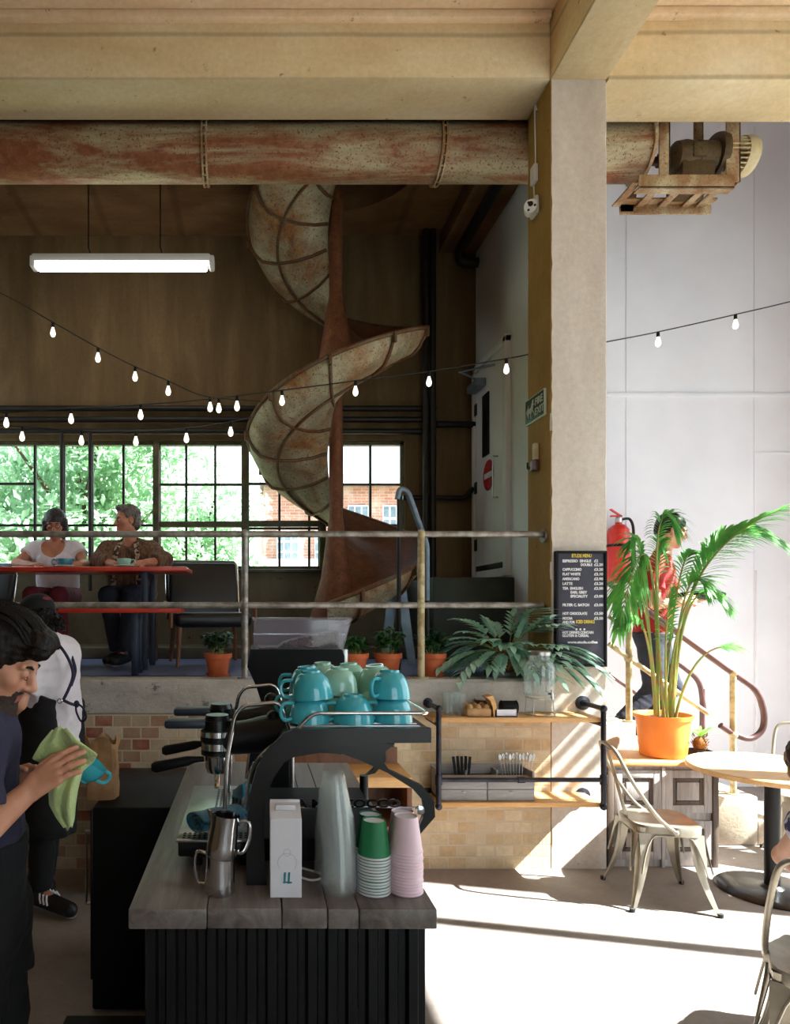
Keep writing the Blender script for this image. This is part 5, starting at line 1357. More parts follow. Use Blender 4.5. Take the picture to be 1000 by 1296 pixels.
# milk carton
cy = 1.70
x0, x1 = (342 - VX) / F * cy, (382 - VX) / F * cy; zt2 = E + (VY - 1036) / F * cy
mc = thing('milk_carton', 'white milk carton with a teal mark on the counter front', 'carton', ((x0 + x1) / 2, cy + .035, CZ))
mb = MB(); mb.box(x0, x1, cy, cy + .07, CZ + .0015, zt2, .0015)
mb.prism([(cy + .0, zt2 - .001), (cy + .07, zt2 - .001), (cy + .07, zt2 + .022), (cy + .062, zt2 + .024)], x0 + .0005, x1 - .0005, 'x')
mb.build('carton_body', M['paperwhite'], mc, angle=20)
mb = MB(); mb.box(x0 + .014, x1 - .014, cy + .028, cy + .04, zt2 + .012, zt2 + .026, .002); mb.box(x0 + .001, x1 - .001, cy + .062, cy + .069, zt2 + .018, zt2 + .030, .001); mb.build('folded_top', M['paperwhite'], mc)
mb = MB(); zc3 = E + (VY - 1119) / F * cy
for k in (0, 1):
    u = x0 + .033 + .0105 * k; w_ = .0052
    mb.prism([(u, zc3 + .002 - .001 * k), (u + .011, zc3 + .0035 - .001 * k), (u + .0115, zc3 + .007 - .001 * k), (u + w_ + .0002, zc3 + .0062), (u + w_ + .0018, zc3 + .030), (u + .0015, zc3 + .0295), (u + .0006, zc3 + .0055), (u - .001, zc3 + .0052)], cy - .0009, cy + .001)
mb.build('printed_mark', M['letterteal'], mc)
mb = MB(); cxx = (x0 + x1) / 2 + .003
mb.tube([(cxx + .024 * math.cos(R(a)), cy - .0003, E + (VY - 1092) / F * cy + .024 * math.sin(R(a))) for a in range(-40, 221, 20)], .0006, 5); mb.tube([(cxx + .009 * math.cos(R(a)), cy - .0003, E + (VY - 1079) / F * cy + .009 * math.sin(R(a))) for a in range(0, 360, 30)], .0006, 5, closed=True)
mb.build('line_drawing', M['lettergrey'], mc)
# paper cups, each a thing
def paper_cup(label, mk, band, group, rb=.0295, rt=.042, h=.092, shared=None):
    t = thing('paper_cup', label, 'paper cup', (0, 0, 0), group)
    if shared is None:
        mb = MB(); mb.shell([(0, .006), (rb - .002, .006), (rb - .001, 0), (rb, 0), (rt, h - .004), (rt - .002, h - .004), (rb - .003, .008), (0, .008)], seg=28, M=Matrix.Rotation(PI, 4, 'X'))
        a = mb.build('wall', M[mk], t)
        mb = MB(); mb.shell([(rt - .003, h - .0052), (rt + .0008, h - .0052), (rt + .0018, h - .0025), (rt + .0008, h), (rt - .003, h), (rt - .0035, h - .0025)], seg=28, M=Matrix.Rotation(PI, 4, 'X'))
        b = mb.build('rim', M[band], t); b['label'] = 'rolled rim'
        mb = MB(); mb.lathe([(0, .0035), (rb - .0025, .0035), (rb - .0025, .0055), (0, .0055)], seg=24, M=Matrix.Rotation(PI, 4, 'X')); mb.build('base', M['paperwhite'], t)
    else:
        for ch_ in shared.children:
            c2 = ch_.copy(); C.objects.link(c2); c2.parent = t
    return t
def stack(px, d, n, mk, band, pitch, lab_top, lab, group, h=.092, rt=.042, rb=.0295, lean=0):
    x = (px - VX) / F * d; proto = None
    for k in range(n):
        top = k == n - 1
        t = paper_cup(lab_top if top else lab, mk, band, group, rb, rt, h, proto)
        if proto is None: proto = t
        t.location = (x + .0006 * rng.randn(), d + .0006 * rng.randn(), CZ + .0015 + h + pitch * k)
stack(473.5, 1.742, 13, 'papergreen', 'paperwhite', .0077, 'bright green top cup of the front green stack', 'white rimmed green paper cup nested in the front stack below its bright green top', 'front green paper cup stack')
stack(514, 1.742, 14, 'paperpink', 'paperpink', .0079, 'pink top cup of the front pink stack', 'pink paper cup nested in the front pink stack below its top cup', 'front pink paper cup stack')
stack(468.5, 1.835, 11, 'paperdkgreen', 'paperwhite', .0080, 'dark green top cup of the rear green stack', 'green paper cup nested in the rear green stack below its top cup', 'rear green paper cup stack')
stack(509.5, 1.835, 12, 'paperpink', 'paperpink', .0079, 'pink top cup of the rear pink stack', 'pink paper cup nested in the rear pink stack below its top cup', 'rear pink paper cup stack')
# clear cups
def clear_stack(px, d, n, pitch, lab_top, lab, group, bend):
    x = (px - VX) / F * d; h = .115; rb, rt = .029, .046; proto = None
    for k in range(n):
        t = thing('clear_plastic_cup', lab_top if k == n - 1 else lab, 'plastic cup', (0, 0, 0), group)
        if proto is None:
            mb = MB(); mb.shell([(0, .002), (rb, 0), (rb + .003, .02), (rb + .003, .022), (rt, h - .003), (rt + .002, h - .002), (rt + .002, h), (rt - .0012, h), (rb + .002, .022), (rb - .001, .004), (0, .004)], seg=28, M=Matrix.Rotation(PI, 4, 'X'))
            o = mb.build('wall', M['clearcup'], t); proto = o
        else:
            c2 = proto.copy(); C.objects.link(c2); c2.parent = t
        u = k / max(1, n - 1)
        t.location = (x - bend * u ** 2, d, CZ + .0015 + h + pitch * k); t.rotation_euler = (0, -R(3.0) * u, 0)
clear_stack(428.5, 1.745, 24, .0083, 'topmost clear plastic cup of the tall leaning stack', 'clear plastic cup nested in the tall leaning stack below its top cup', 'tall clear cup stack', .014)
clear_stack(419, 1.850, 16, .0083, 'topmost clear plastic cup of the shorter stack behind the tall one', 'clear plastic cup nested in the shorter stack behind the tall one', 'short clear cup stack', .004)
mb = MB(); qa = P(384, 1118, 1.80)
mb.tube(smooth_path([(qa.x - .03, 1.85, CZ + .006), (qa.x + .02, 1.80, CZ + .006), (qa.x + .06, 1.83, CZ + .006), (qa.x + .02, 1.87, CZ + .006), (qa.x - .02, 1.9, CZ + .006)], 6), .0032, 8)
tag(mb.build('power_cord', M['whiteplastic']), 'white cord lying on the counter behind the milk carton', 'cord')
# ================================================================ right side: cabinet, palm, chair, table
KX0, KX1, KY0, KY1 = 2.262, 2.965, 4.30, 4.66
KZ = E + (VY - 964) / F * KY0
kb = thing('panelled_cabinet', 'old limed oak cabinet with four panelled doors under the palm', 'cabinet', ((KX0 + KX1) / 2, 4.48, 0))
MB().box(KX0 + .01, KX1 - .01, KY0 + .02, KY1, 0, KZ - .03).build('carcass', M['cabwood'], kb)
MB().box(KX0 - .006, KX1 + .012, KY0 - .012, KY1 + .005, KZ - .03, KZ, .005).build('top', M['shelfwood'], kb)
xm = (KX0 + KX1) / 2; zm_ = KZ * .47
for (a, b) in ((KX0 + .04, xm - .012), (xm + .012, KX1 - .04)):
    for (z0, z1) in ((.05, zm_ - .02), (zm_ + .03, KZ - .055)):
        mb = MB(); s = .05
        mb.box(a, a + s, KY0, KY0 + .022, z0, z1, .003); mb.box(b - s, b, KY0, KY0 + .022, z0, z1, .003); mb.box(a + s, b - s, KY0, KY0 + .022, z0, z0 + s, .003); mb.box(a + s, b - s, KY0, KY0 + .022, z1 - s, z1, .003)
        mb.box(a + s + .028, b - s - .028, KY0 + .004, KY0 + .03, z0 + s + .028, z1 - s - .028, .004)
        dr = mb.build('door', M['cabwood'], kb)
        mb = MB(); e = .024
        mb.box(a + s, a + s + e, KY0 + .008, KY0 + .03, z0 + s, z1 - s, .004); mb.box(b - s - e, b - s, KY0 + .008, KY0 + .03, z0 + s, z1 - s, .004); mb.box(a + s + e, b - s - e, KY0 + .008, KY0 + .03, z0 + s, z0 + s + e, .004); mb.box(a + s + e, b - s - e, KY0 + .008, KY0 + .03, z1 - s - e, z1 - s, .004)
        mb.build('moulding', M['cabdark'], dr)
for x in (KX0 + .018, xm, KX1 - .018):
    MB().box(x - .018 if x != xm else x - .011, x + .018 if x != xm else x + .011, KY0 - .004, KY0 + .02, 0, KZ - .03, .003).build('stile', M['cabwood'] if x == xm else M['cabdark'], kb)
# palm in orange pot
q = P(839, 958, 4.48); pt_ = thing('potted_palm', 'tall palm in an orange pot on the oak cabinet', 'potted palm', (q.x, 4.48, KZ))
ph = (960 - 907) / F * 4.48
mb = MB(); mb.shell([(0, .004), (.125, .004), (.13, 0), (.138, .008), (.160, ph - .03), (.172, ph - .028), (.176, ph), (.168, ph), (.154, ph - .03), (.128, .02), (0, .016)], (q.x, 4.48, KZ), 40); mb.build('pot', M['orangepot'], pt_)
mb = MB(); mb.lathe([(0, ph - .04), (.152, ph - .036), (.1, ph - .022), (0, ph - .018)], (q.x, 4.48, KZ), 28); mb.build('soil', M['soil'], pt_)
base = Vector((q.x, 4.48, KZ + ph - .03))
def frond(tip_px, mid_px, dt, dm_, wid, nl, start=.45, name='frond', hang=.35, base_off=(0, 0)):
    b = base + Vector((base_off[0], base_off[1], 0)); m = P(*mid_px, dm_); t = P(*tip_px, dt)
    path = []
    for i in range(29):
        u = i / 28; path.append((1 - u) ** 2 * b + 2 * u * (1 - u) * m + u * u * t)
    ms = MB(); ms.tube(path, [.0085 * (1 - .8 * i / 28) + .001 for i in range(29)], 6)
    st = ms.build('frond_stem', M['palmstem'], pt_)
    ml = MB()
    nl = int(nl * 1.35)
    for i in range(nl):
        u = start + (1 - start) * (i + .5) / nl; k = min(27, int(u * 28)); f_ = u * 28 - k
        p = path[k] * (1 - f_) + path[k + 1] * f_; tg = (path[k + 1] - path[k]).normalized()
        side = tg.cross(Vector((0, -.5, 1))).normalized()
        v = (u - start) / (1 - start)
        ln = wid * (.55 + .9 * v * (1 - v) * 2) * (1.05 - .45 * v)
        for s_ in (-1, 1):
            d_ = tg * (.75 + .5 * v) + side * s_ * (.85 - .4 * v) + Vector((rng.randn() * .06, rng.randn() * .06, .08 + rng.randn() * .06))
            leaf(ml, p, d_, (0, -.4, 1), ln * (.9 + .2 * rng.rand()), 
                 .019 + .006 * rng.rand(), hang, 4, .1)
    ml.build('leaflets', M['palm'], st)
frond((988, 645), (845, 700), 4.10, 4.35, .30, 26, .50, base_off=(.03, -.02))
frond((998, 690), (880, 610), 4.30, 4.42, .26, 26, .52, hang=.5, base_off=(.04, .03))
frond((782, 800), (832, 560), 4.30, 4.42, .24, 22, .50, hang=.6, base_off=(-.03, 0))
frond((858, 668), (815, 590), 4.25, 4.40, .22, 22, .52, hang=.7, base_off=(-.01, -.03))
frond((776, 760), (815, 655), 4.43, 4.40, .20, 18, .5, hang=.6, base_off=(-.05, -.02))
frond((925, 770), (862, 690), 4.20, 4.35, .17, 14, .62, hang=.5, base_off=(.05, -.03))
frond((785, 792), (822, 740), 4.30, 4.42, .17, 16, .5, hang=.4, base_off=(-.05, .0))
frond((940, 822), (878, 800), 4.20, 4.35, .13, 9, .72, hang=.3, base_off=(.05, -.05))
frond((850, 745), (838, 800), 4.35, 4.40, .17, 14, .5, hang=.5, base_off=(.0, -.05))
frond((960, 668), (868, 655), 4.22, 4.36, .24, 22, .55, hang=.35, base_off=(.05, .0))
frond((800, 690), (812, 640), 4.40, 4.44, .22, 18, .5, hang=.6, base_off=(-.04, .01))
frond((895, 745), (860, 690), 4.25, 4.36, .22, 18, .45, hang=.5, base_off=(.03, -.05))
frond((836, 690), (832, 660), 4.52, 4.52, .20, 16, .5, hang=.55, base_off=(-.02, .03))
frond((878, 700), (856, 690), 4.50, 4.50, .20, 16, .5, hang=.55, base_off=(.02, .03))
# small plant in black square pot
q = P(886, 963, 4.43); sp = thing('small_potted_plant', 'small sprouting plant in a square black pot beside the orange pot', 'potted plant', (q.x, 4.43, KZ))
mb = MB(); s = .05
mb.strip([(q.x - s, 4.43 - s), (q.x + s, 4.43 - s), (q.x + s, 4.43 + s), (q.x - s, 4.43 + s), (q.x - s, 4.43 - s + .0001)], [(q.x - s + .006, 4.43 - s + .006), (q.x + s - .006, 4.43 - s + .006), (q.x + s - .006, 4.43 + s - .006), (q.x - s + .006, 4.43 + s - .006), (q.x - s + .006, 4.43 - s + .0061)], KZ, KZ + .052, 'z')
mb.build('pot', M['blackmatt'], sp)
MB().box(q.x - s + .005, q.x + s - .005, 4.43 - s + .005, 4.43 + s - .005, KZ + .001, KZ + .042).build('soil', M['soil'], sp)
mb = MB(); mb.ell((q.x + .0, 4.43, KZ + .085), (.042, .04, .052), 18, 12)
for _ in range(70):
    a = rng.rand() * 6.28; z = rng.rand() * .1; v = Vector((q.x + .04 * math.cos(a) * (1 - abs(z - .04) * 4), 4.43 + .04 * math.sin(a) * (1 - abs(z - .04) * 4), KZ + .05 + z)); mb.tube([v, v + Vector((.012 * math.cos(a), .012 * math.sin(a), .018))], .0016, 4)
mb.build('root_ball', M['coir'], sp)
ml = MB()
for k in range(16):
    a = k * 2.4; el = .4 + .5 * rng.rand(); leaf(ml, (q.x, 4.43, KZ + .13), (math.cos(a) * math.cos(el), math.sin(a) * math.cos(el), math.sin(el) + .25), (0, 0, 1), .11 + .06 * rng.rand(), .022, .35)
ml.build('foliage', M['palm'], sp)

# metal cafe chair (pressed steel, curved legs)
def cafe_chair(label, loc, rz):
    t = thing('metal_chair', label, 'chair', (0, 0, 0), 'pressed steel cafe chairs')
    SZ = .455; hw = .175
    # seat with rolled edge, front = +Y
    rows = []
    outline = []
    for k in range(48):
        a = 2 * PI * k / 48; c, s_ = math.cos(a), math.sin(a); p = 5
        r = (abs(c) ** p + abs(s_) ** p) ** (-1 / p); w = hw + (.012 if s_ > 0 else -.004)
        outline.append((r * c * w, r * s_ * .175))
    for sc, z in ((.02, -.010), (.4, -.010), (.75, -.006), (.92, -.001), (.985, .0), (1.0, -.006), (1.0, -.05), (.975, -.052), (.965, -.012)):
        rows.append([(x * sc, y * sc, SZ + z) for x, y in outline])
    mb = MB(); mb.grid(rows, closed=True); mb.build('seat', M['gunmetal'], t)
    # legs: tapered angle section splayed outwards, with arched aprons between
    feet = {}
    for sx in (-1, 1):
        for sy in (-1, 1):
            top = Vector((sx * (hw - .012), sy * .16, SZ - .012)); foot = Vector((sx * (hw + .055), sy * .225, 0))
            rows = []
            for i in range(11):
                u = i / 10; bend = .018 * math.sin(PI * u) * -1
                c = top.lerp(foot, u ** 1.15) ; c.z = top.z * (1 - u); w = .052 * (1 - u) ** .8 + .018
                ox = Vector((-sx * w, 0, 0)); oy = Vector((0, -sy * w, 0)); c = c + Vector((sx * bend, sy * bend, 0))
                th = Vector((-sx * .006, -sy * .006, 0))
                rows.append([c + ox, c + ox * .25 , c + Vector((-sx * .004, -sy * .004, 0)), c + oy * .25, c + oy, c + oy + Vector((-sx * .005, 0, 0)), c + th * 1.6, c + ox + Vector((0, -sy * .005, 0))])
            mb = MB(); mb.grid(rows, closed=True); mb.add(rows[-1], [tuple(range(8))]); lg = mb.build('leg', M['gunmetal'], t)
            mb = MB(); mb.lathe([(0, 0), (.014, 0), (.016, .02), (0, .022)], (foot.x - sx * .006, foot.y - sy * .006, 0), 12); mb.build('rubber_foot', M['rubber'], lg)
    def apron(a, b, inward):
        up = []; lo = []
        n = 16
        for i in range(n + 1):
            u = i / n; p = a.lerp(b, u); e = abs(2 * u - 1)
            drop = .05 + .20 * max(0, (e - .45) / .55) ** 2.2
            off = inward * -.045 * (drop / .25)
            up.append(p + Vector((0, 0, SZ - .04))); lo.append(p + Vector((0, 0, SZ - drop)) + off)
        mb = MB(); mb.grid([up, lo, [q_ + inward * .004 for q_ in lo], [q_ + inward * .004 for q_ in up]]); 
        mb.tube(lo, .005, 6); return mb.build('apron', M['gunmetal'], t)
    A = {(sx, sy): Vector((sx * (hw - .006), sy * .165, 0)) for sx in (-1, 1) for sy in (-1, 1)}
    apron(A[(-1, -1)], A[(-1, 1)], Vector((1, 0, 0))); apron(A[(1, -1)], A[(1, 1)], Vector((-1, 0, 0)))
    apron(A[(-1, 1)], A[(1, 1)], Vector((0, -1, 0))); apron(A[(-1, -1)], A[(1, -1)], Vector((0, 1, 0)))
    # back hoop
    pts = []
    for i in range(25):
        u = i / 24; a = PI * u
        x = -(hw + .01) * math.cos(a) if False else None
    hoop = [Vector((-hw - .006, .02, SZ - .03)), Vector((-hw - .006, -.08, SZ + .06)), Vector((-.165, -.20, .70)), Vector((-.135, -.262, .835)), Vector((-.06, -.275, .865)), Vector((.06, -.275, .865)), Vector((.135, -.262, .835)), Vector((.165, -.20, .70)), Vector((hw + .006, -.08, SZ + .06)), Vector((hw + .006, .02, SZ - .03))]
    mb = MB(); mb.tube(smooth_path(hoop, 6), .0105, 10)
    for sx in (-1, 1): mb.ell((sx * (hw + .01), .02, SZ - .028), (.008, .014, .014), 10, 8)
    mb.build('back_hoop', M['gunmetal'], t)
    rows = [[Vector((x - dx, -.165 - .105 * u + dy, SZ - .02 + .405 * u)) for x in (0,) for dx, dy in ((-.03, 0), (-.018, .006), (.018, .006), (.03, 0), (.018, .003), (-.018, .003))] for u in [i / 8 for i in range(9)]]
    mb = MB(); mb.grid(rows, closed=True); mb.build('back_slat', M['gunmetal'], t)
    t.location = loc; t.rotation_euler = (0, 0, rz); return t
cafe_chair('gunmetal steel chair in the sun in front of the oak cabinet', (2.315, 3.86, 0), R(-99))
cafe_chair('steel chair the customer at the right edge sits on', (1.95, 2.27, 0), R(-38))
cafe_chair('steel chair behind the round table at the right edge', (3.60, 4.36, 0), R(150))
# round table
TX, TY, TZ, TR = 3.03, 3.94, .725, .43
rt_ = thing('round_table', 'round pale wood cafe table on a black pedestal at the right', 'table', (TX, TY, 0))
mb = MB(); mb.lathe([(0, TZ - .03), (TR - .004, TZ - .03), (TR, TZ - .026), (TR, TZ - .004), (TR - .004, TZ), (0, TZ)], (TX, TY, 0), 64); mb.build('table_top', M['tablewood'], rt_)
mb = MB(); mb.box(TX - .19, TX + .19, TY - .025, TY + .025, TZ - .05, TZ - .0295, .003); mb.box(TX - .025, TX + .025, TY - .19, TY + .19, TZ - .05, TZ - .0295, .003); mb.build('top_bracket', M['blackmetal'], rt_)
mb = MB(); mb.lathe([(0, .012), (.04, .012), (.04, TZ - .045), (0, TZ - .045)], (TX, TY, 0), 28); mb.build('pedestal', M['blackmetal'], rt_)
mb = MB(); mb.lathe([(0, 0), (.28, 0), (.285, .006), (.275, .014), (.06, .024), (.042, .04), (0, .04)], (TX, TY, 0), 56); mb.build('base', M['blackgloss'], rt_)

# ---------------------------------------------------------------- stair handrails
def handrail(label, y, posts, rails, rm='plumrail', pm='creampost'):
    t = thing('stair_handrail', label, 'handrail', (3, y, .3), 'stair handrails')
    for px, p0, p1, zb in posts:
        x = pxx(px, y); mb = MB(); mb.tube([(x, y, zb), (x, y, E + (VY - p0) / F * y)], .021, 12); mb.lathe([(0, 0), (.042, 0), (.042, .01), (0, .01)], (x, y, zb), 16)
        for yy in p1: mb.ell((x, y, E + (VY - yy) / F * y), .031, 12, 8)
        mb.build('post', M[pm], t)
    for pts, mk, r in rails:
        mb = MB(); mb.tube(round_path([P(a, b, y) for a, b in pts], .12, 7), r, 12); mb.build('rail', M[mk], t)
def tread_z(x):
    k = math.floor((3.80 - x) / .283) + 1; return .17 * max(0, min(7, k))
y = 4.76
handrail('near stair handrail with cream posts and a looped plum rail end', y, [(796, 752, (833,), tread_z(pxx(796, y))), (928, 851, (851, 930), tread_z(pxx(928, y)))],
         [([(771, 738), (925, 850), (960, 874), (968, 905), (966, 925), (950, 937), (930, 930), (912, 918)], 'plumrail', .021), ([(771, 815), (796, 833), (896, 903)], 'creampost', .017)])
y = 5.86
handrail('far stair handrail with a bent plum rail end behind the palm', y, [(889, 872, (), tread_z(pxx(889, y)))],
         [([(771, 780), (868, 846), (886, 862), (891, 900)], 'plumrail', .021), ([(771, 853), (815, 884), (870, 922)], 'plumrail', .017)], pm='plumrail')

# ---------------------------------------------------------------- fire extinguisher
d = FARW - .12; q = P(783, 738, d)
fe = thing('fire_extinguisher', 'red fire extinguisher on the white wall right of the column', 'fire extinguisher', (q.x, d, q.z))
mb = MB(); mb.lathe([(0, 0), (.088, 0), (.094, .012), (.094, .44), (.086, .485), (.06, .52), (.03, .535), (.028, .55), (0, .55)], (q.x, d, q.z), 36); mb.build('cylinder', M['extred'], fe)
mb = MB(); mb.lathe([(0, .55), (.03, .55), (.03, .59), (.02, .6), (0, .6)], (q.x, d, q.z), 20); mb.build('valve', M['steel'], fe)
mb = MB(); mb.box(q.x - .075, q.x + .03, d - .012, d + .012, q.z + .60, q.z + .615, .004); mb.prism([(q.x - .085, q.z + .67), (q.x - .07, q.z + .675), (q.x + .03, q.z + .61), (q.x + .02, q.z + .6)], d - .012, d + .012); mb.build('lever', M['extred'], fe)
mb = MB(); mb.tube(smooth_path([(q.x + .02, d, q.z + .575), (q.x + .10, d, q.z + .58), (q.x + .135, d, q.z + .48), (q.x + .125, d, q.z + .25), (q.x + .118, d - .01, q.z + .1)], 7), .012, 10); mb.build('hose', M['rubber'], fe)
mb = MB(); mb.box(q.x - .03, q.x + .03, d + .09, FARW - .001, q.z + .1, q.z + .5, .004); mb.lathe([(.0955, -.012), (.099, -.012), (.099, .012), (.0955, .012)], (q.x, d, q.z + .34), 36, close=True) if False else mb.shell([(.0955, -.012), (.099, -.012), (.099, .012), (.0955, .012)], (q.x, d, q.z + .34), 36); mb.build('bracket', M['blackmetal'], fe)
# ================================================================ people: signed distance bodies turned into one continuous mesh
class SDF:
    def __init__(s): s.p = []
    def cap(s, a, b, ra, rb=None, k=.02, op='+', flat=None):
        s.p.append(('cap', np.array(a, float), np.array(b, float), ra, ra if rb is None else rb, k, op, flat)); return s
    def ell(s, c, r, Rm=None, k=.02, op='+'):
        s.p.append(('ell', np.array(c, float), np.array(r, float), Rm, None, k, op, None)); return s
    def clip(s, p, n):
        n = np.array(n, float); s.p.append(('clip', np.array(p, float), n / np.linalg.norm(n), None, None, 0, 'c', None)); return s
    def bounds(s):
        lo = np.full(3, 1e9); hi = -lo
        for t in s.p:
            if t[6] != '+': continue
            if t[0] == 'cap':
                for q, r in ((t[1], t[3]), (t[2], t[4])): lo = np.minimum(lo, q - r); hi = np.maximum(hi, q + r)
            elif t[0] == 'ell':
                m = t[2].max(); lo = np.minimum(lo, t[1] - m); hi = np.maximum(hi, t[1] + m)
        return lo, hi
    def field(s, h, wob=None):
        lo, hi = s.bounds(); lo = lo - 4 * h; hi = hi + 4 * h
        n = np.ceil((hi - lo) / h).astype(int) + 1
        ax = [lo[i] + h * np.arange(n[i]) for i in range(3)]
        f = np.full(n, 1.0, np.float32)
        for t in s.p:
            typ, a, b, ra, rb, k, op, flat = t
            if typ == 'clip':
                d = ((ax[0] - a[0]) * b[0])[:, None, None] + ((ax[1] - a[1]) * b[1])[None, :, None] + ((ax[2] - a[2]) * b[2])[None, None, :]
                f = np.maximum(f, d.astype(np.float32)); continue
            mrg = k + 4 * h
            if typ == 'cap':
                blo = np.minimum(a - ra, b - rb) - mrg; bhi = np.maximum(a + ra, b + rb) + mrg
            else:
                m = b.max(); blo = a - m - mrg; bhi = a + m + mrg
            i0 = np.clip(np.floor((blo - lo) / h).astype(int), 0, n - 1); i1 = np.clip(np.ceil((bhi - lo) / h).astype(int) + 1, 1, n)
            if (i1 <= i0).any(): continue
            X = ax[0][i0[0]:i1[0]][:, None, None]; Y = ax[1][i0[1]:i1[1]][None, :, None]; Z = ax[2][i0[2]:i1[2]][None, None, :]
            if typ == 'cap':
                ba = b - a; L2 = max(1e-12, ba @ ba)
                dot = (X - a[0]) * ba[0] + (Y - a[1]) * ba[1] + (Z - a[2]) * ba[2]
                u = np.clip(dot / L2, 0, 1)
                d = np.sqrt((X - a[0] - u * ba[0]) ** 2 + (Y - a[1] - u * ba[1]) ** 2 + (Z - a[2] - u * ba[2]) ** 2) - (ra + u * (rb - ra))
                if flat: d = np.maximum(d, (dot - L2) / math.sqrt(L2))
            else:
                P0, P1, P2 = X - a[0], Y - a[1], Z - a[2]
                if ra is not None:
                    Rm = np.array(ra); P0, P1, P2 = (P0 * Rm[0, j] + P1 * Rm[1, j] + P2 * Rm[2, j] for j in range(3))
                k0 = np.sqrt((P0 / b[0]) ** 2 + (P1 / b[1]) ** 2 + (P2 / b[2]) ** 2) + 1e-9
                k1 = np.sqrt((P0 / b[0] ** 2) ** 2 + (P1 / b[1] ** 2) ** 2 + (P2 / b[2] ** 2) ** 2) + 1e-9
                d = k0 * (k0 - 1) / k1
            sl = (slice(i0[0], i1[0]), slice(i0[1], i1[1]), slice(i0[2], i1[2])); g = f[sl]; kk = max(k, 1e-5)
            if op == '+':
                q = np.maximum(kk - np.abs(g - d), 0) / kk; f[sl] = np.minimum(g, d) - q * q * kk * .25
            else:
                d = -d; q = np.maximum(kk - np.abs(g - d), 0) / kk; f[sl] = np.maximum(g, d) + q * q * kk * .25
        if wob:
            amp, fr = wob
            X = ax[0][:, None, None] * fr; Y = ax[1][None, :, None] * fr; Z = ax[2][None, None, :] * fr
            f = f + amp * (np.sin(X + 1.7 * np.sin(Z * .7)) * np.sin(Y * 1.1 + 1.3 * np.sin(X * .6)) * np.sin(Z * .9 + np.sin(Y * .8) * 1.2) + .6 * np.sin(X * 2.1 + Z * 1.3) * np.sin(Y * 1.9 - Z * 2.2)).astype(np.float32)
        return f, lo
    def mesh(s, h, wob=None):
        f, lo = s.field(h, wob); ins = f < 0; nx, ny, nz = f.shape
        cnt = np.zeros((nx - 1, ny - 1, nz - 1), np.int8); C8 = [(i, j, k) for i in (0, 1) for j in (0, 1) for k in (0, 1)]
        for i, j, k in C8: cnt += ins[i:nx - 1 + i, j:ny - 1 + j, k:nz - 1 + k]
        act = (cnt > 0) & (cnt < 8); ids = np.full(act.shape, -1, np.int64); idx = np.argwhere(act); ids[act] = np.arange(len(idx))
        pos = np.zeros((len(idx), 3)); w = np.zeros(len(idx))
        val = {c: f[idx[:, 0] + c[0], idx[:, 1] + c[1], idx[:, 2] + c[2]] for c in C8}
        for c in C8:
            for axn in range(3):
                if c[axn]: continue
                c2 = tuple(1 if q == axn else c[q] for q in range(3)); a, b = val[c], val[c2]; m = (a < 0) != (b < 0)
                t = np.where(m, a / np.where(m, a - b, 1), 0); p = np.array(c, float)[None, :] + np.eye(3)[axn][None, :] * t[:, None]
                pos[m] += p[m]; w[m] += 1
        pos = lo + h * (idx + pos / w[:, None]); quads = []
        for axn in range(3):
            o = [q for q in range(3) if q != axn]
            sa = [slice(None)] * 3; sb = [slice(None)] * 3; sa[axn] = slice(0, -1); sb[axn] = slice(1, None)
            ch = ins[tuple(sa)] != ins[tuple(sb)]; e = np.argwhere(ch)
            e = e[(e[:, o[0]] > 0) & (e[:, o[1]] > 0) & (e[:, o[0]] < f.shape[o[0]] - 1) & (e[:, o[1]] < f.shape[o[1]] - 1)]
            flip = ins[tuple(sa)][tuple(e.T)]
            def cell(d0, d1):
                q = e.copy(); q[:, o[0]] += d0; q[:, o[1]] += d1; return ids[tuple(q.T)]
            a, b, c, d = cell(-1, -1), cell(0, -1), cell(0, 0), cell(-1, 0)
            qd = np.stack([a, b, c, d], 1)
            fl = flip if axn != 1 else ~flip
            qd[~fl] = qd[~fl][:, ::-1]
            quads.append(qd)
        return pos, np.concatenate(quads)
def sdf_obj(sd, name, mats, parent, h=.006, wob=None, paint=None, origin=None):
    v, q = sd.mesh(h, wob)
    me = bpy.data.meshes.new(name); off = np.array(woff(parent)) if parent is not None else (np.array(origin) if origin is not None else np.zeros(3))
    me.vertices.add(len(v)); me.vertices.foreach_set('co', (v - off).astype(np.float32).ravel())
    me.loops.add(len(q) * 4); me.loops.foreach_set('vertex_index', q.astype(np.int32).ravel())
    me.polygons.add(len(q)); me.polygons.foreach_set('loop_start', np.arange(0, len(q) * 4, 4, dtype=np.int32))
    if not isinstance(mats, (list, tuple)): mats = [mats]
    for m in mats: me.materials.append(m)
    if paint is not None: me.polygons.foreach_set('material_index', paint(v[q].mean(1)).astype(np.int32))
    me.update(calc_edges=True); me.validate(); me.shade_smooth()
    o = bpy.data.objects.new(name, me); C.objects.link(o)
    if parent is not None: o.parent = parent
    else: o.location = off
    return o
def V3(*a): return np.array(a, float)
def unit(a): a = np.array(a, float); return a / np.linalg.norm(a)
def basis(fwd, up=(0, 0, 1)):
    f = unit(fwd); r = unit(np.cross(f, up)); u = np.cross(r, f); return np.stack([r, f, u], 1)     # columns right, forward, up
def rot(v, ax, deg):
    ax = unit(ax); a = R(deg); v = np.array(v, float); return v * math.cos(a) + np.cross(ax, v) * math.sin(a) + ax * (ax @ v) * (1 - math.cos(a))
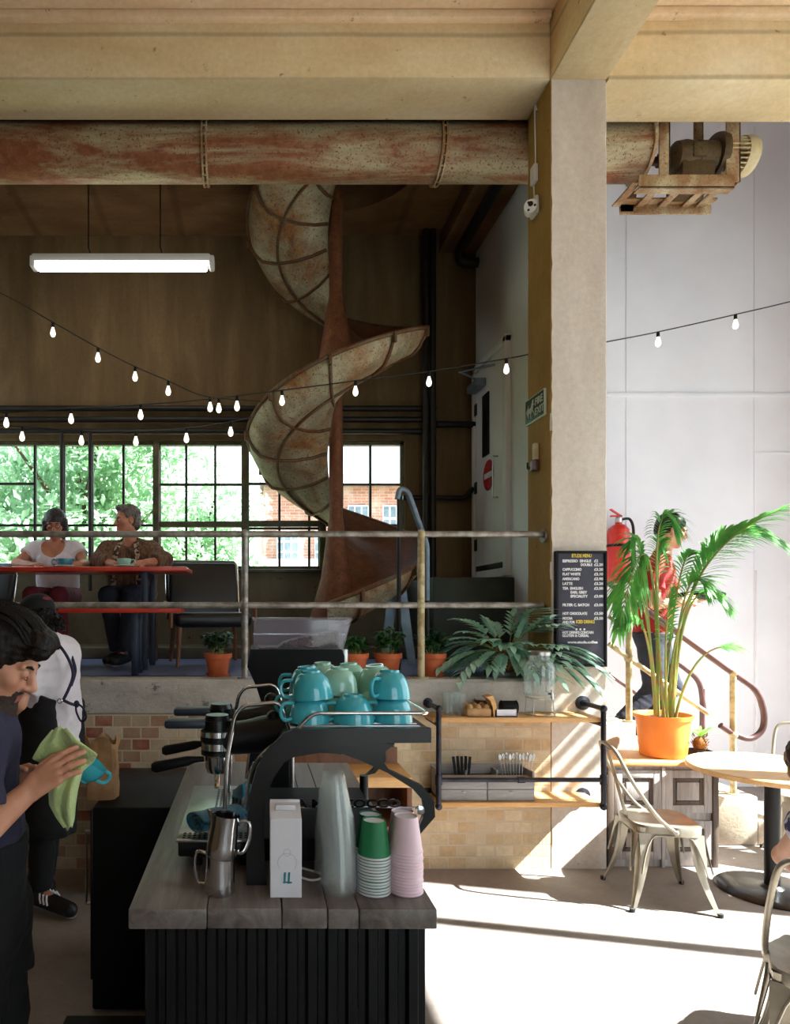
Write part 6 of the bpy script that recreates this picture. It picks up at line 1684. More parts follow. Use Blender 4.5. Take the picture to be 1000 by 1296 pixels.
def head(S_, c, B, s=1.0, male=True, ears=True, lids=False):
    W = lambda x, y, z: np.array(c) + B @ (np.array([x, y, z]) * s)
    j = 1.0 if male else .92
    S_.ell(W(0, -.016, .034), V3(.0745, .095, .086) * s, B, .01); S_.ell(W(0, .022, -.038), V3(.060 * j, .064, .074) * s, B, .03)
    S_.cap(W(-.048 * j, .0, -.062), W(-.012, .062, -.098), .018 * s, .017 * s, .03); S_.cap(W(.048 * j, .0, -.062), W(.012, .062, -.098), .018 * s, .017 * s, .03)
    S_.ell(W(0, .066, -.098), V3(.022, .020, .018) * s * j, B, .018)
    for q in (-1, 1):
        S_.ell(W(q * .040, .054, -.018), V3(.024, .022, .020) * s, B, .02); S_.cap(W(q * .012, .083, .024), W(q * .046, .070, .026), .009 * s, .008 * s, .014)
        S_.ell(W(q * .031, .091, .006), V3(.017, .012, .012) * s, B, .010, '-')
        S_.ell(W(q * .031, .074, .005), V3(.0145, .0125, .0125) * s, B, .004)
        if lids: S_.ell(W(q * .031, .0775, .0065), V3(.0150, .0118, .0112) * s, B, .003)
        if ears:
            S_.ell(W(q * .077, -.008, -.004), V3(.009, .020, .031) * s, B, .008); S_.ell(W(q * .083, .0, -.002), V3(.005, .010, .017) * s, B, .005, '-')
    S_.cap(W(0, .084, .016), W(0, .106, -.024), .0075 * s, .0115 * s, .010); S_.ell(W(0, .098, -.030), V3(.012, .012, .009) * s, B, .008)
    for q in (-1, 1): S_.ell(W(q * .0125, .091, -.030), V3(.0075, .010, .0075) * s, B, .006)
    S_.cap(W(-.020, .078, -.058), W(.020, .078, -.058), .0075 * s, None, .006); S_.cap(W(-.018, .077, -.069), W(.018, .077, -.069), .0085 * s, None, .006)
    S_.cap(W(-.021, .088, -.0632), W(.021, .088, -.0632), .0018 * s, None, .003, '-')
    return W
def head_paint(c, B, s, beard=False):
    def f(p):
        l = (p - np.array(c)) @ B / s
        lip = (np.abs(l[:, 0]) < .021) & (l[:, 2] < -.054) & (l[:, 2] > -.073) & (l[:, 1] > .078); lip &= np.linalg.norm(l, axis=1) < .165; m = lip.astype(int)
        if beard:
            jaw = (l[:, 2] < -.058 - .22 * np.clip(.075 - l[:, 1], -.02, .05) + .35 * np.clip(.035 - l[:, 1], 0, .1)) & (l[:, 2] > -.128) & (l[:, 1] > -.012)
            must = (np.abs(l[:, 0]) < .032) & (l[:, 2] < -.043) & (l[:, 2] > -.056) & (l[:, 1] > .066)
            m[(jaw | must) & ~lip & (np.linalg.norm(l, axis=1) < .165)] = 2
        return m
    return f
def face_bits(par, W, B, s, hair, lids=False):
    for q in (-1, 1):
        e = W(q * .031, .0825, .005); mb = MB(); Mx = Matrix.Translation(Vector(e)) @ Matrix(B.tolist()).to_4x4()
        mb.ell((0, 0, -.001), (.0105 * s, .0062 * s, .0052 * s), 12, 8, M=Mx); eo = mb.build('eye', M['eyewhite'], par)
        mb = MB(); mb.ell((0, .0038 * s, -.001), (.0048 * s, .003 * s, .0048 * s), 10, 8, M=Mx); mb.build('iris', M['iris'], eo)
        mb = MB(); mb.tube([Vector(W(q * .019, .0875, -.002)), Vector(W(q * .031, .0905, -.0055)), Vector(W(q * .043, .0865, -.002))], .0013 * s, 5); mb.build('eyelash', M[hair], par) if lids else None
        mb = MB(); mb.tube([Vector(W(q * .013, .0885, .023)), Vector(W(q * .030, .0865, .029)), Vector(W(q * .048, .0735, .026))], [.0036 * s, .0046 * s, .0026 * s], 6); mb.build('eyebrow', M[hair], par)
def hand(S_, w, d, n, th, s=1.0, curl=(18, 28, 22), splay=6, elbow=None, spread=1):
    d = unit(d); n = np.array(n, float); n = unit(n - d * (n @ d)); lat = np.cross(d, n)
    if lat @ np.array(th, float) < 0: lat = -lat
    w = np.array(w, float)
    ln = ((.030, .066), (.0105, .074), (-.0095, .069), (-.0285, .055))
    for k, (o, L_) in enumerate(ln):
        kn = w + d * (.088 - .004 * abs(k - 1)) * s + lat * o * s * 1.0
        S_.cap(w + lat * o * .55 * s + d * .008, kn, .0165 * s, .0115 * s, .010)
        dd = unit(d + lat * math.tan(R(splay * (1.3 - k) * spread))); ax = lat; p = kn
        sg = 1.0 if np.cross(ax, dd) @ n < 0 else -1.0
        r = .0092 if k < 3 else .0080
        for j, fr in enumerate((.46, .30, .24)):
            dd = rot(dd, ax, sg * curl[j]); q = p + dd * L_ * fr * s * 1.0
            S_.cap(p, q, r * s * (1 - .06 * j), r * s * (1 - .06 * (j + 1)), .004); p = q
    b = w + d * .022 * s + lat * .020 * s; m = b + unit(lat * .75 + d * .75 - n * .35) * .042 * s; e = m + unit(lat * .30 + d * 1 - n * .30) * .030 * s; t = e + unit(lat * .05 + d * 1 - n * .35) * .024 * s
    S_.cap(w + d * .012 * s, b, .016 * s, .0155 * s, .012); S_.cap(b, m, .0145 * s, .0115 * s, .008); S_.cap(m, e, .0112 * s, .010 * s, .005); S_.cap(e, t, .010 * s, .008 * s, .005)
def build_person(label, J, origin, male=True, s=1.0, h=.007, wide=1.0, hands=None, legs=True, skin='skin'):
    """bare body from joints; returns root, world-to-head function and body sdf pieces for clothes"""
    root = thing('person', label, 'person', origin)
    S_ = SDF(); B = basis(J['fwd'], J.get('hup', (0, 0, 1))); c = np.array(J['head'])
    W = head(S_, c, B, s, male, lids=J.get('lids', False))
    nk = np.array(J['neck']); ch = np.array(J['chest']); pe = np.array(J['pelvis'])
    S_.cap(W(0, -.02, -.06), nk, .052 * s if male else .044 * s, .056 * s if male else .047 * s, .03)
    torso_parts(S_, J, 0.0, s, wide, male)
    for q in ('L', 'R'):
        S_.cap(J['sh' + q], J['el' + q], .050 * s * wide, .040 * s, .03); S_.cap(J['el' + q], J['wr' + q], .041 * s, .0275 * s, .015)
        if hands and q in hands: hand(S_, J['wr' + q], s=s, **hands[q])
        else:
            d = unit(np.array(J['wr' + q]) - np.array(J['el' + q])); hand(S_, J['wr' + q], d, (0, 0, 1) if abs(d[2]) < .8 else (1, 0, 0), (1, 0, 0) if abs(d[0]) < .8 else (0, -1, 0), s)
        if legs:
            S_.cap(J['hi' + q], J['kn' + q], .082 * s, .054 * s, .03); S_.cap(J['kn' + q], J['an' + q], .053 * s, .036 * s, .02); S_.cap(J['an' + q], J['to' + q], .038 * s, .030 * s, .02)
    body = sdf_obj(S_, 'body', [M[skin], M['lips'], M['stubble']], root, h, paint=head_paint(c, B, s, J.get('beard', False)))
    return root, W, B, body
def torso_parts(S_, J, inf, s=1.0, wide=1.0, male=True, low=True):
    nk = np.array(J['neck']); ch = np.array(J['chest']); pe = np.array(J['pelvis']); sl, sr = np.array(J['shL']), np.array(J['shR'])
    side = unit(sr - sl); mid = (ch + pe) / 2
    S_.cap(sl * .92 + sr * .08, sr * .92 + sl * .08, .062 * s * wide + inf, None, .05)
    S_.cap(nk, sl * .75 + sr * .25, .045 * s + inf, .058 * s + inf, .04); S_.cap(nk, sr * .75 + sl * .25, .045 * s + inf, .058 * s + inf, .04)
    for q in (-1, 1):
        S_.cap(ch + side * q * .075 * wide * s, mid + side * q * .052 * wide * s, .112 * s * (1 if male else .95) + inf, .102 * s * wide + inf, .06)
        if low: S_.cap(mid + side * q * .052 * wide * s, pe + side * q * .065 * s, .102 * s * wide + inf, .112 * s + inf, .06)
    if not male:
        f = unit(np.cross(np.array([0, 0, 1.0]), side)); f = f if f @ np.array(J['bodyfwd']) > 0 else -f
        for q in (-1, 1): S_.ell(ch + side * q * .075 * s + f * .085 * s + V3(0, 0, -.045), V3(.062, .062, .062) * s + inf, None, .04)
def top(par, J, name, mk, inf=.012, s=1.0, wide=1.0, male=True, sleeve=.55, fore=0, neckcut=.075, neckoff=(0, 0, .0), hem=None, h=.007, wob=(.0022, 46), loose=0):
    S_ = SDF(); torso_parts(S_, J, inf + loose, s, wide, male)
    for q in ('L', 'R'):
        a, b, w = np.array(J['sh' + q]), np.array(J['el' + q]), np.array(J['wr' + q])
        if fore == 0: S_.cap(a, a + (b - a) * sleeve, .052 * s * wide + inf, .049 * s + inf * 1.8, .04, flat=True)
        else:
            S_.cap(a, b, .052 * s * wide + inf, .043 * s + inf * 1.3, .04); S_.cap(b, b + (w - b) * fore, .044 * s + inf * 1.3, .030 * s + inf * 1.3, .03, flat=True)
    if neckcut: S_.ell(np.array(J['neck']) + np.array(neckoff), V3(neckcut, neckcut, neckcut), None, .006, '-')
    if hem: S_.clip(*hem)
    return sdf_obj(S_, name, M[mk], par, h, wob)
def trousers(par, J, mk, inf=.012, s=1.0, h=.007, name='trousers', waist=None):
    S_ = SDF(); pe = np.array(J['pelvis']); side = unit(np.array(J['hiR']) - np.array(J['hiL']))
    for q in (-1, 1): S_.cap(pe + side * q * .06 * s + V3(0, 0, .06), pe + side * q * .06 * s, .112 * s + inf, .118 * s + inf, .05)
    for q in ('L', 'R'):
        k, a = np.array(J['kn' + q]), np.array(J['an' + q])
        S_.cap(J['hi' + q], k, .086 * s + inf, .058 * s + inf, .04); S_.cap(k, a + (k - a) * .08, .058 * s + inf, .048 * s + inf, .03, flat=True)
    if waist is not None: S_.clip(waist, (0, 0, 1))
    return sdf_obj(S_, name, M[mk], par, h, (.0025, 38))
def shoes(par, J, mk='shoe', sole='sole', s=1.0, h=.006, stripes=False):
    for q in ('L', 'R'):
        a, t = np.array(J['an' + q]), np.array(J['to' + q]); d = unit(t - a); d[2] = 0; d = unit(d)
        S_ = SDF(); S_.cap(a + d * -.03 + V3(0, 0, -.02), t + d * .03, .048 * s, .040 * s, .02); S_.cap(a + V3(0, 0, .02), a, .048 * s, None, .02); zb = min(a[2], t[2]) - .045
        S_.clip((0, 0, zb + .012), (0, 0, -1)); o = sdf_obj(S_, 'shoe', M[mk], par, h)
        S2 = SDF(); S2.cap(a - d * .03, t + d * .035, .050 * s, .044 * s, .02); S2.clip((0, 0, zb + .018), (0, 0, 1)); S2.clip((0, 0, zb), (0, 0, -1)); sdf_obj(S2, 'sole', M[sole], o, .005)
        if stripes:
            sd = np.cross(d, (0, 0, 1)); mb = MB()
            for sg in (-1, 1):
                for k in range(3):
                    p = a + d * (.055 + .026 * k) + sd * sg * .047; u = Vector(p + V3(0, 0, -.028)); v = Vector(p - d * .02 - sd * sg * .013 + V3(0, 0, .018)); mb.tube([u, (u + v) / 2 + Vector(sd * sg * .004), v], .0055, 6)
            mb.build('stripes', M['letterwhite'], o)

# ---------------------------------------------------------------- seated woman
d = 5.55
hd = P(70, 664, d)
J = dict(head=hd, fwd=(.12, -.93, -.30), neck=P(70, 692, 5.60), chest=(hd.x, 5.62, 2.07), pelvis=(hd.x - .02, 5.70, MZ + .575), bodyfwd=(0, -1, 0),
         shL=P(97, 696, 5.60), shR=P(43, 696, 5.60), elL=P(107, 718, 5.50), elR=P(21, 718, 5.50), wrL=P(101, 715, 5.24), wrR=P(37, 717, 5.27),
         hiL=(hd.x + .09, 5.66, MZ + .545), hiR=(hd.x - .11, 5.66, MZ + .545), knL=(hd.x + .12, 5.24, MZ + .55), knR=(hd.x - .08, 5.22, MZ + .55), anL=(hd.x + .12, 5.28, MZ + .09), anR=(hd.x - .06, 5.26, MZ + .09), toL=(hd.x + .13, 5.14, MZ + .05), toR=(hd.x - .06, 5.12, MZ + .05))
J['elL'].z = J['elR'].z = TT + .06; J['wrL'].z = J['wrR'].z = TT + .034
hands = dict(L=dict(d=(-.75, -.62, .04), n=(.3, -.35, .9), th=(0, -.3, 1), curl=(24, 34, 26)), R=dict(d=(.82, -.5, 0), n=(-.1, -.2, 1), th=(.3, .8, 0), curl=(18, 34, 26)))
pr, W, B, body = build_person('woman with a dark bob in a white top seated at the red table', J, (hd.x, 5.65, MZ), male=False, s=.97, hands=hands, skin='skin2')
top(pr, J, 'white_top', 'teewhite', .013, .97, 1, False, .42, neckcut=.098, neckoff=(0, -.075, .0), hem=((0, 0, MZ + .50), (0, 0, -1)))
trousers(pr, J, 'maroon', waist=(0, 0, MZ + .62)); shoes(pr, J)
face_bits(pr, W, B, .97, 'hairbob')
S_ = SDF(); S_.ell(W(0, -.022, .040), V3(.090, .104, .096), B, .02); S_.ell(W(0, -.03, -.03), V3(.094, .085, .085), B, .03)
for q in (-1, 1): S_.cap(W(q * .080, .012, .03), W(q * .086, .020, -.085), .026, .022, .02)
S_.ell(W(0, .085, -.045), V3(.060, .085, .078), B, .012, '-'); S_.clip(W(0, 0, -.105), B @ V3(0, 0, -1))
sdf_obj(S_, 'hair', M['hairbob'], pr, .005, (.002, 90))
mb = MB()
for q in (-1, 1):
    mb.tube([Vector(W(q * .031 + .019 * math.cos(a), .104, .004 + .015 * math.sin(a))) for a in [2 * PI * k / 16 for k in range(16)]], .0016, 5, closed=True); mb.tube([Vector(W(q * .05, .103, .006)), Vector(W(q * .08, .02, .008))], .0015, 5)
mb.tube([Vector(W(-.012, .105, .008)), Vector(W(.012, .105, .008))], .0015, 5); mb.build('glasses', M['blackmatt'], pr)

# ---------------------------------------------------------------- seated man
d = 5.58
hd = P(160, 659, d)
J = dict(head=hd, fwd=(-.78, -.60, -.10), neck=P(166, 690, 5.62), chest=(P(166, 0, 5.64).x, 5.64, 2.06), pelvis=(P(168, 0, 5.7).x, 5.71, MZ + .58), bodyfwd=(-.3, -1, 0),
         shL=P(192, 700, 5.60), shR=P(136, 700, 5.60), elL=P(206, 722, 5.46), elR=P(127, 722, 5.48), wrL=P(185, 714, 5.22), wrR=P(146, 716, 5.22),
         hiL=(-.92, 5.66, MZ + .55), hiR=(-1.1, 5.66, MZ + .55), knL=(-.93, 5.2, MZ + .56), knR=(-1.12, 5.22, MZ + .55), anL=(-1.0, 5.26, MZ + .09), anR=(-1.08, 5.40, MZ + .09), toL=(-1.03, 5.12, MZ + .05), toR=(-1.12, 5.27, MZ + .05))
J['elL'].z = J['elR'].z = TT + .075; J['wrL'].z = TT + .05; J['wrR'].z = TT + .034
hands = dict(L=dict(d=(-.9, -.35, -.12), n=(-.1, -.5, .8), th=(-.3, -.8, .3), curl=(40, 50, 30)), R=dict(d=(.95, -.2, 0), n=(0, 0, 1), th=(.2, .9, 0), curl=(14, 26, 20)))
pr, W, B, body = build_person('man with grey hair in a brown woven poncho seated at the red table', J, (-1.03, 5.65, MZ), s=1.0, hands=hands, skin='skin2')
S_ = SDF(); torso_parts(S_, J, .03, 1, 1.08)
for q in ('L', 'R'):
    a, b, w = np.array(J['sh' + q]), np.array(J['el' + q]), np.array(J['wr' + q])
    S_.cap(a, b, .088, .078, .06); S_.cap(b + V3(0, 0, .0), b + (w - b) * .55, .074, .062, .04, flat=True)
S_.ell(np.array(J['neck']) + V3(-.02, -.05, .05), V3(.075, .075, .10), None, .01, '-'); S_.clip((0, 0, MZ + .52), (0, 0, -1))
sdf_obj(S_, 'poncho', M['poncho'], pr, .007, (.004, 30))
for x0, zt_a in ((-.075, 0), (.06, 0)):
    n0 = np.array(J['neck']); mb = MB()
    pts = [Vector((n0[0] + x0 * .9, n0[1] - .075, n0[2] + .02)), Vector((n0[0] + x0 * 1.25, n0[1] - .145, n0[2] - .06)), Vector((n0[0] + x0 * 1.45, n0[1] - .155, n0[2] - .2)), Vector((n0[0] + x0 * 1.5, n0[1] - .155, n0[2] - .34))]
    rows = [[p + Vector((-.02, 0, 0)), p + Vector((-.02, -.012, 0)), p + Vector((.02, -.012, 0)), p + Vector((.02, 0, 0))] for p in smooth_path(pts, 5)]
    mb.grid(rows, closed=True); mb.build('woven_band', M['ponchoband'], pr)
trousers(pr, J, 'jeans', waist=(0, 0, MZ + .66)); shoes(pr, J)
face_bits(pr, W, B, 1, 'hairgrey')
S_ = SDF(); S_.ell(W(0, -.030, .046), V3(.085, .100, .092), B, .02); S_.ell(W(0, -.065, -.02), V3(.075, .055, .07), B, .03); S_.ell(W(0, .045, .112), V3(.05, .04, .022), B, .025)
for q in (-1, 1): S_.ell(W(q * .072, -.04, -.01), V3(.018, .035, .05), B, .02)
S_.ell(W(0, .085, -.01), V3(.075, .075, .085), B, .015, '-'); S_.cap(W(-.12, .0, -.01), W(.12, .0, -.01), .028, None, .01, '-')
sdf_obj(S_, 'hair', M['hairgrey'], pr, .005, (.005, 70))

# ---------------------------------------------------------------- barista seen from behind
Y0 = 3.72; SC = F / Y0
def wp(px, py_, y=Y0): return P(px, py_, y)
hd = wp(47, 783, 3.70)
hipz = 1.65 - (955 - 770) / SC
J = dict(head=hd, fwd=(-.80, .50, -.32), neck=wp(57, 812, 3.72), chest=(wp(62, 0).x, 3.74, wp(0, 838).z), pelvis=(wp(66, 0).x, 3.76, hipz), bodyfwd=(-.9, .3, 0),
         shL=wp(48, 826, 3.60), shR=wp(82, 824, 3.86), elL=wp(24, 890, 3.50), elR=wp(52, 886, 3.98), wrL=wp(6, 912, 3.62), wrR=wp(14, 905, 3.9),
         hiL=(wp(62, 0).x, 3.68, hipz - .03), hiR=(wp(72, 0).x, 3.84, hipz - .03), knL=(wp(58, 0).x, 3.68, .50), knR=(wp(54, 0).x, 3.86, .5), anL=(wp(66, 0).x, 3.70, .09), anR=(wp(44, 0).x, 3.86, .09),
         toL=(wp(66, 0).x + .17, 3.62, .05), toR=(wp(44, 0).x - .14, 3.92, .05))
J['toL'] = (wp(66, 0).x - .06 + .17, 3.60, .05); J['anL'] = (wp(66, 0).x - .06, 3.70, .09)
pr, W, B, body = build_person('barista in white tee, black apron and dark cap seen from behind', J, (wp(62, 0).x, 3.75, 0), male=False, s=.98, h=.008)
top(pr, J, 'white_tee', 'teewhite', .014, .98, 1.0, False, .8, neckcut=.07, neckoff=(-.02, .0, .03), hem=((0, 0, hipz - .04), (0, 0, -1)), loose=.008, wob=(.004, 34))
trousers(pr, J, 'blackcloth', .016, 1.0, .008, waist=(0, 0, hipz + .05)); shoes(pr, J, stripes=True)
# apron: wraps the front and her left side
S_ = SDF(); torso_parts(S_, J, .036, .98, 1.0, False); pe = np.array(J['pelvis'])
for q in ('L', 'R'): S_.cap(J['hi' + q], J['kn' + q], .125, .12, .05)
S_.cap(pe + V3(0, -.05, -.1), pe + V3(0, -.05, -.4), .14, .135, .05)
for q in ('L', 'R'): S_.cap(J['sh' + q], J['el' + q], .085, None, .02, '-')
wz = wp(0, 872).z; S_.clip((wp(55, 0).x, 3.6, wz), (.42, .0, 1)); S_.clip((0, 0, .42), (0, 0, -1)); S_.clip((wp(81, 0).x, 3.60, 1.05), (1, -.35, .05))
sdf_obj(S_, 'apron', M['blackcloth'], pr, .008, (.003, 26))
mb = MB()
def on_back(px, py_, y): return Vector(wp(px, py_, y))
straps = [[on_back(52, 806, 3.60), on_back(66, 808, 3.565), on_back(82, 826, 3.565), on_back(91, 845, 3.59), on_back(92, 858, 3.60), on_back(86, 874, 3.585), on_back(80, 886, 3.58)],
          [on_back(89, 826, 3.75), on_back(95, 845, 3.67), on_back(94, 856, 3.62), on_back(90, 868, 3.60)], [on_back(80, 886, 3.58), on_back(88, 890, 3.585), on_back(97, 893, 3.63)]]
for st in straps: mb.tube(smooth_path(st, 6), .0085, 8)
mb.tube(smooth_path([on_back(97, 890, 3.62), on_back(105, 896, 3.61), on_back(109, 908, 3.61), on_back(103, 913, 3.62), on_back(97, 902, 3.62), on_back(96, 892, 3.63)], 6), .006, 6); mb.ell(on_back(97, 891, 3.62), (.016, .014, .02), 10, 8)
q = on_back(76, 887, 3.575); mb.build('apron_straps', M['teenavy'], pr)
mb = MB(); mb.tube([q + Vector((.012 * math.cos(2 * PI * k / 14), -.006, .012 * math.sin(2 * PI * k / 14))) for k in range(14)], .0035, 6, closed=True); mb.build('strap_ring', M['chrome'], pr)
# curly hair and cap
S_ = SDF(); S_.ell(W(0, -.035, .0), V3(.088, .082, .085), B, .02); S_.ell(W(0, -.085, -.045), V3(.062, .045, .055), B, .03); S_.clip(W(0, .045, 0), B @ V3(0, 1, 0))
ho = sdf_obj(S_, 'hair', M['hairdark'], pr, .006, (.008, 95))
mb = MB(); r_ = random.Random(4)
for k in range(95):
    a = r_.uniform(-2.5, 2.5); z = r_.uniform(-.085, .03); bx_ = V3(.086 * math.sin(a), -.035 - .088 * math.cos(a) - (.03 if z < -.02 else 0), z); p = W(*bx_)
    ph_ = r_.random() * 6; ax = r_.uniform(.006, .012)
    mb.tube([Vector(p + V3(ax * math.cos(ph_ + t * 1.1), ax * math.sin(ph_ + t * 1.1), -.0045 * t)) for t in range(10)], .0038, 5)
mb.build('curls', M['hairdark'], ho)
S_ = SDF(); S_.ell(W(0, -.012, .052), V3(.092, .108, .085), B, .02); S_.clip(W(0, 0, .035), B @ V3(0, .12, -1)); S_.cap(W(-.03, .10, .045), W(.03, .10, .045), .012, None, .02); S_.cap(W(-.02, .15, .038), W(.02, .15, .038), .010, None, .03)
cp = sdf_obj(S_, 'cap', M['blackcloth'], pr, .005)
S_ = SDF(); S_.ell(W(0, -.100, .075), V3(.035, .02, .022), B, .005); sdf_obj(S_, 'cap_patch', M['maroon'], cp, .005)

# ---------------------------------------------------------------- barista polishing a cup, at the left edge
Y1 = 1.76; SC1 = F / Y1
def bp(px, py_, y=Y1): return P(px, py_, y)
hd = bp(1, 838)
J = dict(lids=True, beard=True, head=hd, fwd=(.90, -.02, -.44), hup=(0, 0, 1), neck=bp(-30, 898, 1.80), chest=(bp(-50, 0).x, 1.82, bp(0, 945).z), pelvis=(bp(-52, 0).x, 1.86, bp(0, 1180).z), bodyfwd=(1, -.1, 0),
         shL=bp(-24, 930, 1.98), shR=bp(-36, 938, 1.64), elL=bp(-20, 1040, 2.03), elR=bp(-32, 1062, 1.60), wrL=bp(12, 985, 1.93), wrR=bp(37, 1001, 1.68),
         hiL=(bp(-48, 0).x, 1.96, bp(0, 1200).z), hiR=(bp(-48, 0).x, 1.77, bp(0, 1200).z), knL=(bp(-38, 0).x, 1.98, .47), knR=(bp(-38, 0).x, 1.76, .47), anL=(bp(-44, 0).x, 1.98, .09), anR=(bp(-44, 0).x, 1.76, .09), toL=(bp(-44, 0).x + .15, 1.99, .05), toR=(bp(-44, 0).x + .15, 1.74, .05))
hands = dict(R=dict(d=(.80, .05, .60), n=(-.45, -.80, .45), th=(-.4, .3, .8), curl=(8, 14, 10), splay=4), L=dict(d=(.95, -.25, .25), n=(-.1, .6, .5), th=(0, -.5, .8), curl=(22, 30, 20)))
pr, W, B, body = build_person('barista in a navy tee polishing a cup with a lime towel', J, (bp(-48, 0).x, 1.84, 0), s=1.0, h=.0042, hands=hands)
top(pr, J, 'navy_tee', 'teenavy', .014, 1, 1, True, .68, neckcut=.066, neckoff=(.03, -.01, .03), hem=((0, 0, bp(0, 1075).z), (0, 0, -1)), h=.006, wob=(.0035, 40))
trousers(pr, J, 'blackcloth', .014, h=.007, waist=(0, 0, bp(0, 1165).z)); shoes(pr, J)
S_ = SDF(); torso_parts(S_, J, .024)
for q in ('L', 'R'): S_.cap(J['hi' + q], J['kn' + q], .108, .10, .06)
S_.clip((0, 0, bp(0, 1066).z), (0, 0, 1)); S_.clip((0, 0, .60), (0, 0, -1)); sdf_obj(S_, 'apron', M['blackcloth'], pr, .007, (.003, 30))
face_bits(pr, W, B, 1, 'hairdark', True)
# hair: thick crown with a fringe swept forward, faded side; short beard
S_ = SDF(); S_.ell(W(0, -.026, .052), V3(.086, .108, .094), B, .02); S_.ell(W(-.01, .062, .098), V3(.068, .052, .034), B, .03); S_.ell(W(.03, .088, .078), V3(.035, .025, .03), B, .03)
S_.ell(W(0, -.075, -.01), V3(.07, .05, .07), B, .03)
for q in (-1, 1): S_.ell(W(q * .072, .006, .018), V3(.014, .022, .045), B, .015)
S_.ell(W(0, .095, -.035), V3(.09, .06, .085), B, .02, '-'); S_.cap(W(-.12, -.006, -.01), W(.12, -.006, -.01), .027, None, .008, '-')
ho = sdf_obj(S_, 'hair', M['hairdark'], pr, .004, (.0028, 85))
mb = MB(); r_ = random.Random(9)
for k in range(150):
    u = r_.uniform(-.07, .07); st_ = r_.uniform(-.11, -.015)
    pts = []
    for t in range(7):
        y_ = st_ + .022 * t; z_ = .052 + .097 * math.sqrt(max(.05, 1 - (u / .09) ** 2 - ((y_ + .026) / .125) ** 2)) + .004
        pts.append(Vector(W(u + .003 * math.sin(t + k), y_, z_ + (.010 * max(0, y_ + .02) / .1))))
    mb.tube(pts, [.0028, .0034, .0034, .0034, .003, .0024, .001], 5)
mb.build('hair_locks', M['hairdark'], ho)
S_ = SDF(); n0 = np.array(J['neck'])
for k in range(10):
    a, b = 2 * PI * k / 10, 2 * PI * (k + 1) / 10; S_.cap(n0 + V3(.072 * math.cos(a) + .01, .070 * math.sin(a), .022 + .014 * math.sin(a * 2 + 1)), n0 + V3(.072 * math.cos(b) + .01, .070 * math.sin(b), .022 + .014 * math.sin(b * 2 + 1)), .017, None, .008)
S_.cap(n0 + V3(.08, -.02, .03), n0 + V3(.10, -.03, -.03), .017, .013, .01); S_.ell(n0 + V3(.078, -.055, .015), V3(.022, .02, .024), None, .01)
sdf_obj(S_, 'neck_scarf', M['pinkscarf'], pr, .005, (.003, 70))
# cup in the towel, towel
q = bp(101, 975, 1.87)
c_ = cup_proto('coffee_cup', 'teal cup held inside the lime towel by the barista', 'teal', .047, .058); c_.location = (q.x, q.y, q.z - .02); c_.rotation_euler = (R(20), R(35), R(40))
def cloth(name, label, mk, f, n, m, th=.004):
    rows = [[f(i / (n - 1), j / (m - 1)) for j in range(m)] for i in range(n)]
    mb = MB(); mb.grid(rows); o = mb.build(name, M[mk]); tag(o, label, 'towel')
    s_ = o.modifiers.new('thickness', 'SOLIDIFY'); s_.thickness = th; s2 = o.modifiers.new('smooth', 'SUBSURF'); s2.levels = 1; s2.render_levels = 1; return o
# the towel drapes over the fingers: outline rows measured down its length
TWL = [((66, 922), (84, 919), 1.74), ((50, 940), (98, 936), 1.75), ((40, 957), (124, 955), 1.77), ((52, 962), (118, 966), 1.79), ((66, 985), (104, 978), 1.78), ((62, 1000), (98, 1000), 1.775), ((63, 1018), (95, 1020), 1.775), ((72, 1036), (94, 1040), 1.775), ((82, 1050), (92, 1047), 1.775)]
def towel(u, v):
    t = u * (len(TWL) - 1); i = min(int(t), len(TWL) - 2); f_ = t - i; f_ = f_ * f_ * (3 - 2 * f_)
    a = [TWL[i][0][k] * (1 - f_) + TWL[i + 1][0][k] * f_ for k in (0, 1)]; b = [TWL[i][1][k] * (1 - f_) + TWL[i + 1][1][k] * f_ for k in (0, 1)]; y = TWL[i][2] * (1 - f_) + TWL[i + 1][2] * f_
    px = a[0] * (1 - v) + b[0] * v; py_ = a[1] * (1 - v) + b[1] * v
    fold = .020 * math.sin(v * 11 + u * 3.5) * (.35 + .65 * math.sin(PI * v)) + .012 * math.sin(v * 5 - u * 7)
    return bp(px, py_ + 2.5 * math.sin(v * 9 + u * 4), y + fold)
cloth('polishing_towel', 'lime green towel in the hands of the barista at the left edge', 'limecloth', towel, 30, 26)
def towel2(u, v):
    px = 40 + 46 * v + 20 * u; py_ = 958 - 34 * math.sin(PI * v) * (1 - .6 * u) - 4 + 22 * u * (1 - v); return bp(px, py_, 1.86 - .05 * u + .02 * math.sin(v * 8 + u * 4))

# ---------------------------------------------------------------- waiter on the stairs
d = 5.25
hd = P(851, 672, d)
fz = .51
J = dict(head=hd, fwd=(.88, -.30, -.30), neck=P(838, 703, 5.27), chest=P(830, 728, 5.28), pelvis=P(826, 800, 5.28), bodyfwd=(1, -.1, 0),
         shL=P(838, 722, 5.44), shR=P(826, 722, 5.10), elL=P(858, 762, 5.48), elR=P(830, 765, 5.02), wrL=P(888, 757, 5.42), wrR=P(868, 760, 5.06),
         hiL=P(828, 806, 5.36), hiR=P(822, 806, 5.19), knL=P(850, 868, 5.37), knR=P(828, 872, 5.18), anL=(3.09, 5.37, .42 + .01), anR=(2.82, 5.18, .68 + .09), toL=(3.22, 5.36, .39), toR=(2.96, 5.17, .73))
J['anL'] = (3.06, 5.37, .51 + .09); J['toL'] = (3.19, 5.36, .51 + .05); 
hands = dict(L=dict(d=(.9, -.1, .1), n=(0, .2, -1), th=(0, -1, 0), curl=(8, 12, 10)), R=dict(d=(.9, .2, .0), n=(-.3, -.9, .1), th=(.3, 0, 1), curl=(30, 40, 30)))
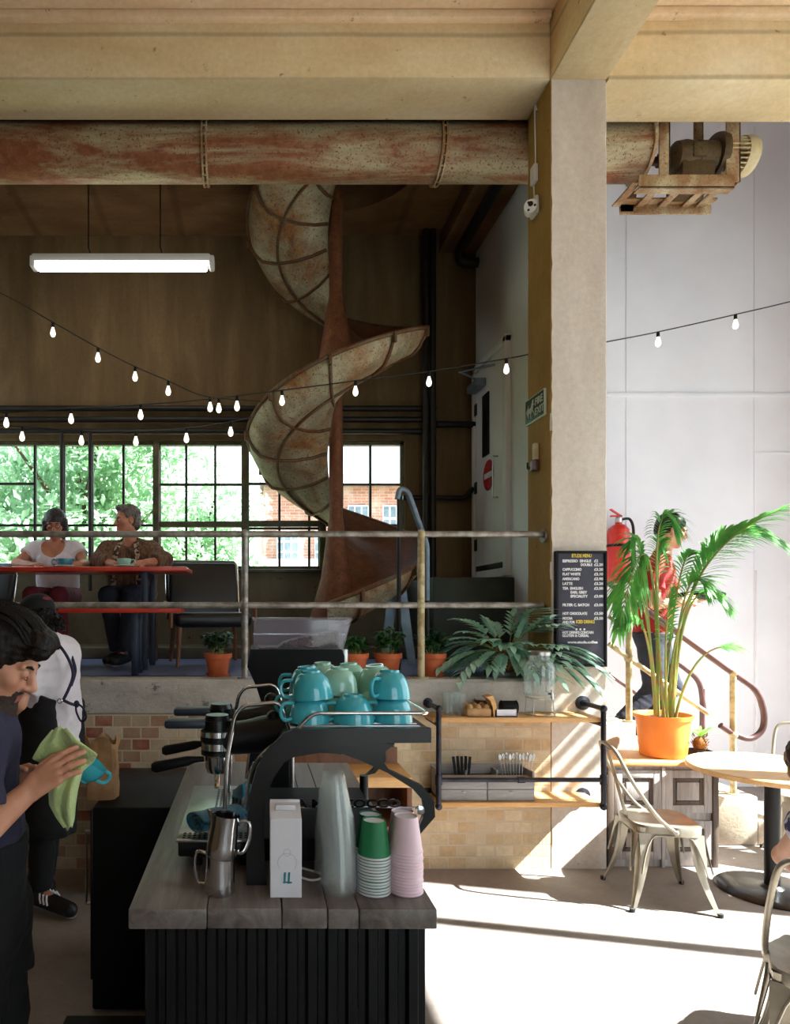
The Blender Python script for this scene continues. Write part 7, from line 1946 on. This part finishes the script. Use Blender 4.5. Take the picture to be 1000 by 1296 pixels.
pr, W, B, body = build_person('waiter in a red shirt carrying a black tray behind the palm', J, (3.0, 5.28, .6), s=1.0, hands=hands, h=.008)
top(pr, J, 'red_shirt', 'redshirt', .014, 1, 1, True, .6, neckcut=.07, neckoff=(.02, 0, .03), hem=((0, 0, P(0, 812, d).z), (0, 0, -1)), h=.008)
trousers(pr, J, 'jeans', .014, h=.008, waist=(0, 0, P(0, 800, d).z)); shoes(pr, J)
face_bits(pr, W, B, 1, 'hairdark')
S_ = SDF(); S_.ell(W(0, -.028, .045), V3(.086, .104, .094), B, .02); S_.ell(W(0, -.075, -.01), V3(.068, .05, .065), B, .03); S_.ell(W(0, .095, -.03), V3(.08, .065, .085), B, .015, '-')
sdf_obj(S_, 'hair', M['hairdark'], pr, .006, (.003, 80))
q = P(885, 756, 5.30); tr = MB(); tr.shell([(0, 0), (.165, 0), (.172, .004), (.176, .022), (.172, .022), (.166, .008), (0, .005)], seg=44)
o = tr.build('serving_tray', M['blackmatt'], origin=(0, 0, 0)); o.location = (q.x, 5.30, q.z); o.rotation_euler = (R(-8), R(3), 0); tag(o, 'round black serving tray carried by the waiter on the stairs', 'tray')

# ---------------------------------------------------------------- customer at the right edge
d = 2.62
hd = Vector((1.905, 2.41, 1.10))
J = dict(head=hd, fwd=(.55, .80, -.25), neck=(1.945, 2.35, .985), chest=(2.00, 2.34, .87), pelvis=(2.04, 2.36, .555), bodyfwd=(.5, .85, 0),
         shL=(1.855, 2.37, .925), shR=(2.14, 2.27, .925), elL=(1.925, 2.57, .755), elR=(2.30, 2.40, .68), wrL=(2.08, 2.62, .64), wrR=(2.36, 2.60, .66),
         hiL=(1.99, 2.44, .53), hiR=(2.13, 2.36, .53), knL=(2.34, 2.72, .50), knR=(2.46, 2.58, .50), anL=(2.36, 2.74, .09), anR=(2.48, 2.60, .09), toL=(2.46, 2.82, .05), toR=(2.58, 2.66, .05))
for k_ in J:
    if k_ not in ('fwd', 'bodyfwd'): J[k_] = tuple(np.array(J[k_]) + V3(.0, -.13, 0))
pr, W, B, body = build_person('customer in a navy and white print top cut off by the right edge', J, (2.02, 2.35, 0), male=False, s=.95, h=.006, skin='skin')
top(pr, J, 'print_top', 'pattern', .012, .92, 1, False, .10, neckcut=.075, neckoff=(.0, -.03, .03), hem=((0, 0, .52), (0, 0, -1)), h=.006)
trousers(pr, J, 'jeans', .012, .92, waist=(0, 0, .60)); shoes(pr, J, s=.9)
face_bits(pr, W, B, .92, 'hairred')
S_ = SDF(); S_.ell(W(0, -.028, .038), V3(.088, .104, .092), B, .02); S_.ell(W(0, -.07, -.05), V3(.075, .05, .09), B, .03); S_.ell(W(0, .10, -.03), V3(.08, .07, .09), B, .015, '-')
sdf_obj(S_, 'hair', M['hairred'], pr, .005, (.004, 70))

# ---------------------------------------------------------------- crumpled paper bag behind the towel
q = P(130, 1000, 2.9)
S_ = SDF(); S_.cap((q.x, 2.9, q.z - .17), (q.x, 2.9, q.z + .06), .05, .055, .03)
bz0 = .8405
rows = []
for i in range(13):
    u = i / 12; z = bz0 + .25 * u; ring = []
    for k in range(28):
        a = 2 * PI * k / 28; p = 4; r = (abs(math.cos(a)) ** p + abs(math.sin(a)) ** p) ** (-1 / p)
        cr = 1 + (.10 * math.sin(a * 3 + u * 5) + .07 * math.sin(a * 7 - u * 9)) * (.3 + u)
        ring.append((q.x + r * .064 * cr * math.cos(a), 2.9 + r * .05 * cr * math.sin(a), z + .02 * math.sin(a * 4 + 1) * u))
    rows.append(ring)
mb = MB(); mb.grid(rows, closed=True); mb.add(rows[0], [tuple(range(28))])
o = mb.build('paper_bag', M['kraft'], angle=20); tag(o, 'crumpled brown paper bag standing behind the lime towel', 'paper bag')
# ================================================================ light and camera
w = bpy.data.worlds.new('daylight'); scene.world = w; w.use_nodes = True
nt = w.node_tree; nt.nodes.clear()
out = nt.nodes.new('ShaderNodeOutputWorld'); bg = nt.nodes.new('ShaderNodeBackground')
tc = N(nt, 'ShaderNodeTexCoord'); sp = N(nt, 'ShaderNodeSeparateXYZ'); L(nt, tc.outputs['Generated'], sp.inputs[0])
c = ramp(nt, sp.outputs['Z'], [(0, (.62, .64, .60, 1)), (.02, (.92, .96, 1, 1)), (.5, (.80, .90, 1, 1))])
L(nt, c, bg.inputs['Color']); bg.inputs['Strength'].default_value = 2.4
L(nt, bg.outputs[0], out.inputs[0])
sun = bpy.data.lights.new('sun', 'SUN'); sun.energy = 30; sun.angle = R(.55); sun.color = (1, .975, .93)
so = bpy.data.objects.new('sun', sun); C.objects.link(so)
dirv = Vector((-1, .24, -1.05)).normalized()
so.rotation_euler = dirv.to_track_quat('-Z', 'Y').to_euler(); so.location = (9, 0, 8)
def portal(name, loc, sx, sy, d):
    li = bpy.data.lights.new(name, 'AREA'); li.shape = 'RECTANGLE'; li.size = sx; li.size_y = sy; li.cycles.is_portal = True
    o = bpy.data.objects.new(name, li); C.objects.link(o); o.location = loc; o.rotation_euler = Vector(d).to_track_quat('-Z', 'Y').to_euler(); return o
portal('window_portal', (RX + .15, (O1 + O4) / 2, (SZ0 + SZ1) / 2), O4 - O1, SZ1 - SZ0, (-1, 0, 0)).rotation_euler = (R(90), 0, R(90))
portal('entrance_portal', (2.7, FY - .2, 2.15), 3.8, 4.3, (0, 1, 0)).rotation_euler = (R(90), 0, R(180))
portal('back_portal', ((W0 + W1) / 2, BACK + .2, (WZ0 + WZ1) / 2), W1 - W0, WZ1 - WZ0, (0, -1, 0)).rotation_euler = (R(90), 0, 0)
cam = bpy.data.cameras.new('camera'); co = bpy.data.objects.new('camera', cam); C.objects.link(co)
co.location = (0, 0, E); co.rotation_euler = (R(90), 0, 0)
cam.sensor_fit = 'AUTO'; cam.sensor_width = 36; cam.lens = F / 1296 * 36
cam.shift_x = (500 - VX) / 1296; cam.shift_y = (VY - 648) / 1296
cam.clip_start = .05; cam.clip_end = 200
scene.camera = co
vs = scene.view_settings; vs.view_transform = 'Standard'; vs.look = 'None'; vs.exposure = .75; vs.gamma = 1; vs.use_curve_mapping = False
cy_ = scene.cycles; cy_.use_denoising = True; cy_.max_bounces = 10; cy_.diffuse_bounces = 6; cy_.transparent_max_bounces = 40; cy_.sample_clamp_indirect = 8
bpy.context.view_layer.update()
